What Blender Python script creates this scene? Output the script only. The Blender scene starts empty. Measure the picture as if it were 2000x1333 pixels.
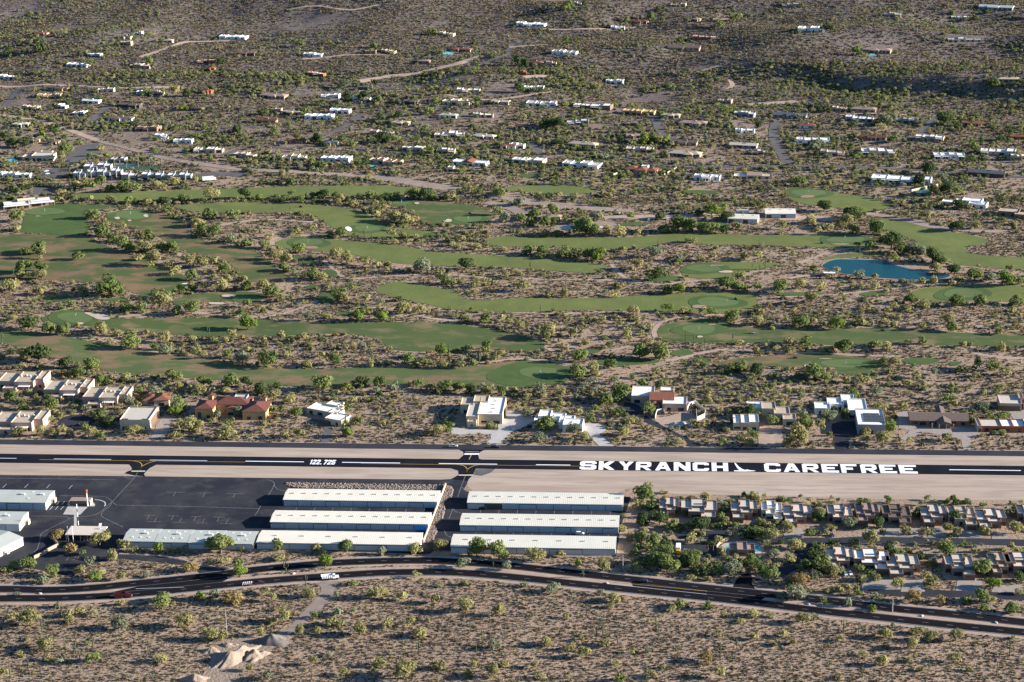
import bpy, bmesh, math, random
import numpy as np
from mathutils import Vector, Matrix
from mathutils.geometry import delaunay_2d_cdt, tessellate_polygon
SC = bpy.context.scene
COL = SC.collection
rng = random.Random(7)
nr = np.random.default_rng(7)

# ------------------------------------------------------------------ camera
PITCH, YAW, ROLL = (math.radians(a) for a in (18.515, -4.589, -1.035))
CAM = np.array([382.5, -1142.0, 464.4])
FPX = 3889.0                                   # focal length for a picture 2000 wide
cp, sp, cy_, sy_ = math.cos(PITCH), math.sin(PITCH), math.cos(YAW), math.sin(YAW)
FWD = np.array([sy_ * cp, cy_ * cp, -sp])
_r = np.array([cy_, -sy_, 0.0])
_u = np.cross(_r, FWD)
RIGHT = math.cos(ROLL) * _r + math.sin(ROLL) * _u
UP = -math.sin(ROLL) * _r + math.cos(ROLL) * _u
cam = bpy.data.cameras.new('camera')
cam.sensor_width = 36.0
cam.lens = FPX * 36.0 / 2000.0
cam.clip_start, cam.clip_end = 5.0, 40000.0
cam_o = bpy.data.objects.new('camera', cam)
COL.objects.link(cam_o)
m = Matrix.Identity(4)
for i in range(3):
    m[i][0], m[i][1], m[i][2], m[i][3] = RIGHT[i], UP[i], -FWD[i], CAM[i]
cam_o.matrix_world = m
SC.camera = cam_o

# ------------------------------------------------------------------ light
SUN_EL, SUN_AZ = math.radians(15.8), math.radians(2.0)        # from the right (+x), a little from beyond
sdir = Vector((math.cos(SUN_EL) * math.cos(SUN_AZ), math.cos(SUN_EL) * math.sin(SUN_AZ), math.sin(SUN_EL)))
sl = bpy.data.lights.new('sun', 'SUN')
sl.energy, sl.angle, sl.color = 5.0, math.radians(0.53), (1.0, 0.92, 0.81)
so = bpy.data.objects.new('sun', sl)
COL.objects.link(so)
so.rotation_euler = sdir.to_track_quat('Z', 'Y').to_euler()
so.location = (600, 0, 400)
world = bpy.data.worlds.new('World')
SC.world = world
world.use_nodes = True
wn = world.node_tree
wn.nodes.clear()
sky = wn.nodes.new('ShaderNodeTexSky')
sky.sky_type = 'NISHITA'
sky.sun_disc = False
sky.sun_elevation = SUN_EL
sky.sun_rotation = math.pi / 2 - SUN_AZ
sky.altitude = 780
sky.dust_density = 0.3
sky.ozone_density = 5.0
sky.air_density = 1.2
bg = wn.nodes.new('ShaderNodeBackground')
bg.inputs['Strength'].default_value = 0.06
wo = wn.nodes.new('ShaderNodeOutputWorld')
wn.links.new(sky.outputs[0], bg.inputs[0])
wn.links.new(bg.outputs[0], wo.inputs[0])
SC.view_settings.view_transform = 'Standard'
SC.view_settings.look = 'None'
SC.view_settings.gamma = 1.0
SC.view_settings.use_curve_mapping = False
SC.view_settings.exposure = 1.65

# ------------------------------------------------------------------ materials
def mat(name, c1, c2=None, scale=0.3, rough=0.9, bump=0.0, bscale=None, detail=6.0, c3=None, s3=None, spec=0.2,
        metallic=0.0, world_pos=False, lo=0.35, hi=0.65, stretch=None):
    m = bpy.data.materials.new(name)
    m.use_nodes = True
    nt = m.node_tree
    b = nt.nodes['Principled BSDF']
    b.inputs['Roughness'].default_value = rough
    b.inputs['Specular IOR Level'].default_value = spec
    b.inputs['Metallic'].default_value = metallic
    b.inputs['Base Color'].default_value = (*c1, 1)
    if world_pos:
        g = nt.nodes.new('ShaderNodeNewGeometry'); co = g.outputs['Position']
    else:
        g = nt.nodes.new('ShaderNodeTexCoord'); co = g.outputs['Object']
    if stretch:
        mp = nt.nodes.new('ShaderNodeMapping'); mp.inputs['Scale'].default_value = stretch
        nt.links.new(co, mp.inputs[0]); co = mp.outputs[0]
    def noise(s, d=detail):
        n = nt.nodes.new('ShaderNodeTexNoise')
        n.inputs['Scale'].default_value = s
        n.inputs['Detail'].default_value = d
        n.inputs['Roughness'].default_value = 0.6
        nt.links.new(co, n.inputs['Vector'])
        return n.outputs['Fac']
    def mixc(f, a, bcol, lo_, hi_):
        r = nt.nodes.new('ShaderNodeMapRange')
        r.inputs['From Min'].default_value, r.inputs['From Max'].default_value = lo_, hi_
        nt.links.new(f, r.inputs['Value'])
        x = nt.nodes.new('ShaderNodeMix'); x.data_type = 'RGBA'
        nt.links.new(r.outputs[0], x.inputs['Factor'])
        for sck, v in ((x.inputs['A'], a), (x.inputs['B'], bcol)):
            if isinstance(v, tuple): sck.default_value = (*v, 1)
            else: nt.links.new(v, sck)
        return x.outputs['Result']
    col = None
    if c2:
        col = mixc(noise(scale), c1, c2, lo, hi)
    if c3:
        col = mixc(noise(s3), col, c3, 0.5, 0.72)
    if col is not None:
        nt.links.new(col, b.inputs['Base Color'])
    if bump:
        bn = nt.nodes.new('ShaderNodeBump'); bn.inputs['Strength'].default_value = 1.0
        bn.inputs['Distance'].default_value = bump
        nt.links.new(noise(bscale or scale * 4), bn.inputs['Height'])
        nt.links.new(bn.outputs[0], b.inputs['Normal'])
    return m

def leaf_mat(name, c1, c2, trans=0.38):
    m = bpy.data.materials.new(name); m.use_nodes = True
    nt = m.node_tree; nt.nodes.clear()
    out = nt.nodes.new('ShaderNodeOutputMaterial')
    d = nt.nodes.new('ShaderNodeBsdfDiffuse'); t = nt.nodes.new('ShaderNodeBsdfTranslucent')
    mx = nt.nodes.new('ShaderNodeMixShader'); mx.inputs[0].default_value = trans
    oi = nt.nodes.new('ShaderNodeObjectInfo')
    tc = nt.nodes.new('ShaderNodeTexCoord')
    n = nt.nodes.new('ShaderNodeTexNoise'); n.inputs['Scale'].default_value = 2.2; n.inputs['Detail'].default_value = 3
    nt.links.new(tc.outputs['Object'], n.inputs['Vector'])
    ad = nt.nodes.new('ShaderNodeMath'); ad.operation = 'ADD'
    nt.links.new(oi.outputs['Random'], ad.inputs[0]); nt.links.new(n.outputs['Fac'], ad.inputs[1])
    mr = nt.nodes.new('ShaderNodeMapRange'); mr.inputs['From Min'].default_value = 0.25; mr.inputs['From Max'].default_value = 1.35
    nt.links.new(ad.outputs[0], mr.inputs['Value'])
    x = nt.nodes.new('ShaderNodeMix'); x.data_type = 'RGBA'
    x.inputs['A'].default_value = (*c1, 1); x.inputs['B'].default_value = (*c2, 1)
    nt.links.new(mr.outputs[0], x.inputs['Factor'])
    for s in (d, t): nt.links.new(x.outputs['Result'], s.inputs['Color'])
    nt.links.new(d.outputs[0], mx.inputs[1]); nt.links.new(t.outputs[0], mx.inputs[2])
    nt.links.new(mx.outputs[0], out.inputs[0])
    return m

M = {}
M['runway'] = mat('asphalt_new', (.008, .010, .017), (.013, .015, .022), .05, .95, world_pos=True, spec=.04)
M['apron'] = mat('asphalt_old', (.024, .027, .037), (.040, .042, .050), .03, .95, world_pos=True, c3=(.060, .057, .060), s3=.09, lo=.4, hi=.6, spec=.05)
M['taxi'] = mat('asphalt_mid', (.028, .031, .041), (.042, .044, .054), .06, .95, world_pos=True, spec=.05)
M['road'] = mat('asphalt_road', (.007, .007, .010), (.014, .013, .016), .05, .95, world_pos=True, stretch=(.2, 1, 1), spec=.04)
M['street'] = mat('asphalt_street', (.085, .08, .082), (.12, .11, .11), .08, .9, world_pos=True)
M['white_paint'] = mat('white_paint', (.85, .86, .9), rough=.6)
M['pale_paint'] = mat('pale_paint', (.42, .46, .52), rough=.6)
M['faded_paint'] = mat('faded_paint', (.22, .22, .23), (.12, .12, .13), .6, rough=.8, world_pos=True)
M['yellow_paint'] = mat('yellow_paint', (.5, .3, .06), rough=.7)
M['cream_paint'] = mat('cream_paint', (.6, .55, .4), rough=.7)
M['graded'] = mat('graded_sand', (.325, .252, .200), (.425, .345, .285), .12, .95, bump=.10, bscale=.8, world_pos=True, stretch=(.10, 1, 1), c3=(.27, .208, .172), s3=.3)
M['wash'] = mat('wash_sand', (.235, .182, .148), (.30, .236, .195), .1, .95, bump=.2, bscale=.4, world_pos=True)
M['dirt'] = mat('dirt_track', (.31, .225, .175), (.39, .295, .235), .15, .95, world_pos=True)
M['track'] = mat('dirt_road', (.20, .16, .14), (.26, .21, .18), .2, .95, world_pos=True)
M['concrete'] = mat('concrete', (.36, .34, .33), (.44, .42, .40), .2, .85, world_pos=True)
M['paver'] = mat('drive_paver', (.25, .215, .195), (.32, .28, .25), .4, .9, world_pos=True)
M['turf'] = mat('turf_green', (.098, .124, .034), (.130, .152, .046), .05, .95, world_pos=True, bump=.14, bscale=.22, c3=(.108, .140, .038), s3=.02)
M['turf_lush'] = mat('turf_lush', (.050, .088, .024), (.070, .108, .030), .06, .95, world_pos=True, bump=.10, bscale=.3)
M['turf_dry'] = mat('turf_dry', (.062, .092, .028), (.175, .118, .066), .05, .95, world_pos=True, lo=.45, hi=.57, bump=.10, bscale=.3, c3=(.10, .088, .042), s3=.09, stretch=(.6, 1, 1))
M['turf_mix'] = mat('turf_mix', (.062, .092, .028), (.185, .135, .078), .06, .95, world_pos=True, lo=.50, hi=.62, bump=.08, bscale=.3, c3=(.085, .105, .035), s3=.03, stretch=(.6, 1, 1))
M['turf_brown'] = mat('turf_brown', (.175, .122, .072), (.072, .105, .034), .055, .95, world_pos=True, lo=.42, hi=.54, bump=.08, bscale=.3, stretch=(.6, 1, 1))
M['green'] = mat('putting_green', (.088, .130, .046), (.100, .142, .052), .2, .9, world_pos=True)
M['bunker'] = mat('bunker_sand', (.42, .34, .28), (.50, .41, .34), .4, .95, world_pos=True)
M['bunker_red'] = mat('bunker_reddish', (.25, .16, .12), (.33, .22, .17), .3, .95, world_pos=True)  # duller reddish brown sand of some bunkers
M['bunker_white'] = mat('bunker_white', (.85, .85, .84), rough=.9)
M['rock'] = mat('rock', (.16, .125, .108), (.23, .19, .165), .5, .9, world_pos=True, c3=(.14, .115, .105), s3=.9)
M['rubble'] = mat('rubble', (.38, .36, .35), (.5, .48, .46), .5, .9, world_pos=True)
M['gravel'] = mat('gravel', (.10, .09, .085), (.16, .14, .13), .5, .9, world_pos=True)
M['pitsand'] = mat('pit_sand', (.23, .175, .135), (.29, .23, .18), .3, .9, bump=.6, bscale=.6, world_pos=True)
# building colours
def wall(n, c, k=.86): M[n] = mat('stucco_' + n, c, tuple(v * k for v in c), .35, .92, bump=.01, bscale=3)
wall('white', (.70, .69, .68)); wall('cream', (.56, .46, .34)); wall('tan', (.40, .305, .225)); wall('brown', (.23, .16, .12))
wall('grey', (.30, .30, .31)); wall('rust', (.34, .13, .07)); wall('ochre', (.50, .33, .15)); wall('pink', (.47, .34, .27)); wall('dark', (.10, .085, .08))
wall('metal_cream', (.62, .58, .49), .95); wall('metal_blue', (.40, .45, .49), .93); wall('metal_tan', (.46, .47, .47), .93); wall('block', (.46, .44, .43))
def roofm(n, c, c2=None, s=.6, r=.85, bump=.0, bs=None): M[n] = mat('roof_' + n, c, c2 or tuple(v * .85 for v in c), s, r, bump=bump, bscale=bs)
roofm('rwhite', (.76, .75, .73), (.68, .67, .65)); roofm('rgrey', (.52, .47, .41)); roofm('rtan', (.46, .38, .29)); roofm('rlilac', (.62, .53, .46))
roofm('rtile', (.18, .066, .042), (.25, .105, .066), 1.5, .8, .05, 3); roofm('rbrown', (.115, .085, .075), (.16, .12, .10), 1.2); roofm('rslate', (.10, .11, .125)); roofm('rpink', (.33, .235, .20))
roofm('rbrick', (.115, .042, .034), (.165, .066, .05), 1.5, .8, .05, 3); roofm('rochre', (.55, .40, .2)); roofm('rsage', (.40, .43, .42), (.45, .47, .45), .3)
M['glass'] = mat('window_glass', (.025, .03, .04), rough=.15, spec=.6)
M['door_dark'] = mat('door_dark', (.09, .07, .06), rough=.7)
M['door_brown'] = mat('door_brown', (.17, .10, .07), (.14, .085, .06), 2, rough=.7)
M['steel'] = mat('steel', (.45, .46, .48), rough=.5, metallic=.3)
M['darkmetal'] = mat('dark_metal', (.06, .06, .065), rough=.6)
M['solar'] = mat('solar_panel', (.05, .055, .065), (.06, .065, .08), 1.0, rough=.4, spec=.4)
M['bluedoor'] = mat('blue_door', (.12, .38, .85), rough=.6)
M['tyre'] = mat('tyre', (.02, .02, .02), rough=.9)
M['pool'] = mat('pool_water', (.05, .42, .46), (.07, .5, .52), .5, rough=.1, spec=.5)
M['court'] = mat('court_green', (.03, .075, .042), (.04, .085, .05), .3, rough=.9)
M['court_blue'] = mat('court_blue', (.03, .09, .095), rough=.9)
M['orange'] = mat('orange_cloth', (.8, .13, .03), rough=.8)
M['bark'] = mat('bark', (.10, .08, .055), (.16, .13, .09), 2, rough=.95)
M['cactus'] = mat('cactus_green', (.06, .072, .04), (.095, .105, .06), 2.0, rough=.85)
M['frond'] = leaf_mat('palm_frond', (.05, .07, .025), (.08, .10, .035))
for n, c in dict(pwhite=(.82, .82, .84), pred=(.06, .008, .011), pblue=(.02, .035, .12), pblack=(.02, .02, .025), psilver=(.5, .55, .58), pyellow=(.75, .42, .02), pnavy=(.02, .03, .08), pgreen=(.03, .15, .06), pgrey=(.2, .2, .21)).items():
    M[n] = mat('car_paint_' + n[1:], c, rough=.35, spec=.5)
def water_mat():
    m = bpy.data.materials.new('pond_water'); m.use_nodes = True
    nt = m.node_tree; b = nt.nodes['Principled BSDF']
    b.inputs['Base Color'].default_value = (.001, .050, .066, 1)
    b.inputs['Roughness'].default_value = .2; b.inputs['Specular IOR Level'].default_value = .12
    g = nt.nodes.new('ShaderNodeNewGeometry'); n = nt.nodes.new('ShaderNodeTexNoise'); n.inputs['Scale'].default_value = .35; n.inputs['Detail'].default_value = 4
    nt.links.new(g.outputs['Position'], n.inputs['Vector'])
    bn = nt.nodes.new('ShaderNodeBump'); bn.inputs['Distance'].default_value = .15
    nt.links.new(n.outputs['Fac'], bn.inputs['Height']); nt.links.new(bn.outputs[0], b.inputs['Normal'])
    return m
M['water'] = water_mat()
L = {  # foliage: key -> material
    'g': leaf_mat('leaf_green', (.105, .145, .050), (.190, .225, .082)),
    'd': leaf_mat('leaf_dark', (.050, .078, .034), (.095, .126, .052)),
    'y': leaf_mat('leaf_olive_yellow', (.200, .190, .084), (.335, .312, .142)),
    's': leaf_mat('leaf_grey_green', (.150, .175, .112), (.235, .255, .165)),
    'b': leaf_mat('leaf_bright', (.125, .180, .040), (.195, .245, .062)),
    'o': leaf_mat('leaf_bronze', (.22, .165, .075), (.33, .25, .115)),
    'c': leaf_mat('leaf_creosote', (.175, .138, .084), (.285, .225, .135)),
    'k': leaf_mat('leaf_dark_scrub', (.066, .056, .044), (.115, .094, .070)),
}

# ------------------------------------------------------------------ ground shape
def _hash(ix, iy, s):
    h = (ix.astype(np.int64) * 374761393 + iy.astype(np.int64) * 668265263 + s * 1442695041) & 0x7fffffff
    h = ((h ^ (h >> 13)) * 1274126177) & 0x7fffffff
    return ((h ^ (h >> 16)) & 0xffff) / 32767.5 - 1.0
def vnoise(x, y, lam, s):
    x = np.asarray(x, float) / lam; y = np.asarray(y, float) / lam
    ix, iy = np.floor(x), np.floor(y); fx, fy = x - ix, y - iy
    fx = fx * fx * fx * (fx * (fx * 6 - 15) + 10); fy = fy * fy * fy * (fy * (fy * 6 - 15) + 10)
    a, b = _hash(ix, iy, s), _hash(ix + 1, iy, s); c, d = _hash(ix, iy + 1, s), _hash(ix + 1, iy + 1, s)
    return (a + (b - a) * fx) * (1 - fy) + (c + (d - c) * fx) * fy
def sst(a, b, t):
    t = np.clip((np.asarray(t, float) - a) / (b - a), 0, 1); return t * t * (3 - 2 * t)
RIDGES = [  # cx, cy, half length, half width, height, angle
    (760, 1400, 330, 85, 22, -.22), (520, 1640, 420, 100, 20, .1), (-150, 1720, 420, 110, 16, -.1), (900, 1130, 130, 60, 11, -.5),
    (330, 1330, 230, 70, 10, .15), (-420, 1420, 200, 80, 10, .2), (1000, 1750, 300, 120, 24, -.2), (150, 1900, 300, 90, 16, .1)]
def hgt(x, y):
    x = np.asarray(x, float); y = np.asarray(y, float)
    golf = sst(70, 170, y)
    far = sst(760, 1250, y)
    dry = 1 - np.clip(1.7 * np.exp(-((x - 565) / 68.0) ** 4 - ((y - 430) / 38.0) ** 4), 0, 1)     # the pond lies in a level hollow
    z = golf * dry * (.9 * vnoise(x, y, 75, 1) + .45 * vnoise(x, y, 34, 2)) * (1 - .3 * far)
    z = z + sst(-205, -270, y) * (.5 * vnoise(x, y, 60, 3))
    z = z + far * (6.0 * vnoise(x, y, 190, 4) + 3.6 * vnoise(x, y, 85, 5) + 1.3 * vnoise(x, y, 40, 6)) + far * (np.maximum(y - 900, 0) * .016)
    if y.size and float(np.max(y)) < 800: return z
    wob = .35 * vnoise(x, y, 130, 9); on = sst(800, 1000, y)
    for cx, cy, hl, hw, hh, an in RIDGES:
        c, s = math.cos(an), math.sin(an)
        u = ((x - cx) * c + (y - cy) * s) / hl; v = (-(x - cx) * s + (y - cy) * c) / hw
        v = v + wob
        z = z + hh * np.exp(-(u * u + v * v)) * on
    # a scarp that runs down across the right of the slope, its face turned from the morning sun
    v = (x - 446) * .452 + (y - 1262) * .892 + 22 * vnoise(x, y, 110, 14); u = (x - 446) * .892 - (y - 1262) * .452
    z = z + 13 * sst(-24, 22, v) * np.exp(-np.maximum(v, 0) / 260) * sst(-60, 60, u) * (1 - sst(480, 640, u))
    return z
def rays(px, py):
    return FWD + RIGHT * ((px - 1000.0) / FPX) - UP * ((py - 666.5) / FPX)
def G(px, py, z=0.0):
    d = rays(px, py); t = (z - CAM[2]) / d[2]
    return CAM + d * t
def T(px, py):
    """point of the ground seen at picture position (px, py)"""
    p = G(px, py)
    if 60 > p[1] > -200: return Vector((p[0], p[1], 0.0))
    d = rays(px, py)
    t1 = (-8.0 - CAM[2]) / d[2]; t0 = ((5.0 if p[1] < 740 else 80.0) - CAM[2]) / d[2]
    for n in (140, 20):
        tt = np.linspace(t0, t1, n)
        f = CAM[2] + d[2] * tt - hgt(CAM[0] + d[0] * tt, CAM[1] + d[1] * tt)
        k = max(1, int(np.argmax(f < 0)))
        t0, t1 = tt[k - 1], tt[k]
    q = CAM + d * (t0 + t1) / 2
    return Vector((q[0], q[1], float(hgt(q[0], q[1]))))
def ppm(p):
    """source pixels per metre at a world point"""
    return FPX / float(np.dot(np.array(p) - CAM, FWD))
def pix(p):
    d = np.array(p, float) - CAM; z = d @ FWD
    return 1000 + FPX * (d @ RIGHT) / z, 666.5 - FPX * (d @ UP) / z
# close-up windows the measurements were taken in: name -> (x0, y0, zoom)
REG = {}
for i in range(4):
    REG['A%d' % (i + 1)] = (500 * i, 0, 3.92); REG['B%d' % (i + 1)] = (500 * i, 320, 3.92)
    REG['C%d' % (i + 1)] = (500 * i, 640, 3.92); REG['D%d' % (i + 1)] = (500 * i, 940, 3.392)
def R(reg, x, y):
    a = REG[reg]; return a[0] + x / a[2], a[1] + y / a[2]
def RT(reg, x, y): return T(*R(reg, x, y))

# ------------------------------------------------------------------ object helpers
def obj(name, me, mt=None, parent=None, kind=None, label=None, cat=None, group=None, loc=None, rz=None, scale=None):
    o = bpy.data.objects.new(name, me)
    COL.objects.link(o)
    if mt is not None and me is not None and len(me.materials) == 0: me.materials.append(mt)
    if parent is not None: o.parent = parent
    if kind: o['kind'] = kind
    if label: o['label'] = label
    if cat: o['category'] = cat
    if group: o['group'] = group
    if loc is not None: o.location = loc
    if rz is not None: o.rotation_euler = (0, 0, rz)
    if scale is not None: o.scale = scale
    return o
def empty(name, loc, rz=0, label=None, cat=None, group=None):
    o = obj(name, None, label=label, cat=cat, group=group, loc=loc, rz=rz)
    o.empty_display_size = 2
    return o
def mesh(name, vs, fs):
    me = bpy.data.meshes.new(name); me.from_pydata([tuple(map(float, v)) for v in vs], [], [tuple(f) for f in fs]); me.update(); return me
class MB:
    def __init__(s): s.v, s.f = [], []
    def add(s, vs, fs):
        n = len(s.v); s.v += [tuple(v) for v in vs]; s.f += [tuple(i + n for i in f) for f in fs]; return s
    def box(s, x0, x1, y0, y1, z0, z1):
        return s.add([(x0, y0, z0), (x1, y0, z0), (x1, y1, z0), (x0, y1, z0), (x0, y0, z1), (x1, y0, z1), (x1, y1, z1), (x0, y1, z1)],
                     [(3, 2, 1, 0), (4, 5, 6, 7), (0, 1, 5, 4), (1, 2, 6, 5), (2, 3, 7, 6), (3, 0, 4, 7)])
    def tube(s, pts, rad, n=6):
        pts = [Vector(p) for p in pts]; rings = []
        for i, p in enumerate(pts):
            d = (pts[min(i + 1, len(pts) - 1)] - pts[max(i - 1, 0)]).normalized()
            a = d.cross(Vector((0.31, 0.95, 0.07))).normalized(); b = d.cross(a)
            r = rad[i] if hasattr(rad, '__len__') else rad
            rings.append([p + (a * math.cos(2 * math.pi * k / n) + b * math.sin(2 * math.pi * k / n)) * r for k in range(n)])
        base = len(s.v)
        for rg in rings: s.v += [tuple(q) for q in rg]
        for i in range(len(rings) - 1):
            for k in range(n):
                k2 = (k + 1) % n
                s.f.append((base + i * n + k, base + i * n + k2, base + (i + 1) * n + k2, base + (i + 1) * n + k))
        s.f.append(tuple(base + (len(rings) - 1) * n + k for k in range(n)))
        s.f.append(tuple(base + k for k in reversed(range(n))))
        return s
    def prism(s, prof, y0, y1):
        """profile in xz extruded along y"""
        n = len(prof); b = len(s.v)
        s.v += [(x, y0, z) for x, z in prof] + [(x, y1, z) for x, z in prof]
        s.f.append(tuple(b + i for i in range(n))); s.f.append(tuple(b + n + i for i in reversed(range(n))))
        for i in range(n):
            j = (i + 1) % n; s.f.append((b + j, b + i, b + n + i, b + n + j))
        return s
    def me(s, name, smooth=False):
        m = mesh(name, s.v, s.f)
        if smooth: m.polygons.foreach_set('use_smooth', [True] * len(m.polygons))
        return m
    def obj(s, name, mt, parent=None, **k): return obj(name, s.me(name), mt, parent, **k)

# mask of ground that carries no plants (1 m cells)
MX0, MX1, MY0, MY1 = -900, 1500, -480, 2500
MASK = np.zeros((MY1 - MY0, MX1 - MX0), np.uint8)
def mask_poly(P, val=1):
    P = np.array([(p[0], p[1]) for p in P], float)
    x0, y0 = np.floor(P.min(0)).astype(int) - 1; x1, y1 = np.ceil(P.max(0)).astype(int) + 1
    x0, x1 = max(x0, MX0), min(x1, MX1); y0, y1 = max(y0, MY0), min(y1, MY1)
    if x1 <= x0 or y1 <= y0: return
    gx, gy = np.meshgrid(np.arange(x0, x1) + .5, np.arange(y0, y1) + .5)
    ins = np.zeros(gx.shape, bool)
    n = len(P)
    for i in range(n):
        a, b = P[i], P[(i + 1) % n]
        if a[1] == b[1]: continue
        c = (a[1] > gy) != (b[1] > gy)
        ins ^= c & (gx < (b[0] - a[0]) * (gy - a[1]) / (b[1] - a[1]) + a[0])
    sub = MASK[y0 - MY0:y1 - MY0, x0 - MX0:x1 - MX0]
    sub[ins] = val
def masked(x, y):
    ix = np.clip((np.asarray(x) - MX0).astype(int), 0, MX1 - MX0 - 1); iy = np.clip((np.asarray(y) - MY0).astype(int), 0, MY1 - MY0 - 1)
    return MASK[iy, ix] > 0
def mask_rect(c, w, d, rz, grow=1.0):
    cc, ss = math.cos(rz), math.sin(rz); q = []
    for sx, sy in ((-1, -1), (1, -1), (1, 1), (-1, 1)):
        a, b = sx * (w / 2 + grow), sy * (d / 2 + grow); q.append((c[0] + a * cc - b * ss, c[1] + a * ss + b * cc))
    mask_poly(q)

_lift = [0]
def lift():
    """a few millimetres more for every sheet, so that none share a plane"""
    _lift[0] = (_lift[0] + 1) % 14; return .0035 * _lift[0]
def smooth_loop(P, it=2):
    for _ in range(it):
        Q = []
        for i in range(len(P)):
            a, b = P[i], P[(i + 1) % len(P)]
            Q += [(a[0] * .75 + b[0] * .25, a[1] * .75 + b[1] * .25), (a[0] * .25 + b[0] * .75, a[1] * .25 + b[1] * .75)]
        P = Q
    return P
def sheet(name, P, mt, dz=.06, spacing=9.0, kind='structure', parent=None, flat=None, do_mask=True, label=None, mesh_only=False, zfun=None):
    """a sheet that follows the ground inside the world polygon P"""
    if dz >= .11 and parent is None and name != 'highway_crossover': dz += lift()
    P = [(float(p[0]), float(p[1])) for p in P]
    Q = []
    for i in range(len(P)):
        a, b = P[i], P[(i + 1) % len(P)]
        L_ = math.hypot(b[0] - a[0], b[1] - a[1]); n = max(1, int(L_ / spacing)) if flat is None else 1
        Q += [(a[0] + (b[0] - a[0]) * k / n, a[1] + (b[1] - a[1]) * k / n) for k in range(n)]
    nb = len(Q); pts = list(Q)
    if flat is None:
        A = np.array(P); x0, y0 = A.min(0); x1, y1 = A.max(0)
        gx, gy = np.meshgrid(np.arange(x0 + spacing / 2, x1, spacing), np.arange(y0 + spacing / 2, y1, spacing))
        gx, gy = gx.ravel(), gy.ravel(); ins = np.zeros(gx.shape, bool)
        for i in range(len(P)):
            a, b = P[i], P[(i + 1) % len(P)]
            if a[1] == b[1]: continue
            c = (a[1] > gy) != (b[1] > gy)
            ins ^= c & (gx < (b[0] - a[0]) * (gy - a[1]) / (b[1] - a[1]) + a[0])
        pts += list(zip(gx[ins].tolist(), gy[ins].tolist()))
    r = delaunay_2d_cdt([Vector(p) for p in pts], [], [list(range(nb))], 1, 1e-4)
    xy = np.array([(v[0], v[1]) for v in r[0]])
    z = (hgt(xy[:, 0], xy[:, 1]) if flat is None else np.full(len(xy), float(flat))) + dz
    if zfun: z = z + zfun(xy)
    fs = []
    for f in r[2]:
        a, b, c = (xy[i] for i in f[:3])
        fs.append(tuple(f) if (b[0] - a[0]) * (c[1] - a[1]) - (b[1] - a[1]) * (c[0] - a[0]) > 0 else tuple(reversed(f)))
    me = mesh(name, [(xy[i][0], xy[i][1], z[i]) for i in range(len(xy))], fs)
    if do_mask: mask_poly(P)
    if mesh_only: return me
    return obj(name, me, mt, parent, kind=kind if parent is None else None, label=label)
def ribbon_pts(P, w, step=6.0):
    """world polyline -> smoothed centre points and normals"""
    P = [Vector((p[0], p[1])) for p in P]
    Q = [P[0]]
    for i in range(len(P) - 1):
        p0, p1, p2, p3 = P[max(i - 1, 0)], P[i], P[i + 1], P[min(i + 2, len(P) - 1)]
        n = max(1, int((p2 - p1).length / step))
        for k in range(1, n + 1):
            t = k / n
            Q.append(.5 * ((2 * p1) + (-p0 + p2) * t + (2 * p0 - 5 * p1 + 4 * p2 - p3) * t * t + (-p0 + 3 * p1 - 3 * p2 + p3) * t ** 3))
    N = []
    for i in range(len(Q)):
        d = (Q[min(i + 1, len(Q) - 1)] - Q[max(i - 1, 0)]).normalized(); N.append(Vector((-d.y, d.x)))
    return Q, N
def ribbon(name, P, w, mt, dz=.08, kind='structure', parent=None, off=0.0, do_mask=True, taper=False):
    if parent is None and name != 'highway': dz += lift()
    Q, N = ribbon_pts(P, w)
    vs, fs = [], []
    nc = 3 if (max(w) if hasattr(w, '__len__') else w) > 5 else 2
    for i, (q, n) in enumerate(zip(Q, N)):
        ww = w[i * len(w) // len(Q)] if hasattr(w, '__len__') else w
        for k in range(nc):
            a = off + ww * (k / (nc - 1) - .5); x, y = q.x + n.x * a, q.y + n.y * a
            vs.append((x, y))
    zz = hgt(np.array([v[0] for v in vs]), np.array([v[1] for v in vs])) + dz
    vs = [(v[0], v[1], float(z)) for v, z in zip(vs, zz)]
    for i in range(len(Q) - 1):
        for k in range(nc - 1):
            fs.append((i * nc + k + 1, i * nc + k, (i + 1) * nc + k, (i + 1) * nc + k + 1))
    if do_mask: mask_poly([(v[0], v[1]) for v in vs[0::nc]] + [(v[0], v[1]) for v in vs[nc - 1::nc]][::-1])
    return obj(name, mesh(name, vs, fs), mt, parent, kind=kind if parent is None else None)
def tpx(L_): return [T(x, y) for x, y in L_]

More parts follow.
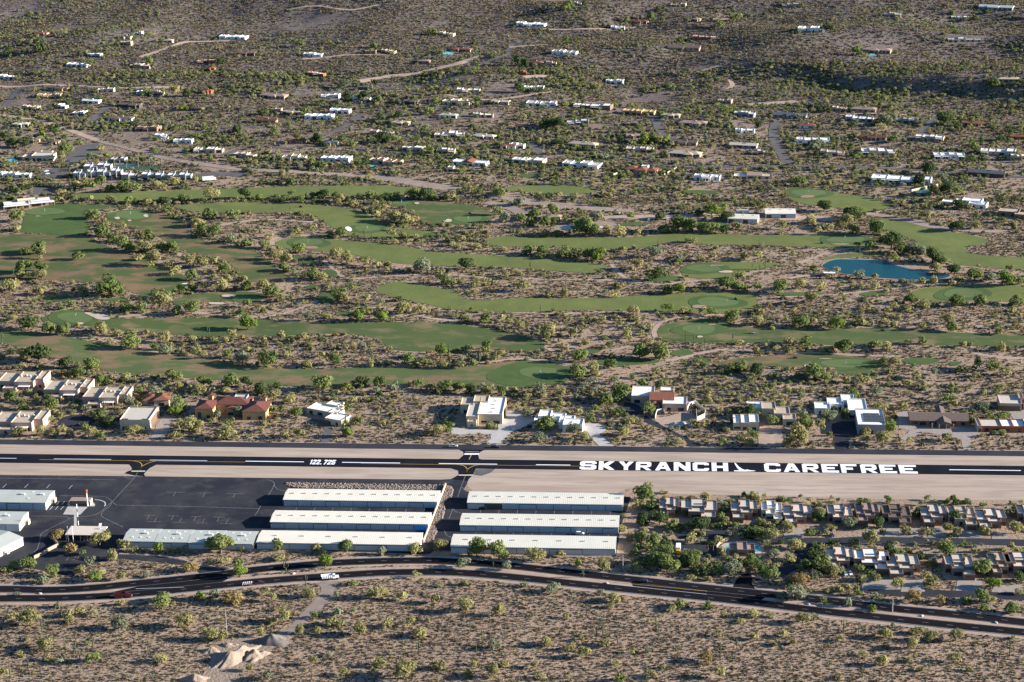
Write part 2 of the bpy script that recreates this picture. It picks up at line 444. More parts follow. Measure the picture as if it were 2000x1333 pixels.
# ------------------------------------------------------------------ the ground
def ground():
    def axis(a, b, fine, lo, hi):
        v = list(np.arange(a, b, fine)); s, q = fine, b
        while q < hi: v.append(q); s *= 1.35; q += s
        v.append(hi); s, q, w = fine, a, []
        while q > lo: s *= 1.35; q -= s; w.append(max(q, lo))
        return np.array(w[::-1] + v)
    xs = axis(-760, 1080, 6.0, -14000, 15000); ys = axis(-360, 2100, 6.0, -9000, 22000)
    gx, gy = np.meshgrid(xs, ys)
    z = hgt(gx, gy)
    # far beyond the frame the land settles to a gentle plain
    z = z * np.clip(1 - (gy - 2600) / 3000, 0, 1) * np.clip(1 - (np.abs(gx - 200) - 1500) / 2500, 0, 1)
    co = np.stack([gx, gy, z], -1).reshape(-1, 3)
    nx, ny = len(xs), len(ys)
    i = np.arange(nx - 1)[None, :] + np.arange(ny - 1)[:, None] * nx
    q = np.stack([i, i + 1, i + 1 + nx, i + nx], -1).reshape(-1, 4)
    me = bpy.data.meshes.new('ground')
    me.vertices.add(len(co)); me.vertices.foreach_set('co', co.ravel().astype(np.float32))
    me.loops.add(q.size); me.loops.foreach_set('vertex_index', q.ravel().astype(np.int32))
    me.polygons.add(len(q)); me.polygons.foreach_set('loop_start', np.arange(0, q.size, 4, dtype=np.int32))
    me.polygons.foreach_set('use_smooth', [True] * len(q))
    me.update(); me.validate()
    mt = bpy.data.materials.new('desert_soil'); mt.use_nodes = True
    nt = mt.node_tree; b = nt.nodes['Principled BSDF']; b.inputs['Roughness'].default_value = .95; b.inputs['Specular IOR Level'].default_value = .1
    ge = nt.nodes.new('ShaderNodeNewGeometry'); P_ = ge.outputs['Position']
    def noise(s, d=7, r=.62):
        n = nt.nodes.new('ShaderNodeTexNoise'); n.inputs['Scale'].default_value = s; n.inputs['Detail'].default_value = d; n.inputs['Roughness'].default_value = r
        nt.links.new(P_, n.inputs['Vector']); return n.outputs['Fac']
    def rngn(f, a, c):
        r = nt.nodes.new('ShaderNodeMapRange'); r.inputs['From Min'].default_value, r.inputs['From Max'].default_value = a, c
        nt.links.new(f, r.inputs['Value']); return r.outputs[0]
    def mix(f, a, c):
        x = nt.nodes.new('ShaderNodeMix'); x.data_type = 'RGBA'; nt.links.new(f, x.inputs['Factor'])
        for sck, v in ((x.inputs['A'], a), (x.inputs['B'], c)):
            if isinstance(v, tuple): sck.default_value = (*v, 1)
            else: nt.links.new(v, sck)
        return x.outputs['Result']
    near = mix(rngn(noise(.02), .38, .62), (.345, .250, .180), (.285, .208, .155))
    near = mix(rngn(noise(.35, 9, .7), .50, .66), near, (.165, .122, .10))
    farc = mix(rngn(noise(.012), .4, .6), (.135, .112, .108), (.190, .152, .135))  # rocky far ground, darker; cool grey tint painted in instead of haze
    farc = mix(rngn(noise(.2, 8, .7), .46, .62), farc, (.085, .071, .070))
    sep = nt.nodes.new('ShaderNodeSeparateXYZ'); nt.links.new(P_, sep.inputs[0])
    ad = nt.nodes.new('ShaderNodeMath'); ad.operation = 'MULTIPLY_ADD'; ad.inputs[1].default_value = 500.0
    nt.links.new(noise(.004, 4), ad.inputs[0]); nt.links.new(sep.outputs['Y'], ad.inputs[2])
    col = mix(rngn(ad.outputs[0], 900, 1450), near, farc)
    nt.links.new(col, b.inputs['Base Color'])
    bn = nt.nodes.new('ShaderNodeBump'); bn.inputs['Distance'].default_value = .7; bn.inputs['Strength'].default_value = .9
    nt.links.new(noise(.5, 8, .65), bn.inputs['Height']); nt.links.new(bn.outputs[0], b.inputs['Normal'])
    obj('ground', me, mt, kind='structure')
ground()

# ------------------------------------------------------------------ airfield surfaces
def rect(x0, x1, y0, y1): return [(x0, y0), (x1, y0), (x1, y1), (x0, y1)]
def smoothpx(L_, it=2): return smooth_loop([tuple(T(x, y))[:2] for x, y in L_], it)
sheet('graded_strip', rect(-900, 1300, -26.5, 33.5) , M['graded'], .03, flat=0)
sheet('graded_shoulder', [tuple(G(x, y))[:2] for x, y in ((915, 925), (1100, 925), (1500, 925), (2300, 930), (2300, 985), (1950, 978), (1700, 975), (1450, 968), (1330, 966), (1280, 962), (1250, 950), (1225, 955), (1195, 968), (925, 962), (912, 950))], M['graded'], .045, flat=0)
RW = sheet('runway', rect(-900, 1300, -7.62, 7.62), M['runway'], .09, flat=0)
sheet('parallel_road', rect(-900, 1300, 23.6, 32.4), M['taxi'], .09, flat=0)
ap = [(-60, 928), (240, 930.5), (560, 934.5), (862, 937.5), (884, 936), (900, 931), (918, 931), (912, 945), (906, 957), (920, 963), (1100, 966), (1190, 969), (1232, 971), (1226, 990), (1212, 1030), (1203, 1086), (885, 1077), (850, 1075), (838, 1083), (500, 1072), (246, 1052), (232, 1060), (228, 1068), (240, 1078), (300, 1085), (385, 1100), (412, 1106), (440, 1112), (445, 1122), (392, 1124), (380, 1110), (360, 1105), (300, 1098), (230, 1092), (190, 1100), (165, 1110), (140, 1128), (70, 1112), (30, 1108), (-60, 1125)]
sheet('apron', [tuple(G(x, y))[:2] for x, y in ap], M['apron'], .07, flat=0)
def conn(name, L_): return sheet(name, [tuple(G(x, y))[:2] for x, y in L_], M['runway'], .08, flat=0)
conn('taxiway_link', [(232, 904), (253, 908), (258, 915), (257, 919), (250, 921), (243, 925), (262, 929), (284, 931), (281, 927), (284, 923), (292, 915), (306, 908), (330, 905)])
conn('taxiway_link', [(862, 913), (880, 915), (895, 920), (896, 928), (880, 937), (912, 940), (924, 928), (930, 915), (948, 912)])
conn('taxiway_link', [(885, 900), (898, 896.5), (906, 889), (905, 883), (897, 879), (880, 877), (965, 877), (945, 880), (937, 884), (934, 890), (936, 897), (960, 901)])
sheet('old_taxi_pad', [tuple(G(x, y))[:2] for x, y in ((925, 928), (930, 917), (968, 916), (958, 924), (940, 930))], M['street'], .06, flat=0)

def poly_obj(name, loops, mt, parent, z):
    lp = [[Vector((p[0], p[1], 0)) for p in l] for l in loops]
    flat = [p for l in lp for p in l]
    tr = tessellate_polygon(lp)
    fs = []
    for a, b, c in tr:
        A, B, C_ = flat[a], flat[b], flat[c]
        fs.append((a, b, c) if (B.x - A.x) * (C_.y - A.y) - (B.y - A.y) * (C_.x - A.x) > 0 else (c, b, a))
    return obj(name, mesh(name, [(p.x, p.y, z) for p in flat], fs), mt, parent)
GL = {
 'E': [[(0,0),(1,0),(1,.24),(.3,.24),(.3,.4),(.78,.4),(.78,.62),(.3,.62),(.3,.78),(1,.78),(1,1),(0,1)]],
 'F': [[(0,0),(.3,0),(.3,.36),(.74,.36),(.74,.6),(.3,.6),(.3,.77),(1,.77),(1,1),(0,1)]],
 'H': [[(0,0),(.3,0),(.3,.38),(.7,.38),(.7,0),(1,0),(1,1),(.7,1),(.7,.62),(.3,.62),(.3,1),(0,1)]],
 'C': [[(.14,0),(.86,0),(1,.12),(1,.34),(.72,.34),(.72,.24),(.28,.24),(.28,.76),(.72,.76),(.72,.68),(1,.68),(1,.88),(.86,1),(.14,1),(0,.86),(0,.14)]],
 'S': [[(0,.14),(.14,0),(.86,0),(1,.14),(1,.44),(.86,.6),(.3,.6),(.3,.76),(.72,.76),(.72,.68),(1,.68),(1,.86),(.86,1),(.14,1),(0,.86),(0,.54),(.14,.4),(.7,.4),(.7,.24),(.28,.24),(.28,.33),(0,.33)]],
 'K': [[(0,0),(.3,0),(.3,.34),(.68,0),(1.03,0),(.6,.5),(1,1),(.66,1),(.3,.66),(.3,1),(0,1)]],
 'Y': [[(.36,0),(.64,0),(.64,.4),(1,1),(.68,1),(.5,.66),(.32,1),(0,1),(.36,.4)]],
 'R': [[(0,0),(.28,0),(.28,.34),(.42,.34),(.72,0),(1.02,0),(.7,.36),(.88,.38),(1,.52),(1,.86),(.88,1),(.1,1),(0,.9)],[(.28,.56),(.28,.76),(.72,.76),(.72,.56)]],
 'A': [[(0,0),(.28,0),(.36,.2),(.66,.2),(.74,0),(1.02,0),(.7,1),(.34,1)],[(.42,.4),(.52,.64),(.61,.4)]],
 'N': [[(0,0),(.28,0),(.28,.56),(.68,0),(1,0),(1,1),(.72,1),(.72,.46),(.32,1),(0,1)]],
 '1': [[(.35,0),(.8,0),(.8,1),(.4,1),(.05,.8),(.05,.66),(.35,.72)]],
 '2': [[(0,0),(1,0),(1,.22),(.5,.22),(1,.6),(1,.86),(.86,1),(.14,1),(0,.86),(0,.66),(.32,.66),(.32,.76),(.68,.76),(.68,.64),(0,.22)]],
 '7': [[(.15,0),(.55,0),(1,.78),(1,1),(0,1),(0,.76),(.58,.76)]],
 '5': [[(0,.14),(.14,0),(.86,0),(1,.14),(1,.52),(.86,.64),(.32,.64),(.32,.77),(1,.77),(1,1),(0,1),(0,.42),(.68,.42),(.68,.22),(.32,.22),(.32,.32),(0,.32)]],
 '.': [[(0,0),(1,0),(1,.24),(0,.24)]],
}
def yc(x): return 895.9 + .01205 * x
def letters(word, spans, y0, y1):
    for ch, (a, b) in zip(word, spans):
        xa, xb = G(a, yc(a))[0], G(b, yc(b))[0]
        poly_obj('painted_letter', [[(xa + (xb - xa) * u, y0 + (y1 - y0) * v) for u, v in l] for l in GL[ch]], M['white_paint'], RW, .115)
letters('SKYRANCH', [(1132.5, 1165), (1169.5, 1200), (1208, 1237.5), (1242, 1272), (1279.5, 1309.5), (1316, 1348.5), (1353, 1384.5), (1390, 1422)], -7.0, 6.9)
letters('CAREFREE', [(1492.8, 1524.4), (1530, 1561), (1567, 1598.5), (1604.8, 1637.5), (1642.5, 1674), (1681, 1712.5), (1718, 1750.5), (1756, 1790.5)], -7.0, 6.9)
letters('122.725', [(605.5, 610.5), (611, 617.5), (618.5, 625.5), (627, 629), (632.5, 639), (640, 647), (648, 655)], -3.9, 3.7)
poly_obj('painted_glider', [[tuple(G(1250 + x / 8, 870 + y / 8))[:2] for x, y in ((1478, 272), (1500, 288), (1545, 338), (1600, 376), (1640, 389), (1675, 382), (1720, 394), (1808, 400), (1780, 409), (1640, 413), (1470, 411), (1470, 396), (1558, 396), (1528, 370), (1494, 320), (1478, 290))]], M['white_paint'], RW, .115)
def stripe(a, b, mt, y0, y1, name='centerline_stripe'):
    xa, xb = G(a, yc(a))[0], G(b, yc(b))[0]
    poly_obj(name, [[(xa, y0), (xb, y0), (xb, y1), (xa, y1)]], mt, RW, .112)
for a, b in ((-155, -43), (-80, 32), (105, 217), (292.5, 404.5), (479.5, 593.5), (668, 781.5), (857, 971), (1047, 1114), (1854, 1994)):
    if a != -155: stripe(a, b, M['white_paint'] if a > 300 else M['pale_paint'], -.55, .45)
stripe(78, 480, M['yellow_paint'], -1.75, -1.4, 'taxi_lead_line')
stripe(705, 1131, M['yellow_paint'], -1.75, -1.4, 'taxi_lead_line')
def line(name, L_, w, mt, parent=None, z=.11, zoom=None):
    P = [tuple(G(x, y))[:2] for x, y in L_]
    Q, N = ribbon_pts(P, w, 2.0)
    vs, fs = [], []
    for q, n in zip(Q, N): vs += [(q.x - n.x * w / 2, q.y - n.y * w / 2, z), (q.x + n.x * w / 2, q.y + n.y * w / 2, z)]
    for i in range(len(Q) - 1): fs.append((2 * i, 2 * i + 2, 2 * i + 3, 2 * i + 1))
    return obj(name, mesh(name, vs, fs), mt, parent, kind=None if parent else 'structure')
AP = bpy.data.objects['apron']
def zl(x0, y0, z, pts): return [(x0 + a / z, y0 + b / z) for a, b in pts]
for L_ in (zl(250, 870, 8, [(0, 242), (100, 248), (175, 265), (215, 298), (218, 325), (200, 360), (165, 400)]), zl(250, 870, 8, [(430, 251), (340, 272), (260, 308), (222, 330), (195, 365), (165, 400)]),
           zl(750, 870, 8, [(1150, 302), (1220, 315), (1280, 345), (1303, 380), (1290, 420), (1278, 462)]), zl(750, 870, 8, [(1490, 306), (1400, 325), (1330, 360), (1303, 380), (1292, 410), (1278, 462)]), zl(750, 870, 8, [(1365, 152), (1330, 225)])):
    line('taxi_curve_line', L_, .5, M['yellow_paint'], RW, .118)
for L_ in (zl(250, 870, 8, [(55, 408), (270, 408)]), zl(750, 870, 8, [(1165, 470), (1390, 470)])): line('hold_line', L_, 1.5, M['cream_paint'], RW, .118)
line('hold_bar', zl(750, 870, 8, [(1255, 140), (1488, 140)]), 2.2, M['white_paint'], RW, .118)
line('hold_bar', zl(750, 870, 8, [(1270, 105), (1480, 107)]), 1.6, M['faded_paint'], RW, .118)
for L_ in ([(269, 923), (262, 934), (245, 953), (220, 980), (214, 990), (199, 1002), (200, 1010), (215, 1018), (240, 1030)], [(0, 934.5), (120, 936), (225, 938)], [(240, 930), (255, 936), (268, 930)], [(118, 969), (175, 969.5), (205, 971), (214, 976), (220, 980)], [(219, 980), (226, 986), (240, 987.5), (370, 990), (505, 994)],
           [(60, 1008.5), (120, 1009), (133, 1011), (136, 1014), (112, 1026), (82, 1042), (78, 1056), (72, 1074), (58, 1084)], [(136, 1014), (150, 1010), (175, 1008.5), (192, 1003), (205, 993), (219, 980)],
           [(536, 946), (532, 955), (524, 968)], [(523, 938), (533, 941), (536, 945), (537, 951), (544, 957), (560, 959)], [(510, 987), (503, 1000), (498, 1007)], [(909, 930), (901, 951), (894, 971)], [(885, 993), (877, 1014)], [(868, 1036), (872, 1046), (884, 1051)], [(884, 992), (890, 1000), (900, 1003)], [(903, 952), (908, 958), (916, 962)]):
    line('taxi_line', L_, .35, M['faded_paint'], AP, .095)
line('marked_arc', [(185, 976.5), (195, 977.5), (204, 981), (206, 986), (204, 989.5)], .7, M['pale_paint'], AP, .095)
for i in range(11):       # lines between the hangar bays
    for yy, ln in ((-71, 5), (-103.5, 5)):
        for x0 in (159.3, 268.3):
            a = x0 + 8.1 + i * 8.15 * 1.33
            if a < x0 + 90: obj('bay_line', mesh('bay_line', [(a - .15, yy - ln, .097), (a + .15, yy - ln, .097), (a + .15, yy, .097), (a - .15, yy, .097)], [(0, 1, 2, 3)]), M['faded_paint'], AP)
def tmark(reg, x0, x1, y, up):
    a, b = G(*R(reg, x0, y)), G(*R(reg, x1, y)); cx = (a[0] + b[0]) / 2; yy = (a[1] + b[1]) / 2; s = 6 if up else -6
    b_ = MB()
    b_.add([(a[0], yy - .15, .097), (b[0], yy - .15, .097), (b[0], yy + .15, .097), (a[0], yy + .15, .097)], [(0, 1, 2, 3)])
    y0, y1 = (yy + .15, yy + s) if up else (yy + s, yy - .15)
    b_.add([(cx - .15, y0, .097), (cx + .15, y0, .097), (cx + .15, y1, .097), (cx - .15, y1, .097)], [(0, 1, 2, 3)])
    b_.obj('tie_down_mark', M['faded_paint'], AP)
for a in ((1100, 1225, 75), (1300, 1415, 80), (1495, 1620, 85), (950, 1030, 228), (1115, 1185, 232), (1262, 1335, 236), (1415, 1490, 240)): tmark('D1', *a, False)
for a in ((970, 1075, 270), (1150, 1225, 274), (1300, 1380, 279), (1458, 1535, 283)): tmark('D1', *a, True)
for x, y in ((30, 45), (175, 45), (320, 47), (468, 52)): line('tie_down_line', [R('D1', x - 12, y), R('D1', x + 12, y - 24)], .35, M['pale_paint'], AP, .097)
for x in (65, 85, 105): line('stall_line', [R('D1', 330 + (x - 65) * 1.8, 190), R('D1', 350 + (x - 65) * 1.8, 168)], .35, M['pale_paint'], AP, .097); line('stall_line', [R('D1', 375 + (x - 65) * 1.7, 158), R('D1', 393 + (x - 65) * 1.7, 135)], .35, M['pale_paint'], AP, .097)
for x in (440, 485, 505): line('stall_line', [R('D1', x, 528), R('D1', x + 18, 500)], .35, M['faded_paint'], AP, .097)
line('runway_edge_path', zl(0, 930, 8.333, [(1225, 635), (1228, 875)]), 1.6, M['concrete'], None, .1)
sheet('fuel_pad', [tuple(G(*R('D1', x, y)))[:2] for x, y in ((450, 168), (582, 168), (628, 168), (630, 155), (615, 140), (580, 132), (480, 135), (450, 152))], M['concrete'], .1, flat=0)
sheet('fuel_pad', [tuple(G(*R('D1', x, y)))[:2] for x, y in ((418, 222), (530, 225), (582, 172), (448, 170))], M['concrete'], .115, flat=0)

# ------------------------------------------------------------------ the divided highway
NB = [(-330, 1160), (-200, 1155), (0, 1151), (88, 1153), (177, 1149), (265, 1140), (354, 1131), (442, 1120.5), (500, 1113), (618, 1102), (736, 1096.5), (854, 1096), (1000, 1106), (1088, 1116), (1206, 1129), (1295, 1139), (1383, 1149), (1472, 1158), (1618, 1173), (1736, 1188), (1854, 1199.5), (2000, 1216), (2150, 1232), (2350, 1252)]
SB = [(-330, 1180), (-200, 1174), (0, 1170), (118, 1169), (236, 1163), (354, 1152), (500, 1137), (588, 1130), (677, 1123.5), (765, 1119), (883, 1119), (1000, 1128), (1118, 1140.5), (1236, 1153), (1354, 1165), (1472, 1178), (1618, 1196), (1736, 1208.5), (1854, 1221.5), (2000, 1236), (2150, 1251), (2350, 1270)]
NBw, SBw = [tuple(T(*p))[:2] for p in NB], [tuple(T(*p))[:2] for p in SB]
# dusty shoulder, the asphalt, then the raised median
ribbon('road_shoulder', [((a[0] + b[0]) / 2, (a[1] + b[1]) / 2 + .0) for a, b in zip([tuple(p) for p in ribbon_pts(NBw, 8, 20)[0]], [tuple(p) for p in ribbon_pts(NBw, 8, 20)[0]])], 13.5, M['dirt'], .05)
ribbon('road_shoulder', SBw, 15, M['dirt'], .045)
road_n = ribbon('highway', NBw, 8.8, M['road'], .13)
road_s = ribbon('highway', SBw, 8.8, M['road'], .122)
def road_patch(L_, dz): sheet('highway_crossover', [tuple(T(x, y))[:2] for x, y in L_], M['road'], dz)
road_patch([(270, 1146), (345, 1138), (400, 1130), (440, 1124), (446, 1131), (430, 1139), (380, 1146), (300, 1156), (250, 1160), (205, 1160)], .10)
road_patch([(1232, 1137), (1300, 1142), (1383, 1151), (1475, 1160), (1500, 1164), (1480, 1177), (1440, 1172), (1354, 1163), (1240, 1151)], .105)
road_patch([(1425, 1154), (1432, 1146), (1438, 1133), (1448, 1123), (1462, 1120), (1470, 1128), (1468, 1140), (1475, 1150), (1500, 1158)], .108)
line('stop_lane_line', [R('D3', 620, 680), R('D3', 1290, 752)], .35, M['pale_paint'], road_s, .16)
line('stop_lane_line', [R('D3', 640, 668), R('D3', 1295, 732)], .3, M['yellow_paint'], road_s, .165)
line('stop_lane_line', [R('D1', 900, 715), R('D1', 1220, 705)], .35, M['pale_paint'], road_s, .165)
dash_me = mesh('lane_dash', [(-1.6, -.14, 0), (1.6, -.14, 0), (1.6, .14, 0), (-1.6, .14, 0)], [(0, 1, 2, 3)])
for P_, par in ((NBw, road_n), (SBw, road_s)):
    Q, N = ribbon_pts(P_, 8, .5)
    acc = 0
    for i in range(1, len(Q)):
        acc += (Q[i] - Q[i - 1]).length
        if acc > 12.2:
            acc = 0; x, y = pix((Q[i].x, Q[i].y, 0))
            if -40 < x < 2040: obj('lane_dash', dash_me, M['faded_paint'], par, loc=(Q[i].x, Q[i].y, float(hgt(Q[i].x, Q[i].y)) + .15), rz=math.atan2(-N[i].x, N[i].y))
    for o_ in (-3.9, 3.9): ribbon('edge_line', P_, .22, M['pale_paint' if o_ * (1 if par is road_s else -1) < 0 else 'faded_paint'], .148, parent=par, off=o_, do_mask=False)
sheet('dirt_road', smoothpx([R('D2', *p) for p in ((395, 668), (560, 658), (548, 715), (490, 790), (385, 885), (290, 975), (180, 1060), (60, 1080), (10, 1070), (150, 1000), (215, 975), (310, 870), (405, 765), (440, 715))], 1), M['track'], .1, spacing=6)
sheet('excavated_ground', smoothpx([R('D1', *p) for p in ((1290, 1400), (1330, 1290), (1400, 1220), (1370, 1130), (1440, 1070), (1560, 1045), (1696, 1035), (1880, 1030), (1880, 1070), (1760, 1140), (1710, 1200), (1640, 1230), (1590, 1280), (1560, 1400))], 1), M['pitsand'], .12, spacing=5)

# ------------------------------------------------------------------ golf course
def fair(name, L_, mt, dz=.16, it=2): return sheet(name, smoothpx(L_, it), M[mt], dz, 8.0)
def oval(name, x, y, rx, ry, mt, dz, spacing=4.0):
    P = []
    ph = rng.random() * 6
    for k in range(22):
        a = 2 * math.pi * k / 22; w = 1 + .08 * math.sin(2 * a + ph) + .06 * math.sin(3 * a + 2 * ph)
        p = T(x + rx * w * math.cos(a), y + ry * w * math.sin(a)); P.append((p.x, p.y))
    return sheet(name, P[::-1], M[mt], dz, spacing)
fair('fairway', [(135, 382), (150, 377), (215, 377), (255, 375), (383, 370), (500, 367), (560, 365), (678, 363), (780, 364), (830, 369), (850, 378), (835, 384), (780, 381), (678, 382), (597, 385), (500, 388), (430, 390), (370, 389), (300, 392), (230, 396), (170, 391)], 'turf')
fair('fairway', [(339, 402), (383, 399), (500, 395), (602, 399), (684, 407), (717, 419), (740, 432), (755, 446), (872, 456), (870, 463), (755, 464), (684, 463), (663, 450), (643, 442), (622, 427), (602, 418), (551, 414), (485, 416), (434, 417), (383, 414), (342, 407)], 'turf')
fair('fairway', [(750, 396), (770, 390), (832, 393), (908, 399), (959, 412), (969, 427), (934, 437), (898, 441), (857, 438), (826, 432), (816, 422), (803, 409), (768, 402)], 'turf_mix')
fair('fairway', [(535, 477), (551, 467), (602, 463), (643, 467), (704, 473), (755, 478), (806, 483), (844, 493), (908, 496), (1000, 501), (1077, 509), (1143, 514), (1191, 519), (1176, 530), (1153, 535), (1077, 529), (1000, 523), (934, 521), (883, 521), (832, 519), (755, 514), (717, 504), (679, 496), (633, 493), (602, 489), (564, 487), (541, 484)], 'turf')
fair('fairway', [(944, 466), (1000, 461), (1077, 465), (1153, 465), (1230, 464), (1293, 459), (1357, 456), (1500, 460), (1577, 459), (1640, 456), (1704, 464), (1726, 474), (1679, 484), (1615, 484), (1520, 481), (1459, 479), (1378, 479), (1344, 472), (1293, 474), (1255, 487), (1217, 486), (1153, 487), (1077, 483), (1000, 482), (959, 481)], 'turf')
fair('fairway', [(731, 566), (750, 555), (781, 550), (819, 556), (857, 564), (885, 567), (898, 575), (908, 586), (946, 588), (1000, 583), (1077, 584), (1153, 583), (1230, 579), (1319, 575), (1383, 571), (1446, 571), (1480, 580), (1481, 596), (1459, 609), (1421, 614), (1370, 612), (1319, 608), (1230, 607), (1153, 606), (1077, 608), (1000, 611), (934, 609), (870, 604), (844, 597), (793, 587), (742, 575)], 'turf')
fair('fairway', [(1281, 648), (1293, 636), (1332, 626), (1383, 623), (1440, 634), (1500, 645), (1577, 645), (1679, 641), (1755, 642), (1832, 649), (1921, 652), (2030, 655), (2030, 676), (1985, 677), (1883, 676), (1781, 673), (1679, 673), (1628, 675), (1564, 671), (1485, 669), (1408, 672), (1357, 670), (1306, 669), (1286, 658)], 'turf_mix')
fair('fairway', [(1699, 433), (1712, 427), (1755, 430), (1793, 437), (1819, 446), (1857, 454), (1895, 459), (1933, 469), (1928, 475), (1895, 481), (1881, 487), (1898, 497), (1946, 502), (2020, 503), (2020, 527), (1959, 527), (1908, 521), (1857, 516), (1852, 506), (1819, 496), (1798, 486), (1793, 473), (1768, 463), (1737, 453), (1715, 442)], 'turf')
fair('fairway', [(1523, 378), (1533, 370), (1564, 366), (1607, 373), (1653, 379), (1691, 385), (1717, 393), (1748, 401), (1730, 408), (1691, 416), (1666, 412), (1628, 405), (1589, 403), (1551, 395), (1541, 386)], 'turf')
fair('fairway', [(1779, 570), (1806, 562), (1883, 558), (2020, 557), (2020, 590), (1934, 589), (1844, 590), (1806, 590), (1786, 580)], 'turf')
fair('fairway', [(985, 370), (1000, 363), (1077, 361), (1153, 366), (1168, 374), (1153, 381), (1077, 380), (1026, 375), (1000, 375)], 'turf')
fair('fairway', [(1330, 541), (1333, 524), (1357, 514), (1408, 512), (1500, 513), (1525, 515), (1515, 520), (1472, 528), (1446, 534), (1436, 544), (1383, 547)], 'turf')
fair('pond_lawn', [(1597, 509), (1628, 499), (1679, 493), (1737, 495), (1739, 501), (1679, 502), (1628, 506)], 'turf')
fair('practice_lawn', [(47, 425), (51, 414), (77, 405), (110, 399), (153, 399), (230, 403), (237, 408), (179, 409), (163, 413), (170, 427), (178, 455), (153, 460), (115, 460), (64, 457), (29, 451), (43, 440)], 'turf_lush')
fair('driving_range', [(-40, 464), (31, 457), (102, 460), (181, 462), (190, 474), (230, 488), (255, 498), (319, 519), (360, 537), (369, 552), (332, 566), (268, 577), (250, 567), (191, 556), (102, 546), (40, 546), (-40, 546)], 'turf_dry')
fair('fairway', [(205, 420), (230, 412), (268, 410), (316, 415), (341, 427), (367, 442), (369, 463), (408, 473), (459, 483), (500, 490), (515, 504), (536, 519), (551, 532), (573, 544), (543, 554), (500, 551), (470, 545), (455, 519), (434, 505), (383, 499), (347, 487), (317, 466), (281, 450), (242, 441), (217, 438), (203, 428)], 'turf_dry')
fair('fairway', [(335, 589), (350, 580), (400, 573), (470, 569), (520, 574), (522, 583), (480, 591), (420, 588), (370, 595), (343, 598)], 'turf_mix')
fair('fairway', [(266, 577), (300, 567), (350, 557), (367, 560), (340, 572), (300, 579), (275, 580)], 'turf_lush')
fair('fairway', [(72, 626), (102, 611), (153, 606), (170, 611), (217, 624), (281, 622), (383, 621), (500, 625), (602, 630), (679, 632), (755, 630), (832, 629), (908, 636), (1000, 650), (1051, 664), (1071, 678), (1026, 689), (985, 684), (934, 681), (870, 687), (806, 687), (768, 684), (755, 676), (730, 660), (704, 655), (653, 651), (577, 655), (500, 658), (383, 659), (306, 650), (230, 645), (179, 637), (115, 635)], 'turf_mix')
fair('fairway', [(-30, 644), (64, 648), (128, 658), (179, 668), (230, 676), (276, 683), (306, 693), (357, 696), (434, 706), (500, 719), (602, 722), (704, 719), (781, 719), (857, 723), (934, 714), (1000, 705), (1051, 705), (1099, 714), (1105, 742), (1094, 753), (1051, 751), (1026, 761), (985, 758), (934, 753), (806, 750), (679, 752), (602, 756), (559, 755), (485, 747), (408, 742), (357, 737), (255, 734), (204, 724), (158, 711), (102, 699), (51, 683), (-30, 662)], 'turf_brown')
fair('fairway', [(1390, 711), (1434, 701), (1500, 696), (1577, 690), (1653, 694), (1711, 703), (1720, 716), (1704, 733), (1666, 735), (1640, 730), (1602, 724), (1564, 719), (1500, 716), (1459, 713), (1408, 717)], 'turf_dry')
fair('green_apron', [(940, 738), (985, 712), (1051, 704), (1099, 713), (1106, 742), (1094, 753), (1051, 751), (1020, 757), (975, 752)], 'turf_lush', .24)
for x, y, rx, ry in ((717, 447, 24, 6), (784, 396.5, 18, 5), (914.5, 428, 26, 7), (602, 474, 29, 7), (1653, 468.5, 36, 7), (1400, 591, 39, 9), (1365, 644, 35, 9), (1579, 377.5, 32, 7), (1375, 525, 35, 7), (87, 414, 40, 7), (255, 421, 30, 8), (148, 621, 38, 10), (1060, 729, 46, 11), (1653, 711, 46, 9), (480, 583, 26, 5), (1880, 574, 40, 9)):
    if (x, y) != (87, 414): oval('green_surround', x, y + .5, rx * 1.45, ry * 1.5, 'turf_lush', .30)
    oval('putting_green', x, y, rx, ry, 'green', .38)
for x, y, rx, ry in ((1038, 343.5, 25, 4), (1242, 371.5, 15, 2.5), (1292, 373, 12, 2.5), (1367, 375.6, 40, 3.5), (1436, 373.5, 9, 3), (1296, 544.5, 41, 6), (1413, 552.6, 13, 4), (1561, 575, 49, 4), (1707, 574.6, 28, 4), (110, 584, 38, 6), (232, 586, 27, 4), (1798, 706, 40, 6), (1865, 711, 12, 4),
                     (1145, 687, 26, 5), (1222, 707, 66, 7), (1332, 690, 22, 6), (1371, 704.5, 16, 5), (580, 504, 10, 3), (602, 514, 12, 4), (645, 534, 15, 6), (689, 557, 14, 6), (610, 561, 14, 4), (640, 583, 21, 10), (672, 613, 15, 5), (1237, 438.5, 30, 3.5), (1385, 439, 35, 5), (845, 459, 20, 3)):
    oval('tee_box', x, y, rx, ry, 'turf_lush', .26)
for x, y, rx, ry, k in ((814, 398, 7, 2.5, 0), (876, 432, 9, 4, 0), (606, 484.5, 23, 3.4, 1), (1642, 478, 22, 2.2, 1), (1365, 600, 20, 4, 1), (1367, 659, 8, 2.4, 0), (1577, 385, 19, 3.6, 1), (1418, 532, 18, 3, 0), (229, 427, 8, 3, 0), (285, 422.5, 6.5, 4, 0), (253, 432, 5, 2, 0), (446, 579, 20, 3, 0), (424, 594, 22, 3, 0), (157, 633, 9, 2.5, 0), (1620, 721, 16, 2.4, 1), (1612, 702, 18, 1.6, 1), (1390, 635, 12, 1.8, 1), (1577, 716, 8, 4, 0), (361, 556, 8, 2, 2), (1400, 519.5, 20, 1.6, 1)):
    oval('bunker', x, y, rx * .75, ry * .75, ('bunker', 'bunker_red', 'bunker_white')[k], .46, 3)
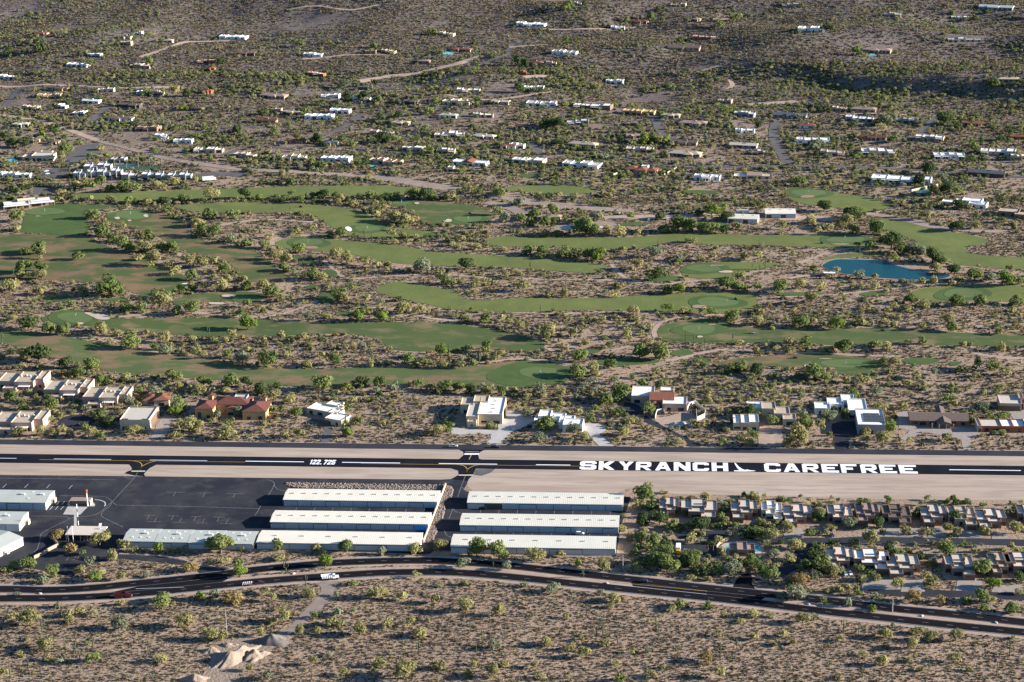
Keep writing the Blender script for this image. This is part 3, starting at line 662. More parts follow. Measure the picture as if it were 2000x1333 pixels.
sheet('bunker', smoothpx([(159, 611), (185, 612), (217, 619), (214, 626), (190, 626), (180, 619)], 2), M['bunker'], .47, 3)
sheet('bunker', smoothpx([(672, 445), (683, 443.5), (689, 451), (681, 454)], 1), M['bunker_white'], .47, 3)
for L_, w in (([(48, 423), (102, 421), (138, 413), (165, 411), (190, 408)], 3), ([(535, 480), (530, 470), (548, 464), (600, 461), (660, 458)], 4), ([(1290, 632), (1281, 640), (1277, 650), (1282, 662)], 4), ([(1280, 640), (1300, 627), (1340, 620), (1400, 616), (1440, 616)], 3.5), ([(633, 510), (650, 524), (668, 540), (690, 545), (760, 540), (870, 537), (960, 545)], 4),
             ([(1010, 544), (1100, 547), (1200, 548), (1290, 556), (1340, 551), (1400, 546), (1440, 543), (1475, 531), (1500, 527)], 3.5), ([(1195, 516), (1205, 530), (1222, 543), (1250, 551)], 4), ([(1560, 514), (1590, 505), (1610, 496), (1640, 489), (1690, 484)], 4), ([(1540, 545), (1570, 540), (1605, 535)], 5), ([(1505, 582), (1600, 578), (1680, 571), (1760, 563), (1800, 558), (1900, 552), (2010, 548)], 3.5),
             ([(1300, 706), (1330, 700), (1355, 694), (1380, 688), (1420, 683)], 4.5), ([(1040, 660), (1070, 680), (1085, 690)], 4), ([(930, 711), (970, 706), (1010, 702), (1080, 706), (1110, 712)], 4), ([(1120, 690), (1190, 685), (1240, 674), (1290, 668)], 3), ([(1420, 684), (1500, 689), (1580, 690), (1700, 695), (1760, 697)], 4), ([(380, 611), (500, 621), (560, 611), (620, 590)], 4), ([(345, 590), (330, 585), (345, 575), (365, 570)], 3),
             ([(230, 620), (330, 612), (430, 614), (520, 622)], 4), ([(310, 455), (330, 470), (345, 490), (360, 505), (380, 515)], 5), ([(430, 440), (470, 434), (510, 430), (560, 430), (620, 436)], 5), ([(700, 600), (780, 605), (840, 622), (900, 628)], 4), ([(1000, 612), (1100, 613), (1200, 610), (1280, 614)], 3), ([(1760, 497), (1800, 503), (1830, 510)], 5), ([(1900, 690), (1960, 700), (2010, 700)], 5), ([(200, 680), (330, 690)], 3)):
    ribbon('cart_path', tpx(L_), w, M['dirt'], .13)
ribbon('wash', tpx([(150, 262), (212, 281), (306, 305), (383, 320), (485, 332), (602, 338), (689, 343), (760, 350), (832, 362), (895, 370)]), [5, 7, 8, 9, 10, 11, 12, 14, 18, 18], M['wash'], .2)
ribbon('wash', tpx([(955, 384), (1010, 391), (1089, 402), (1178, 409), (1240, 413)]), [10, 18, 22, 18, 10], M['wash'], .2)
ribbon('wash', tpx([(1660, 414), (1720, 421), (1780, 432), (1830, 445), (1900, 451), (1970, 453)]), [9, 11, 12, 10, 10, 9], M['wash'], .2)
ribbon('wash', tpx([(950, 395), (985, 403), (1010, 412), (1020, 420)]), 12, M['wash'], .19)

# ------------------------------------------------------------------ lanes and streets of the town behind
for L_, w, mt in (
    ([(1515, 240), (1511, 262), (1515, 280), (1525, 296), (1538, 322)], 11, 'street'), ([(1130, 297), (1200, 306), (1260, 318), (1320, 325), (1434, 327), (1538, 325), (1680, 327), (1800, 333), (1900, 341), (2020, 347)], 8, 'street'),
    ([(712, 222), (699, 230), (666, 252), (640, 262), (600, 270), (540, 280)], 9, 'street'), ([(1862, 213), (1832, 230), (1806, 250), (1790, 268), (1700, 280)], 9, 'street'), ([(1270, 222), (1281, 236), (1288, 255), (1306, 270), (1330, 282)], 10, 'street'),
    ([(940, 109), (895, 125), (852, 135), (815, 144), (760, 150), (700, 160)], 13, 'dirt'), ([(1005, 84), (995, 96), (990, 108), (940, 126), (905, 139), (880, 147), (885, 152), (915, 153)], 7, 'street'), ([(275, 112), (319, 97), (357, 84), (398, 82), (450, 80)], 8, 'dirt'),
    ([(10, 208), (15, 202), (33, 180), (40, 172)], 9, 'street'), ([(176, 243), (194, 224), (213, 206)], 10, 'street'), ([(-20, 222), (51, 232), (102, 243), (153, 261), (190, 275)], 9, 'dirt'), ([(-20, 169), (40, 170), (90, 166), (150, 168), (240, 172), (330, 171)], 8, 'dirt'),
    ([(60, 165), (85, 157)], 6, 'dirt'), ([(1040, 280), (1046, 292), (1060, 303)], 9, 'street'), ([(995, 93), (1030, 90), (1072, 88)], 8, 'dirt'), ([(590, 116), (680, 108), (760, 108)], 5, 'dirt'), ([(700, 178), (790, 178)], 6, 'dirt'), ([(560, 20), (620, 12), (680, 20), (740, 10)], 5, 'dirt'),
    ([(1560, 70), (1610, 76), (1640, 88), (1660, 95)], 6, 'street'), ([(1060, 57), (1160, 57), (1240, 55)], 5, 'dirt'), ([(1360, 143), (1390, 133), (1410, 128)], 5, 'dirt'), ([(1415, 178), (1430, 168), (1425, 156)], 6, 'dirt'), ([(1460, 205), (1500, 203), (1560, 198)], 14, 'dirt'), ([(562, 190), (598, 186)], 10, 'street'),
    ([(430, 305), (500, 285), (560, 290), (640, 285), (720, 292), (800, 300), (900, 305)], 6, 'street'), ([(330, 268), (400, 258), (460, 248), (520, 250)], 6, 'street'), ([(870, 185), (940, 195), (1010, 190), (1090, 180)], 5, 'dirt'), ([(1640, 225), (1700, 222), (1770, 225)], 5, 'dirt'), ([(380, 345), (430, 340), (480, 342)], 16, 'street'),
    ([(1180, 427), (1240, 425), (1330, 424), (1400, 420)], 16, 'dirt'), ([(1520, 428), (1580, 426), (1630, 430)], 14, 'dirt')):
    ribbon('street' if mt == 'street' else 'dirt_lane', tpx(L_), w, M[mt], .22)
sheet('parking_lot', [tuple(T(x, y))[:2] for x, y in ((138, 292), (165, 283), (192, 280), (200, 298), (175, 308), (162, 318), (122, 324), (130, 308))], M['street'], .22)
sheet('parking_lot', [tuple(T(x, y))[:2] for x, y in ((52, 378), (75, 362), (110, 366), (106, 378), (70, 386))], M['street'], .22)
sheet('parking_lot', [tuple(T(x, y))[:2] for x, y in ((60, 348), (100, 330), (130, 328), (140, 346), (100, 350))], M['street'], .22)
sheet('bare_lot', smoothpx([(1130, 440), (1160, 433), (1200, 433), (1208, 442), (1180, 448), (1145, 447)], 1), M['wash'], .2)
sheet('bare_lot', smoothpx([(1018, 148), (1070, 146), (1075, 152), (1030, 155)], 1), M['dirt'], .2)
# drives of the houses along the runway
def drive(L_, mt, it=0): return sheet('driveway', smoothpx(L_, it) if it else [tuple(T(x, y))[:2] for x, y in L_], M[mt], .11, 10)
drive([(292, 858), (304, 838), (304, 832), (320, 812), (345, 812), (345, 820), (334, 832), (318, 859)], 'paver')
drive([(360, 812), (362, 806), (372, 800), (402, 812), (404, 820), (385, 822), (360, 820)], 'paver')
drive([R('C1', *p) for p in ((440, 745), (445, 710), (500, 680), (610, 670), (720, 690), (740, 720), (690, 750), (560, 762), (470, 760))], 'taxi', 1)
drive([R('C2', *p) for p in ((355, 705), (400, 692), (500, 710), (640, 725), (640, 735), (600, 745), (590, 780), (570, 830), (575, 882), (490, 882), (505, 830), (525, 790), (510, 750), (440, 720))], 'street', 1)
drive([R('C2', *p) for p in ((1480, 790), (1500, 765), (1600, 775), (1850, 790), (1860, 640), (1990, 640), (2150, 700), (2070, 760), (1960, 800), (1900, 860), (1880, 890), (1755, 890), (1800, 850), (1790, 820), (1700, 815), (1560, 822), (1500, 815))], 'concrete')
drive([R('C3', *p) for p in ((540, 740), (600, 730), (725, 755), (715, 790), (670, 822), (780, 908), (665, 908), (600, 840), (580, 800), (550, 790))], 'concrete')
drive([R('C3', *p) for p in ((850, 590), (870, 570), (960, 590), (1000, 620), (1010, 660), (1090, 720), (1180, 770), (1290, 820), (1360, 860), (1480, 915), (1330, 915), (1350, 880), (1300, 850), (1150, 780), (1030, 730), (930, 690), (870, 640))], 'taxi', 1)
drive([R('C3', *p) for p in ((1180, 690), (1330, 640), (1430, 690), (1410, 715), (1330, 720), (1250, 760), (1180, 770), (1100, 720), (1080, 690))], 'dirt', 1)
drive([R('C3', *p) for p in ((1890, 910), (1880, 800), (1900, 760), (2060, 780), (2080, 850), (2060, 915))], 'dirt')
drive([R('C4', *p) for p in ((500, 830), (485, 770), (490, 740), (560, 720), (690, 720), (690, 830), (620, 860), (620, 930), (515, 930))], 'taxi')
drive([R('C4', *p) for p in ((970, 660), (1060, 640), (1120, 660), (1100, 760), (1300, 770), (1520, 765), (1610, 770), (1600, 840), (1550, 850), (1560, 935), (1490, 935), (1480, 860), (1350, 830), (1200, 800), (1100, 840), (1050, 870), (1010, 850), (1070, 810), (1080, 790), (1000, 770), (1000, 700))], 'paver')
drive([R('C4', *p) for p in ((1840, 650), (2050, 640), (2050, 740), (1960, 760), (1910, 740))], 'paver')
# condominium lanes
ribbon('street', tpx([R('D3', *p) for p in ((1090, 365), (1160, 355), (1250, 350), (1350, 350), (1500, 345), (1700, 390))] + [R('D4', *p) for p in ((130, 400), (300, 395), (450, 400), (600, 390), (900, 395), (1300, 400), (1700, 410), (2000, 420))]), 8.5, M['taxi'], .13)
ribbon('street', tpx([R('D4', *p) for p in ((280, 395), (245, 430), (235, 470), (200, 530), (130, 580), (70, 610), (0, 640), (-80, 660))]), 9, M['taxi'], .135)
ribbon('street', tpx([R('D4', *p) for p in ((580, 700), (680, 725), (800, 740), (1000, 745), (1300, 750), (1696, 770), (2000, 790))]), 8, M['taxi'], .13)
sheet('parking_lot', [tuple(T(*R('D3', x, y)))[:2] for x, y in ((1065, 420), (1200, 415), (1290, 400), (1310, 360), (1400, 370), (1390, 450), (1350, 500), (1250, 520), (1180, 480), (1075, 470))], M['taxi'], .128)
for x0, x1, y0, y1 in ((100, 240, 310, 380), (640, 752, 300, 370), (770, 1000, 315, 370), (1060, 1180, 310, 370), (1260, 1420, 325, 380), (1480, 1600, 345, 385), (620, 880, 640, 720), (880, 1040, 650, 735), (1240, 1430, 660, 735), (1480, 1696, 690, 740)):
    sheet('paved_court', [tuple(T(*R('D4', a, b)))[:2] for a, b in ((x0, y1), (x1, y1), (x1 - 15, y0), (x0 + 15, y0))], M['paver'], .12)
ribbon('pavement', tpx([R('D1', *p) for p in ((790, 480), (1000, 490), (1210, 515), (1330, 560))]), 2, M['dirt'], .1)

# ------------------------------------------------------------------ pond
POND = smoothpx([(1607, 518), (1628, 507.5), (1666, 508), (1704, 509), (1732, 510), (1742, 518), (1768, 524), (1806, 533), (1832, 537), (1860, 538), (1846, 545), (1793, 548), (1742, 545), (1704, 542.5), (1666, 537.5), (1635, 532), (1610, 524)], 2)
cxp, cyp = sum(q[0] for q in POND) / len(POND), sum(q[1] for q in POND) / len(POND)
sheet('pond_bank', [(cxp + (p[0] - cxp) * 1.04, cyp + (p[1] - cyp) * 1.12) for p in POND], M['wash'], .22, 6)
sheet('pond', POND, M['water'], .42, flat=0)

# ------------------------------------------------------------------ hangars
def metal_roof(name, c, period=1.1):
    m = mat(name, c, tuple(v * .93 for v in c), .15, .45, spec=.35)
    nt = m.node_tree; b = nt.nodes['Principled BSDF']
    tc = nt.nodes.new('ShaderNodeTexCoord'); w = nt.nodes.new('ShaderNodeTexWave')
    w.wave_type = 'BANDS'; w.bands_direction = 'X'; w.inputs['Scale'].default_value = .314 / period
    nt.links.new(tc.outputs['Object'], w.inputs['Vector'])
    bn = nt.nodes.new('ShaderNodeBump'); bn.inputs['Distance'].default_value = .02
    nt.links.new(w.outputs['Fac'], bn.inputs['Height']); nt.links.new(bn.outputs[0], b.inputs['Normal'])
    return m
M['rmetal'] = metal_roof('roof_metal_white', (.74, .69, .58)); M['rmetal_g'] = metal_roof('roof_metal_grey', (.66, .63, .54)); M['rmetal_s'] = metal_roof('roof_metal_sage', (.44, .46, .42))
M['skylight'] = mat('skylight', (.62, .63, .52), rough=.5)
UNIT = MB().box(-.5, .5, -.5, .5, 0, 1).me('block')
def unit(name, mt, parent, cx, cy, z, w, d, h, rz=0):
    me = UNIT_ME.get((name, mt.name))
    if me is None:
        me = UNIT.copy(); me.name = name; me.materials.append(mt); UNIT_ME[(name, mt.name)] = me
    return obj(name, me, None, parent, loc=(cx, cy, z), rz=rz, scale=(w, d, h))
UNIT_ME = {}
def gable_x(parent, w, d, eave, ridge, wm, rm, ov=.3, t=.12):
    """long shed, ridge along x; front wall at y=0"""
    b = MB()
    b.add([(0, 0, 0), (w, 0, 0), (w, d, 0), (0, d, 0), (0, 0, eave), (w, 0, eave), (w, d, eave), (0, d, eave), (0, d / 2, ridge), (w, d / 2, ridge)],
          [(0, 1, 5, 4), (2, 3, 7, 6), (1, 2, 6, 9, 5), (3, 0, 4, 8, 7)])
    b.obj('wall', wm, parent)
    s = (ridge - eave) / (d / 2); e = eave - s * ov
    P = [(-ov, e + .02), (d / 2, ridge + .02), (d + ov, e + .02), (d + ov, e + .02 + t), (d / 2, ridge + .02 + t), (-ov, e + .02 + t)]
    r = MB(); n = len(P); v = []
    for x in (-ov, w + ov): v += [(x, y, z) for y, z in P]
    r.add(v, [(5, 4, 10, 11), (4, 3, 9, 10), (0, 5, 11, 6), (3, 2, 8, 9), (2, 1, 7, 8), (1, 0, 6, 7), (0, 1, 4, 5), (1, 2, 3, 4), (6, 11, 10, 7), (7, 10, 9, 8)])
    return r.obj('roof', rm, parent)
def hangar(x0, x1, yf, d, label, eave=4.0, ridge=5.15, doors=11, vents=13, roofm_='rmetal', wallm_='metal_cream', doorm='metal_blue', group='aircraft hangars beside the runway', dark=(), blue=(), sky=0, rz=0, white=(), fan=False):
    w = x1 - x0
    e = empty('hangar', (x0, yf, 0), rz, label, 'hangar', group)
    rf = gable_x(e, w, d, eave, ridge, M[wallm_], M[roofm_])
    if doors:
        dw = w / doors
        for i in range(doors):
            mt = M['door_dark'] if i in dark else M['bluedoor'] if i in blue else M['metal_tan'] if i in white else M[doorm]
            o = unit('hangar_door', mt, e, dw * (i + .5), -.16 - .08 * (i % 2), .12, dw - .3, .1, eave - .75 - (.25 if i % 3 == 0 else 0))
    unit('door_track', M['darkmetal'], e, w / 2, -.05, .1, w - .2, .08, eave - .7)  # dark sheet behind the doors, darkens the gaps between them
    unit('header', M['metal_blue'], e, w / 2, -.06, eave - .55, w - .1, .1, .35)
    for i in range(vents):
        x = w * (i + .62) / vents
        if fan: unit('roof_vent', M['white'], rf, x, d / 2 - .5, ridge - .1, 2.2, 1.3, .9)
        else: unit('roof_vent', M['rgrey'], rf, x, d / 2 - 1.2, ridge - .05, 1.9, .75, .42)
    for i in range(sky):
        for yy, zz in ((d * .27, .56), (d * .73, .56)): unit('skylight', M['skylight'], rf, w * (i + .9) / (sky + .8), yy, eave + (ridge - eave) * .52 + .08, 1.1, 2.6, .14)
    mask_rect((x0 + w / 2, yf + d / 2), w, d, 0, 2)
    return e
hangar(159.2, 250.6, -69.2, 16.4, 'long white roofed hangar row beside the pale rock bed, left block farthest from the road')
hangar(157.6, 249.0, -101.8, 16.4, 'middle hangar row of the left block, white roof, bright blue end door', blue=(10,), doors=11, white=(1, 3, 7))
hangar(155.3, 247.3, -130.5, 16.4, 'hangar row of the left block nearest the road, white roof with six vents', doors=5, vents=6, doorm='metal_tan')
hangar(268.5, 359.6, -69.8, 16.4, 'hangar row of the right block nearest the runway, one bay standing open', dark=(1,), doors=9, roofm_='rmetal_g')
hangar(267.3, 357.8, -102.2, 16.4, 'middle hangar row of the right block, white car parked before it', doors=10, roofm_='rmetal_g')
hangar(265.2, 356.8, -131.8, 16.4, 'hangar row of the right block nearest the road, four small roof vents', doors=5, vents=7, doorm='metal_tan', roofm_='rmetal_g')
for i, nm in enumerate(('leftmost', 'second from left', 'third from left', 'rightmost')):
    hangar(78.9 + 18.75 * i, 78.9 + 18.75 * i + 18.2, -131 - .4 * i, 17, nm + ' of the four joined sage roofed hangars behind roadside trees', eave=3.8, ridge=5.1, doors=2, vents=1, roofm_='rmetal_s', sky=3, group='joined sage roofed hangars', doorm='metal_tan', fan=True)
for i, (xa, xb) in enumerate(((-4.4, 19), (-28.4, -4.9), (-52.4, -28.9))):
    hangar(xa, xb, -80.5, 18.3, ('end', 'inner', 'outermost')[i] + ' bay of the sage roofed hangar left of the fuel pad', eave=4.8, ridge=6.2, doors=3, vents=1 if i else 2, roofm_='rmetal_s', sky=1, group='hangars at the left edge', fan=True)
for i, (xa, xb) in enumerate(((-12, 12.8), (-37, -12.5))):
    hangar(xa, xb, -111.5, 17.5, ('right', 'left')[i] + ' bay of the sage roofed hangar at left edge, middle row', eave=4.6, ridge=6.0, doors=3, vents=1, roofm_='rmetal_s', sky=1, group='hangars at the left edge', fan=True)
a, b = G(46, 1066), G(-60, 1118)
ang = math.atan2(a[1] - b[1], a[0] - b[0])
e = empty('hangar', (b[0], b[1], 0), ang, 'cream walled hangar turned at an angle, lowest at left edge', 'hangar', 'hangars at the left edge')
rf = gable_x(e, math.hypot(a[0] - b[0], a[1] - b[1]), 22, 5, 6.2, M['metal_cream'], M['rmetal_s'])
wl = math.hypot(a[0] - b[0], a[1] - b[1])
unit('door', M['door_dark'], e, wl - 15, -.06, 0.05, 1.6, .1, 2.4); unit('side_box', M['metal_cream'], e, wl - 12.5, -.5, 0.05, 2, 1, 1.2); unit('roof_vent', M['white'], rf, wl - 11, 10, 6, 2.2, 1.3, .9)
mask_rect((b[0] + math.cos(ang) * wl / 2 - math.sin(ang) * 11, b[1] + math.sin(ang) * wl / 2 + math.cos(ang) * 11), wl, 22, ang, 2)
# small annexes on the sunny end walls of the two straight rows
for x, y in ((20.3, -69), (14.1, -101)):
    e = empty('utility_closet', (x, y, 0), 0, 'small cream closet against the sunny end wall of the %s hangar row' % ('farthest' if y > -80 else 'middle left'), 'shed', 'closets on hangar ends')
    unit('wall', M['metal_cream'], e, 0, 0, 0, 2.4, 3, 2.8); unit('roof', M['rgrey'], e, 0, 0, 2.8, 2.6, 3.2, .12); unit('door', M['door_dark'], e, .2, -1.55, 0.02, 1, .08, 2.1)

# ------------------------------------------------------------------ houses
HOUSES = []
_vm = {}
def flat_vol(par, x0, y0, w, d, h, wm, rm, prp=.55, t=.32, z0=-.6):
    b = MB()
    o = [(0, 0), (w, 0), (w, d), (0, d)]; i = [(t, t), (w - t, t), (w - t, d - t), (t, d - t)]
    v = [(x, y, z0) for x, y in o] + [(x, y, h) for x, y in o] + [(x, y, h) for x, y in i] + [(x, y, h - prp) for x, y in i]
    f = []
    for k in range(4):
        n = (k + 1) % 4
        f += [(k, n, n + 4, k + 4), (k + 4, n + 4, n + 8, k + 8), (k + 8, n + 8, n + 12, k + 12)]
    b.add(v, f)
    b.obj('wall', wm, par, loc=(x0, y0, 0))
    r = MB().add([(t, t, h - prp), (w - t, t, h - prp), (w - t, d - t, h - prp), (t, d - t, h - prp)], [(0, 1, 2, 3)])
    return r.obj('roof', rm, par, loc=(x0, y0, 0))
def wins(par, x0, y0, w, h, rnd, side=None, n=None, big=False):
    n = n if n is not None else max(1, int(w / (4.6 + rnd.random() * 2)))
    for k in range(n):
        ww, hh = (rnd.choice((1.6, 2.6, 3.8, 4.6)), rnd.choice((1.4, 2.1, 2.4)))
        if big: ww, hh = 2.8, 2.1
        zz = 2.3 - hh if hh > 2 else .95
        unit('window', M['glass'], par, x0 + w * (k + .5) / n + rnd.uniform(-.3, .3), y0 - .03, max(.15, zz), min(ww, w * .82 / n), .1, min(hh, h - 1.2))
    if side is not None:
        unit('window', M['glass'], par, x0 + w + .03, y0 + side * .5, 1.0, .1, 1.6, 1.2)
def hip_roof(par, x0, y0, w, d, h, rm, ov=.7, pitch=.3, hip=True, name='roof'):
    x0 -= ov; y0 -= ov; w += 2 * ov; d += 2 * ov
    b = MB()
    if w >= d:
        rr = d / 2 if hip else .0; z = h + d / 2 * pitch
        v = [(0, 0, h), (w, 0, h), (w, d, h), (0, d, h), (rr, d / 2, z), (w - rr, d / 2, z)]
        f = [(0, 1, 5, 4), (2, 3, 4, 5), (1, 2, 5), (3, 0, 4)]
    else:
        rr = w / 2 if hip else .0; z = h + w / 2 * pitch
        v = [(0, 0, h), (w, 0, h), (w, d, h), (0, d, h), (w / 2, rr, z), (w / 2, d - rr, z)]
        f = [(0, 1, 4), (1, 2, 5, 4), (2, 3, 5), (3, 0, 4, 5)]
    v += [(x, y, zz - .2) for x, y, zz in v[:4]]
    f += [(6, 7, 1, 0), (7, 8, 2, 1), (8, 9, 3, 2), (9, 6, 0, 3), (9, 8, 7, 6)]
    b.add(v, f)
    return b.obj(name, rm, par, loc=(x0, y0, 0))
def solid(par, x0, y0, w, d, h, wm, z0=-.6):
    return MB().box(0, w, 0, d, z0, h).obj('wall', wm, par, loc=(x0, y0, 0))
def house(reg, x0, x1, y, style, wm, rm, label, d=None, h=None, rz=None, vols=None, cat='house', seed=None, roofs=None, nm='house', garage=None, hipy=True, chim=0, trees=None):
    pa, pb = R(reg, x0, y), R(reg, x1, y)
    p = T((pa[0] + pb[0]) / 2, pa[1])
    s = ppm(p); w = (pb[0] - pa[0]) / s * (.9 if reg[0] == 'A' else 1)
    rnd = random.Random(seed if seed is not None else int(x0 * 31 + y * 7 + ord(reg[0]) + ord(reg[1])))
    if rz is None: rz = rnd.uniform(-.34, -.01)
    d = d or max(9.0, min(16, w * .42)); h = h or rnd.uniform(3.5, 4.2)
    e = empty(nm, p, rz, label, cat)
    W_, R_ = M[wm], M[rm]
    if vols:
        for k, vv in enumerate(vols):
            a, b_, oy, dd, hh = vv[:5]; wm2 = M[vv[5]] if len(vv) > 5 and vv[5] else W_; rm2 = M[vv[6]] if len(vv) > 6 and vv[6] else R_
            st = vv[7] if len(vv) > 7 else 'F'
            xx, ww = -w / 2 + w * a + .002 * k, w * (b_ - a)
            if st == 'F':
                r_ = flat_vol(e, xx, oy, ww, dd, hh, wm2, rm2)
            elif st in 'HG':
                solid(e, xx, oy, ww, dd, hh, wm2); r_ = hip_roof(e, xx, oy, ww, dd, hh + .01 * k, rm2, hip=(st == 'H'))
            elif st == 'P':      # open porch: thin roof on posts
                r_ = MB().box(0, ww, 0, dd, hh - .25, hh).obj('porch_roof', rm2, e, loc=(xx, oy, 0))
                for q in range(3): unit('post', wm2, e, xx + .3 + (ww - .6) * q / 2, oy + .3, -.3, .35, .35, hh + .05)
                continue
            if hh > 2.2: wins(e, xx, oy, ww, hh, rnd, dd if k == len(vols) - 1 else None)
            if k == 0 and chim: unit('chimney', wm2, r_, ww * .6 if st == 'F' else ww * .6, dd * .5, hh - .4, 1.2, 1.0, 2.0)
    elif style == 'F':
        n = 2 if w < 14 else 3 if w < 26 else 4
        cuts = sorted([0, 1] + [(k + rnd.uniform(-.2, .2)) / n for k in range(1, n)])
        tall = rnd.randrange(n)
        for k in range(n):
            a, b_ = cuts[k], cuts[k + 1]; ww = w * (b_ - a); hh = h + (rnd.uniform(.7, 1.1) if k == tall else rnd.uniform(-.5, .3)) + .01 * k
            oy = rnd.uniform(.3, 3.2); dd = d * rnd.uniform(.72, 1.05)
            r_ = flat_vol(e, -w / 2 + w * a, oy, ww - .01, dd, hh, W_, R_)
            wins(e, -w / 2 + w * a, oy, ww, hh, rnd, dd if k == n - 1 else None)
            if rnd.random() < .6: unit('roof_unit', M['rgrey'], r_, ww * rnd.uniform(.3, .7), dd * rnd.uniform(.35, .7), hh - .5, 1.5, 1.2, 1.0)
            if k != tall and ww > 6 and rnd.random() < .45:
                MB().box(0, ww * .8, 0, 2.4, hh - 1.15, hh - .95).obj('porch_roof', R_, e, loc=(-w / 2 + w * a + ww * .1, oy - 2.41, 0))
                for q in range(3): unit('post', W_, e, -w / 2 + w * a + ww * (.14 + .36 * q), oy - 2.1, -.4, .35, .35, hh - .75)
    else:
        wing = rnd.random() < .75
        solid(e, -w / 2, 1.5, w, d * .8, h - .5, W_); rf_ = hip_roof(e, -w / 2, 1.5, w, d * .8, h - .5, R_, hip=style == 'H')
        unit('chimney', W_, rf_, w * .62, d * .4, h - .4, 1.1, 1.0, 2.1)
        wins(e, -w / 2, 1.5, w, h, rnd, d * .8)
        if wing:
            ww = w * rnd.uniform(.28, .38); xx = -w / 2 + w * rnd.uniform(.05, .6)
            solid(e, xx, -1.5, ww, d * .6, h - .45, W_); hip_roof(e, xx, -1.5, ww, d * .6, h - .42, R_, hip=style == 'H')
            wins(e, xx, -1.5, ww, h, rnd, None, 2)
    if garage:
        unit('garage_door', M['door_brown'], e, *garage)
    c = (p.x - math.sin(rz) * d / 2, p.y + math.cos(rz) * d / 2)
    mask_rect(c, w, d + 4, rz, 1.5)
    HOUSES.append((p, w, d, label))
    return e
F_, H_, G_ = 'F', 'H', 'G'
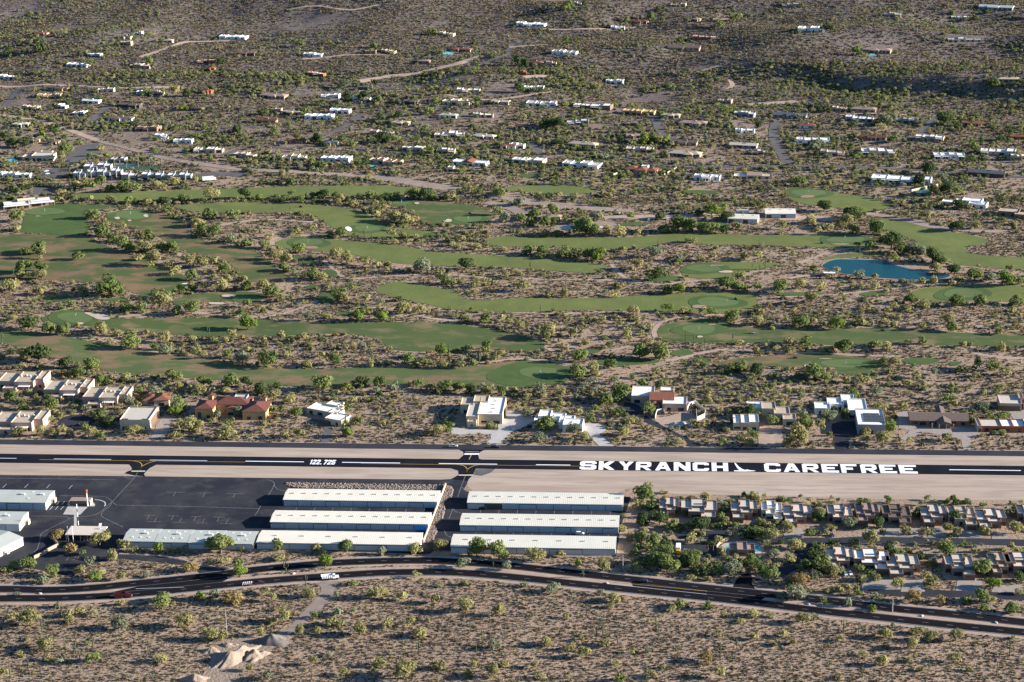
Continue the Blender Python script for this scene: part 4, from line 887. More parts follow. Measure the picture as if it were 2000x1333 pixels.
# far left
for a in (
 ('A1', 250, 365, 272, H_, 'cream', 'rtile', 'farthest red tiled house at upper left, cream walls and garden wall'),
 ('A1', 160, 285, 338, H_, 'tan', 'rbrick', 'brick roofed house just below the farthest red tiled house, upper left'),
 ('A1', 915, 1000, 302, G_, 'white', 'rbrown', 'white gabled house high on the bare left slope'),
 ('A1', 1040, 1085, 275, F_, 'white', 'rwhite', 'tiny white outbuilding right of the white gabled hillside house'),
 ('A1', 905, 1005, 352, F_, 'tan', 'rtan', 'plain tan flat building below the white gabled hillside house'),
 ('A1', 1240, 1320, 332, H_, 'cream', 'rtan', 'small cream hipped house beside the pale dirt drive, upper left'),
 ('A1', 1660, 1890, 306, F_, 'white', 'rwhite', 'long low white house at the end of the upper left dirt drive'),
 ('A1', 1800, 1955, 428, G_, 'brown', 'rbrown', 'low dark brown house right of the rust coloured houses, upper left'),
 ('A1', 1495, 1660, 492, F_, 'rust', 'rgrey', 'rust red flat roofed house with dark trees, upper left'),
 ('A1', 1590, 1640, 546, H_, 'rust', 'rtile', 'tiny rust red outbuilding beside the drive below rust red house'),
 ('A1', 480, 680, 517, F_, 'white', 'rgrey', 'stepped white house with blue shade in the upper left trees'),
 ('A1', 650, 775, 442, F_, 'grey', 'rwhite', 'white roof strip half hidden by trees above stepped white house'),
 ('A1', 970, 1160, 528, F_, 'tan', 'rtan', 'low adobe tan house between two dark trees, upper left slope'),
 ('A1', -20, 115, 612, F_, 'white', 'rwhite', 'white stepped house cut off by the left edge'),
 ('A1', 335, 530, 697, G_, 'ochre', 'rbrown', 'ochre gabled house with brown roof below the left dirt lane'),
 ('A1', 730, 875, 712, F_, 'cream', 'rwhite', 'cream and white stepped house just below the left dirt lane'),
 ('A1', 265, 470, 758, F_, 'tan', 'rochre', 'low adobe house with orange parapets below the ochre gabled house'),
 ('A1', 610, 765, 797, G_, 'white', 'rwhite', 'house with one broad bright white metal roof, left town'),
 ('A1', 1025, 1110, 727, F_, 'white', 'rwhite', 'small white flat house among trees, left of the small adobe house'),
 ('A1', 1170, 1240, 737, F_, 'tan', 'rgrey', 'small adobe house among trees right of small white flat house'),
 ('A1', 1535, 1620, 722, H_, 'rust', 'rtile', 'small square house with orange red hipped roof, alone in scrub'),
 ('A1', 150, 295, 848, F_, 'tan', 'rtan', 'low tan house left of the small white cube house, left town'),
 ('A1', 420, 500, 838, F_, 'white', 'rwhite', 'small white cube house left of the rust and white house'),
 ('A1', 540, 650, 888, F_, 'white', 'rtile', 'rust roofed house with white front beside the left asphalt lane'),
 ('A1', 885, 1080, 828, G_, 'dark', 'rbrown', 'dark brown low house hidden in trees right of the white metal roof'),
 ('A1', 805, 1020, 933, H_, 'white', 'rbrown', 'brown hipped house with white walls at the left lane corner'),
 ('A1', 1450, 1550, 853, H_, 'brown', 'rbrown', 'dark brown hipped house among olive trees, left of centre'),
 ('A1', 1020, 1215, 1008, F_, 'brown', 'rpink', 'long low reddish brown house above the two white cube houses'),
 ('A1', 80, 220, 978, H_, 'grey', 'rgrey', 'grey hipped house near the left edge above the cream building'),
 ('A1', 175, 290, 1098, H_, 'tan', 'rbrown', 'brown hipped house directly above the large cream building'),
 ('A1', 350, 450, 1108, H_, 'tan', 'rbrown', 'small brown hipped house left of the parking lot trees'),
 ('A1', 1170, 1280, 1068, F_, 'white', 'rwhite', 'smaller of two neighbouring white cube houses above the wash'),
 ('A1', 1310, 1480, 1103, F_, 'white', 'rwhite', 'larger of two neighbouring white cube houses above the wash'),
 ('A1', 1460, 1710, 1178, F_, 'tan', 'rwhite', 'tan house with pale roofs strung along the wash'),
 ('A1', 1760, 1955, 1213, F_, 'tan', 'rtan', 'tan adobe house beside the wash, right of pale roofed one'),
 ('A1', 830, 960, 1252, F_, 'grey', 'rgrey', 'grey two level building behind the green sports court'),
 ('A2', 345, 510, 437, F_, 'white', 'rwhite', 'isolated white cube house on the bare upper hillside'),
 ('A2', 375, 530, 588, F_, 'rust', 'rwhite', 'brick red house with a white roof on the bare hillside'),
 ('A2', 830, 920, 417, F_, 'brown', 'rpink', 'small reddish house left of its adobe neighbour, upper centre'),
 ('A2', 945, 1070, 412, F_, 'tan', 'rtan', 'small adobe house right of its reddish neighbour, upper centre'),
 ('A2', 1385, 1520, 278, F_, 'cream', 'rtan', 'highest cream adobe house above the red tiled pool house'),
 ('A2', 1475, 1650, 398, H_, 'tan', 'rtile', 'red tiled house with small blue pool, upper centre'),
 ('A2', 1230, 1330, 493, H_, 'brown', 'rpink', 'round cornered brown house beside the broad dirt road'),
 ('A2', 1525, 1720, 718, F_, 'cream', 'rwhite', 'cream adobe house with parapets below the curving lane'),
 ('A2', 1400, 1645, 808, F_, 'cream', 'rtan', 'long cream adobe house below the parapet house, centre'),
 ('A2', 0, 235, 757, H_, 'tan', 'rpink', 'tan tile house with wide pale forecourt, left of centre'),
 ('A2', 480, 640, 758, F_, 'white', 'rwhite', 'white flat house above the cluster of white roofs, left of centre'),
 ('A2', 725, 880, 778, F_, 'white', 'rpink', 'white house with pinkish roof among dark trees'),
 ('A2', 770, 860, 693, G_, 'dark', 'rslate', 'small dark roofed house hidden in shade, upper centre'),
 ('A2', 540, 725, 873, F_, 'white', 'rwhite', 'upper of two overlapping white houses beside the lane, left centre'),
 ('A2', 350, 595, 918, F_, 'white', 'rwhite', 'lower of two overlapping white houses beside the lane, left centre'),
 ('A2', 1120, 1240, 802, G_, 'dark', 'rbrown', 'dark low house in the trees right of the white houses'),
 ('A2', 1785, 1940, 803, G_, 'tan', 'rgrey', 'grey gabled house right of the long cream adobe house'),
 ('A2', 105, 195, 868, F_, 'tan', 'rpink', 'small tan block house above the long rust tiled house'),
 ('A2', 180, 345, 883, H_, 'tan', 'rtan', 'tan hipped house right of the small tan block house'),
 ('A2', 1385, 1540, 908, H_, 'white', 'rgrey', 'grey hipped house with white gable end, centre town'),
 ('A2', 1645, 1820, 908, F_, 'tan', 'rwhite', 'long pale roofed house right of the grey hipped one'),
 ('A2', -20, 160, 948, G_, 'tan', 'rbrick', 'long low house with a rust tile roof, left of centre'),
 ('A2', 1020, 1175, 965, H_, 'cream', 'rtan', 'pale hipped roof rising from the trees, centre town'),
 ('A2', 850, 1050, 1043, F_, 'tan', 'rpink', 'brown adobe house below the pale hipped roof'),
 ('A2', 215, 385, 1103, H_, 'tan', 'rbrick', 'red tiled house left of the blue grey hipped one'),
 ('A2', 515, 630, 1118, H_, 'grey', 'rslate', 'small house with blue grey hipped roof, left centre'),
 ('A2', 1350, 1600, 1058, F_, 'cream', 'rwhite', 'large cream house with staggered white roofs, centre town'),
 ('A2', 1640, 1830, 1068, H_, 'cream', 'rgrey', 'cream house with grey hipped roof right of the large cream one'),
 ('A2', 1090, 1280, 1163, F_, 'tan', 'rwhite', 'white slab roofed house, left of its smaller twin, above the wash'),
 ('A2', 1370, 1525, 1183, F_, 'tan', 'rwhite', 'smaller white slab roofed house right of its larger twin'),
 ('A2', 1860, 1990, 1143, H_, 'white', 'rtile', 'red tiled white house left of the short asphalt spur'),
 ('A2', 130, 385, 1238, F_, 'cream', 'rtan', 'leftmost of three big cream houses along the wash'),
 ('A2', 470, 730, 1243, F_, 'white', 'rwhite', 'white house with orange tiled corner, middle of three along the wash'),
 ('A2', 830, 1110, 1263, F_, 'cream', 'rtile', 'cream and orange tiled house with pool, rightmost of three along the wash'),
 ('A2', 1455, 1545, 1322, F_, 'cream', 'rtan', 'small cream arched garden building below the red centred white house'),
 ('A3', 10, 260, 207, F_, 'white', 'rwhite', 'long white house alone on the top slope, centre'),
 ('A3', 465, 530, 47, F_, 'grey', 'rgrey', 'small grey house near the top edge, centre'),
 ('A3', 1205, 1330, 57, F_, 'tan', 'rtan', 'tan house beside dark cypress trees near the top edge'),
 ('A3', 840, 1040, 183, H_, 'cream', 'rbrick', 'red tiled house with cream walls above the small white house, top'),
 ('A3', 750, 865, 233, F_, 'white', 'rwhite', 'small white house below the red tiled one, top centre'),
 ('A3', 1365, 1440, 167, H_, 'tan', 'rpink', 'small hipped house left of the grey tiled cluster, top right'),
 ('A3', 1535, 1660, 172, G_, 'ochre', 'rpink', 'ochre house of several small gables, top right'),
 ('A3', 1370, 1580, 308, F_, 'rust', 'rgrey', 'dark red flat roofed house on the ridge, right of centre'),
 ('A3', 1085, 1450, 388, G_, 'tan', 'rbrown', 'long brown gabled house above the dark boulder slope'),
 ('A3', 285, 500, 424, F_, 'white', 'rpink', 'white villa with arches and terrace, centre top'),
 ('A3', 110, 230, 503, H_, 'pink', 'rtile', 'salmon pink house with tiled roof below the white villa'),
 ('A3', 255, 340, 508, F_, 'pink', 'rtan', 'low pink guest house right of the salmon house'),
 ('A3', 60, 110, 578, F_, 'rust', 'rtile', 'tiny orange outbuilding beside a bare lot'),
 ('A3', 700, 855, 648, F_, 'white', 'rwhite', 'white house with two blocks standing alone in scrub, centre right'),
 ('A3', 75, 245, 693, F_, 'white', 'rwhite', 'white house behind a hedge, centre'),
 ('A3', 90, 345, 818, F_, 'white', 'rgrey', 'left of two long low pale houses in a row, centre'),
 ('A3', 440, 770, 838, F_, 'brown', 'rwhite', 'right of two long low houses in a row, brown walls, white roofs'),
 ('A3', 1560, 1680, 800, F_, 'tan', 'rtan', 'tan house beside a bare lot under the dark slope'),
 ('A3', 1680, 1860, 898, F_, 'grey', 'rwhite', 'white roofed house in dark trees below the bare lot'),
 ('A3', 1130, 1285, 908, H_, 'tan', 'rtan', 'tan hipped house right of the yellow ochre house'),
 ('A3', 1260, 1495, 968, H_, 'cream', 'rpink', 'pinkish roofed house with white gables right of the asphalt bend'),
 ('A3', 410, 595, 958, F_, 'grey', 'rwhite', 'white roofed house behind a tall dark tree, centre'),
 ('A3', 25, 195, 993, H_, 'grey', 'rbrick', 'red tiled house left of the tall dark tree, centre'),
 ('A3', 830, 960, 968, H_, 'brown', 'rbrown', 'dark brown hipped house below the yellow ochre house'),
 ('A3', 1700, 1860, 1028, F_, 'white', 'rwhite', 'pair of white cubes joined by a red roof, right of centre'),
 ('A3', 870, 1000, 1063, G_, 'cream', 'rpink', 'gabled house with pink roof behind bright green trees'),
 ('A3', 1205, 1420, 1118, G_, 'tan', 'rbrown', 'brown gabled house left of the asphalt bend, right of centre'),
 ('A3', -20, 90, 1143, F_, 'white', 'rpink', 'white and red house beside the short asphalt spur'),
 ('A3', 405, 650, 1133, H_, 'cream', 'rtan', 'tan hipped house with pool beyond the two green trees, centre'),
 ('A3', 855, 1085, 1173, F_, 'tan', 'rgrey', 'grey stepped block house above the asphalt lane, centre right'),
 ('A3', 1170, 1450, 1203, H_, 'tan', 'rtan', 'wide tan hipped house beside the asphalt lane, centre right'),
 ('A3', 1650, 1880, 1138, G_, 'grey', 'rgrey', 'long grey gabled house above the white roofed one, right'),
 ('A3', 1835, 1965, 1193, F_, 'tan', 'rwhite', 'white roofed house left of the straight asphalt street'),
 ('A3', -30, 255, 1258, F_, 'cream', 'rwhite', 'long cream house with white roofs right of the red centred house'),
 ('A3', 350, 680, 1288, F_, 'white', 'rgrey', 'large blue shaded white house above the golf course, centre'),
 ('A4', 100, 255, 58, F_, 'tan', 'rtan', 'tan house near the top edge, right half'),
 ('A4', 880, 1020, 133, F_, 'tan', 'rwhite', 'pale roofed house beyond the dark slope, upper right'),
 ('A4', 1395, 1540, 158, F_, 'cream', 'rwhite', 'bright white roofed house between dark trees, upper right'),
 ('A4', 1870, 1990, 153, H_, 'brown', 'rbrown', 'dark house cut off by the right edge, top'),
 ('A4', 1600, 1880, 78, G_, 'grey', 'rsage', 'long grey green roofed house near the top right corner'),
 ('A4', 210, 440, 243, F_, 'white', 'rwhite', 'sprawling white house above the curving upper right drive'),
 ('A4', 700, 945, 408, H_, 'tan', 'rpink', 'long tan hipped house standing on the boulder slope'),
 ('A4', 1365, 1660, 328, F_, 'cream', 'rwhite', 'cluster of cream adobe blocks on the far right slope'),
 ('A4', 1755, 1930, 633, H_, 'tan', 'rtan', 'tan hipped house on the steep slope at right edge'),
 ('A4', 480, 600, 858, F_, 'tan', 'rtan', 'tan garage block left of the large tan house, right'),
 ('A4', 620, 830, 863, H_, 'tan', 'rpink', 'large tan house below the dark ravine, right'),
 ('A4', 20, 300, 908, G_, 'grey', 'rslate', 'dark slate roofed house with garden, right of the asphalt street top'),
 ('A4', 575, 810, 933, F_, 'grey', 'rwhite', 'grey house with white end roof below the large tan house'),
 ('A4', 970, 1140, 948, F_, 'grey', 'rgrey', 'grey flat house right of a tall grey green tree, right'),
 ('A4', 220, 365, 988, H_, 'white', 'rtile', 'white fronted house with pinkish red hipped roof, right'),
 ('A4', 1480, 1640, 968, G_, 'tan', 'rtile', 'orange tiled house alone in scrub near the right edge'),
 ('A4', 690, 910, 1078, G_, 'tan', 'rbrick', 'long brick red tiled house, right town'),
 ('A4', 1110, 1350, 1083, F_, 'tan', 'rwhite', 'two storey tan house with white roof on a mound, right'),
 ('A4', 205, 485, 1103, F_, 'white', 'rwhite', 'white slab roofed house right of the straight asphalt street'),
 ('A4', 390, 590, 1198, F_, 'pink', 'rgrey', 'grey and red stepped house below the white slab roofed one'),
 ('A4', 705, 990, 1193, F_, 'cream', 'rwhite', 'cream stepped house below the brick red tiled house'),
 ('A4', 1260, 1520, 1223, F_, 'white', 'rwhite', 'bright white modern cube house, right town'),
 ('A4', 1610, 1900, 1193, F_, 'cream', 'rwhite', 'long cream house with white roofs near the right edge'),
 ('A4', 1855, 2000, 1233, F_, 'tan', 'rwhite', 'tan house cut off by right edge below the long cream one'),
 ('A4', 1850, 1990, 1073, G_, 'rust', 'rtile', 'orange tiled house cut off by the right edge'),
 ('B1', -20, 60, 112, F_, 'white', 'rwhite', 'white hotel block cut off by left edge above the clubhouse'),
 ('B1', 62, 230, 112, F_, 'white', 'rwhite', 'white hotel block beside the palm trees above the clubhouse'),
 ('B3', 190, 370, 438, H_, 'tan', 'rpink', 'tan roofed shed among trees left of the rubble pile'),
 ('B3', 1390, 1585, 132, F_, 'white', 'rwhite', 'white house with brown porch above the golf course, right of centre'),
 ('B4', 790, 1240, 152, F_, 'white', 'rwhite', 'very long white house above the walled pool terrace, right'),
 ('B4', 1530, 1800, 103, G_, 'dark', 'rslate', 'dark slate house of three gables, right'),
): house(*a)
house('A1', 150, 430, 1232, F_, 'cream', 'rtan', 'large cream building with deep parapets and sunken roof court', vols=[(0, .3, 2, 12, 3.6), (.3, .95, 0, 16, 5.2, None, 'rgrey'), (.86, 1.0, -2, 8, 4.2), (.45, .8, 16.2, 5, 6)])
house('A2', 1475, 1775, 1273, F_, 'white', 'rwhite', 'white house with a red tiled centre roof', vols=[(0, .32, 1, 12, 3.6), (.32, .64, 0, 13, 3.6, None, 'rtile', 'G'), (.64, 1, 1.5, 11, 3.8)])
house('A3', 825, 1105, 883, F_, 'ochre', 'rochre', 'bright yellow ochre adobe house with many corners', vols=[(0, .28, 2, 12, 4.2), (.28, .45, 0, 13, 4.6), (.45, .62, -2.5, 12, 5.2), (.62, .85, .5, 13, 4.4), (.85, 1, -1, 11, 4.8)])
house('A3', 840, 1115, 1330, F_, 'tan', 'rtile', 'red tiled house with white roof patches and walled drive, centre right', vols=[(0, .4, 2, 12, 3.5, None, None, 'H'), (.36, .72, -2, 13, 3.8, None, None, 'H'), (.45, .65, 11.2, 6, 5.0, 'white', 'rwhite'), (.72, 1, 1, 11, 3.5, None, None, 'H')])
house('B3', 1700, 1990, 122, F_, 'cream', 'rtan', 'cream house with tan tiled centre above the fairway, right of centre', vols=[(0, .35, 1, 11, 3.2, None, 'rwhite'), (.35, .72, 2, 12, 3.6, None, 'rpink', 'G'), (.72, 1, 1, 11, 3.4, None, 'rtan')])
house('B4', 1325, 1665, 335, F_, 'white', 'rwhite', 'large white house with evergreen trees and palms, right', vols=[(0, .28, 2, 9, 3.6, 'cream'), (.28, .5, 6, 10, 3.8), (.42, .85, 9, 12, 4.4), (.6, 1, 0, 12, 4)])
house('B4', 1755, 2010, 420, F_, 'cream', 'rtan', 'cream roofed house with brown posts behind palms, right edge', vols=[(0, .6, 6, 13, 4.4, 'brown', 'rtan'), (.5, 1.0, 0, 11, 4.2, 'brown', 'rtan')])
# hotel wings: each unit its own
for k, (x0, x1, yb, h) in enumerate(((560, 650, 118, 6), (655, 735, 112, 6.5), (742, 840, 112, 6.8), (850, 925, 104, 6.8), (930, 1035, 130, 6), (1082, 1178, 126, 6), (1190, 1278, 132, 6), (1282, 1368, 132, 5.8), (1372, 1460, 130, 6), (640, 740, 64, 6), (745, 845, 58, 6.5))):
    nth = ('leftmost', 'second', 'third', 'fourth', 'fifth', 'sixth', 'seventh', 'eighth', 'rightmost', 'left', 'right')[k]
    house('B1', x0, x1, yb, F_, 'grey', 'rwhite', ('%s from left of the front row of grey white hotel units' % nth) if 0 < k < 8 else ('%s of the front row of grey white hotel units' % nth) if k in (0, 8) else '%s unit of the hotel back row beside the green court' % nth,
          d=11, vols=[(0, .55, 0, 11, h, 'grey'), (.55, 1, 1.6, 10, h - 1.1), (.12, .5, 11.1, 3, h + .7)], cat='hotel unit', rz=.02, nm='hotel_unit')
# clubhouse
house('B1', 35, 420, 345, F_, 'tan', 'rwhite', 'white roofed clubhouse with shaded veranda beside the putting green', rz=.40, cat='clubhouse', nm='clubhouse', vols=[(.02, .55, 4, 16, 4.2, 'brown'), (.5, .98, 8, 14, 4.5, 'brown'), (.0, .5, 0, 4, 3.9, 'tan', 'rwhite', 'P'), (.5, 1, 2, 6, 4.1, 'tan', 'rwhite', 'P'), (.3, .7, 14, 8, 5.2)])
# metal maintenance sheds
def shed(reg, x0, x1, y, d, label, wm, rm, rz=0.03, eave=4.0):
    pa, pb = R(reg, x0, y), R(reg, x1, y); p = T(*pa); w = (pb[0] - pa[0]) / ppm(p)
    e = empty('metal_shed', p, rz, label, 'shed', 'golf maintenance sheds'); rf = gable_x(e, w, d, eave, eave + 1.3, M[wm], M[rm])
    for k in range(4): unit('shed_door', M['metal_blue' if k % 2 else 'door_dark'], e, w * (k + .5) / 4.2, -.06, .05, w / 6, .1, 3.0)
    for k in range(3): unit('roof_vent', M['rgrey'], rf, w * (k + .5) / 3, d / 2, eave + 1.25, 1.2, 1.2, .5)
    mask_rect((p.x + w / 2, p.y + d / 2), w, d, rz, 3)
shed('B3', 1650, 1880, 452, 16, 'cream metal maintenance shed left of the white roofed one', 'metal_cream', 'rmetal_g', -.12)
shed('B3', 1940, 2170, 417, 18, 'long white roofed maintenance shed with blue walls', 'metal_blue', 'rmetal', 0)

# ------------------------------------------------------------------ houses along the runway
r0 = 0.0
for k, (x0, x1, y, lab) in enumerate(((-30, 325, 480, 'tan adobe townhouse, farthest left of the three stepped beside the fairway'), (320, 665, 545, 'tan adobe townhouse, middle of the three stepped beside the fairway'), (620, 965, 602, 'tan adobe townhouse, nearest of the three stepped beside the fairway'), (-70, 320, 795, 'tan adobe townhouse alone left of the round asphalt turnaround'))):
    e = house('C1', x0, x1, y, F_, 'pink', 'rtan', lab, rz=.0, d=22, cat='townhouse', nm='townhouse', vols=[(.0, .42, 4, 19, 5.2), (.4, .82, 0, 22, 6.2), (.82, 1, 5, 17, 6.8), (.18, .48, -5, 5, 3.2), (.5, .75, -3, 3.2, 3.6, None, 'rwhite', 'P')])
    for q in range(5): unit('roof_unit', M['rgrey'], e, -2 + q * 3.2, 12 + (q % 2) * 1.6, 5.6, 1.5, 1.3, 1.2)
# parapet garage
e = house('C1', 920, 1195, 785, F_, 'tan', 'rgrey', 'tan stucco hangar garage with curved parapet and brown door', rz=0, d=20, cat='garage', nm='garage', vols=[(0, .82, 0, 24, 7.2, 'cream', 'rgrey')])
_w = 275 / 3.92 / ppm(RT('C1', 1057, 785))
unit('garage_door', M['door_brown'], e, -_w / 2 + _w * .82 + .05, 13, .1, .2, 16, 5.2)
for k in range(4): unit('parapet_crest', M['tan'], e, -_w / 2 + _w * .41 * (k % 2) * 1.4 + 3.5, .16 if k < 2 else 23.84, 7.2, 4.5, .34, .7)
for k in (-1, 1): unit('buttress', M['cream'], e, -_w / 2 + _w * .82 + .3, 12 + k * 11.6, -.4, 1.0, 1.0, 7.5)
e = house('C1', 1090, 1295, 605, H_, 'cream', 'rtile', 'small red tiled guest house behind the tan hangar garage', rz=.1, d=14, vols=[(0, .6, 3, 12, 3.4, None, None, 'H'), (.45, 1, 0, 14, 4.6, None, None, 'H')])
e = house('C1', 1500, 2060, 690, H_, 'ochre', 'rbrick', 'big red tiled villa with arches and chimney towers', rz=.0, d=24, cat='villa', nm='villa', vols=[(0, .24, -2, 16, 7.0, None, None, 'H'), (.2, .7, 8, 15, 6.4, None, None, 'H'), (.4, .52, 4, 5, 5.0, None, None, 'H'), (.66, .98, -4, 20, 6.0, None, None, 'H'), (.1, .16, 16, 3.5, 9.4, None, None, 'H'), (.86, .91, 15, 3, 9.0, None, None, 'H'), (.46, .64, 15, 8, 8.4, 'grey', 'rgrey')])
for k in range(3): unit('arch_opening', M['door_dark'], e, -30 + k * 4.2, -2.05, .1, 2.4, .12, 4.2)
# white angular house
e = house('C2', 315, 690, 722, F_, 'cream', 'rwhite', 'cream house with two angular white roofs and curved drive', rz=-.42, d=20, vols=[(-.05, .62, 9, 13, 3.9), (.2, .5, 20, 8, 4.4), (.5, .72, 8, 9, 4.1), (.62, 1.02, -2, 12, 4.2)])
unit('garage_door', M['door_brown'], e, 5, -2.1, .1, 5, .1, 2.6)
# cream house with long white metal slab
e = house('C2', 1540, 1885, 752, F_, 'cream', 'rtan', 'cream house with big white hangar roof and rooftop terraces', rz=.0, d=36, cat='house', vols=[(.0, .3, 22, 14, 6.5), (.28, .62, 26, 12, 7.4), (.2, .47, 0, 24, 6.6, None, 'rgrey'), (.44, 1.0, 3, 33, 7.0, None, 'rwhite'), (.24, .44, -4, 4, 4.4)])
unit('garage_door', M['door_dark'], e, 15.9, 20, .1, .3, 14, 5)
for k in range(4): unit('skylight', M['rgrey'], e, 7 + (k % 2), 8 + k * 7, 6.5, 1.6, .9, .4)
# white low house
e = house('C3', 160, 540, 800, F_, 'white', 'rwhite', 'low white house of stepped cubes beside the pale concrete drive', rz=-.05, d=22, vols=[(.05, .3, 16, 12, 4.6), (.25, .6, 12, 12, 4.2), (.5, .8, 6, 13, 4.6), (.6, 1.0, 0, 12, 5.2), (-.02, .12, 10, 10, 3.6)])
# brick house with tiled centre and unfinished block walls
e = house('C3', 905, 1345, 640, F_, 'pink', 'rwhite', 'brick house with red tiled centre roof and unfinished yard walls', rz=-.03, d=26, vols=[(.0, .4, 14, 20, 5.4), (.34, .74, 8, 15, 5.0, None, 'rtile', 'G'), (.32, .5, 2, 7, 3.4, None, 'rtile', 'H'), (.56, .98, 0, 15, 5.4), (.5, .74, 26, 8, 5.2), (.7, .74, 18, 2, 8.5)])
def wall_run(L_, h, t, mt, label, nm='garden_wall', cat='wall', group=None):
    P = [Vector(T(*p)) for p in L_]; e = empty(nm, P[0], 0, label, cat, group)
    for a, b in zip(P, P[1:]):
        d = b - a; L2 = math.hypot(d.x, d.y); mid = (a + b) / 2 - P[0]
        unit('wall_section', M[mt], e, mid.x, mid.y, -.3, L2 + t * .9, t, h + .3, math.atan2(d.y, d.x))
    return e
wall_run([R('C3', *p) for p in ((1340, 640), (1360, 605), (1405, 590))], 3, .3, 'block', 'grey block yard wall behind the brick house')
wall_run([R('C3', *p) for p in ((1405, 600), (1480, 660), (1475, 690), (1415, 718), (1412, 655))], 3, .3, 'block', 'grey unfinished block enclosure right of the brick house')
wall_run([R('C3', *p) for p in ((1095, 700), (1110, 650), (1160, 640), (1170, 670))], 2.2, .3, 'block', 'low pale block wall before the brick house')
e = house('C3', 1695, 1890, 790, F_, 'cream', 'rwhite', 'small cream garage block with three roof bays beside the dirt court', rz=.0, d=15, vols=[(0, .3, .6, 15, 5.2), (.3, .62, 0, 15.5, 5.6), (.62, 1, .3, 15, 5.9)])
e = house('C4', -150, 215, 748, F_, 'cream', 'rtan', 'cream stepped cube house left of the modern white one', rz=.0, d=24, vols=[(.0, .35, 20, 12, 4.6, 'white', 'rwhite'), (.3, .6, 16, 13, 5.6), (.55, .88, 8, 13, 5.2), (.72, 1, 0, 10, 4.4)])
e = house('C4', 380, 895, 815, F_, 'grey', 'rwhite', 'modern white roofed house with dark solar array', rz=-.02, d=34, vols=[(.0, .24, 34, 12, 4.6, 'white'), (.2, .45, 42, 12, 4.8, 'white'), (.42, .62, 46, 14, 5.2, 'white'), (.5, .78, 28, 22, 5.8, 'white'), (.59, 1.0, 0, 29, 6.6)])
_w = 515 / 3.92 / ppm(RT('C4', 637, 815))
sa = MB()
for i in range(6):
    for j in range(5):
        if i == 5 and j == 4: continue
        sa.box(-_w / 2 + _w * .7 + i * 2.05, -_w / 2 + _w * .7 + i * 2.05 + 1.95, 6 + j * 3.1, 6 + j * 3.1 + 2.9, 6.35, 6.5)
sa.obj('solar_array', M['solar'], e)
e = house('C4', 1095, 1530, 760, G_, 'brown', 'rbrown', 'long dark brown gabled house with pillared entrance and circular drive', rz=-.03, d=17, vols=[(0, .55, 2, 15, 3.4, None, None, 'G'), (.5, 1.0, 3, 14, 3.3, None, None, 'G'), (.46, .68, -3, 10, 3.6, None, None, 'G'), (.5, .62, 15, 12, 3.6, None, None, 'G')])
for k in range(4): unit('pillar', M['cream'], e, -5 + k * 4.5, -3.4, 0, .6, .6, 3.3)
e = house('C4', 1605, 2060, 805, F_, 'rust', 'rgrey', 'pinkish walled hangar house with grey and white roof bays, right edge', rz=0, d=14, vols=[(0, .07, 0, 14, 4.6, 'pink'), (.07, .4, .5, 13, 4.2, None, 'rgrey'), (.4, .6, .4, 13, 4.3, None, 'rwhite'), (.6, .8, .5, 13, 4.2, None, 'rwhite'), (.8, 1, 0, 14, 4.8, 'pink', 'rwhite')])
e = house('C4', 1775, 2080, 640, F_, 'pink', 'rgrey', 'tan house with brown garage door and orange tiled wing, right edge', rz=-.05, d=20, vols=[(0, .55, 0, 17, 5.2), (.5, .62, 8, 10, 6.2), (.6, 1, 3, 15, 4.4, None, 'rtile', 'H')])
unit('garage_door', M['door_brown'], e, -7, -.06, .1, 14, .14, 3.2)

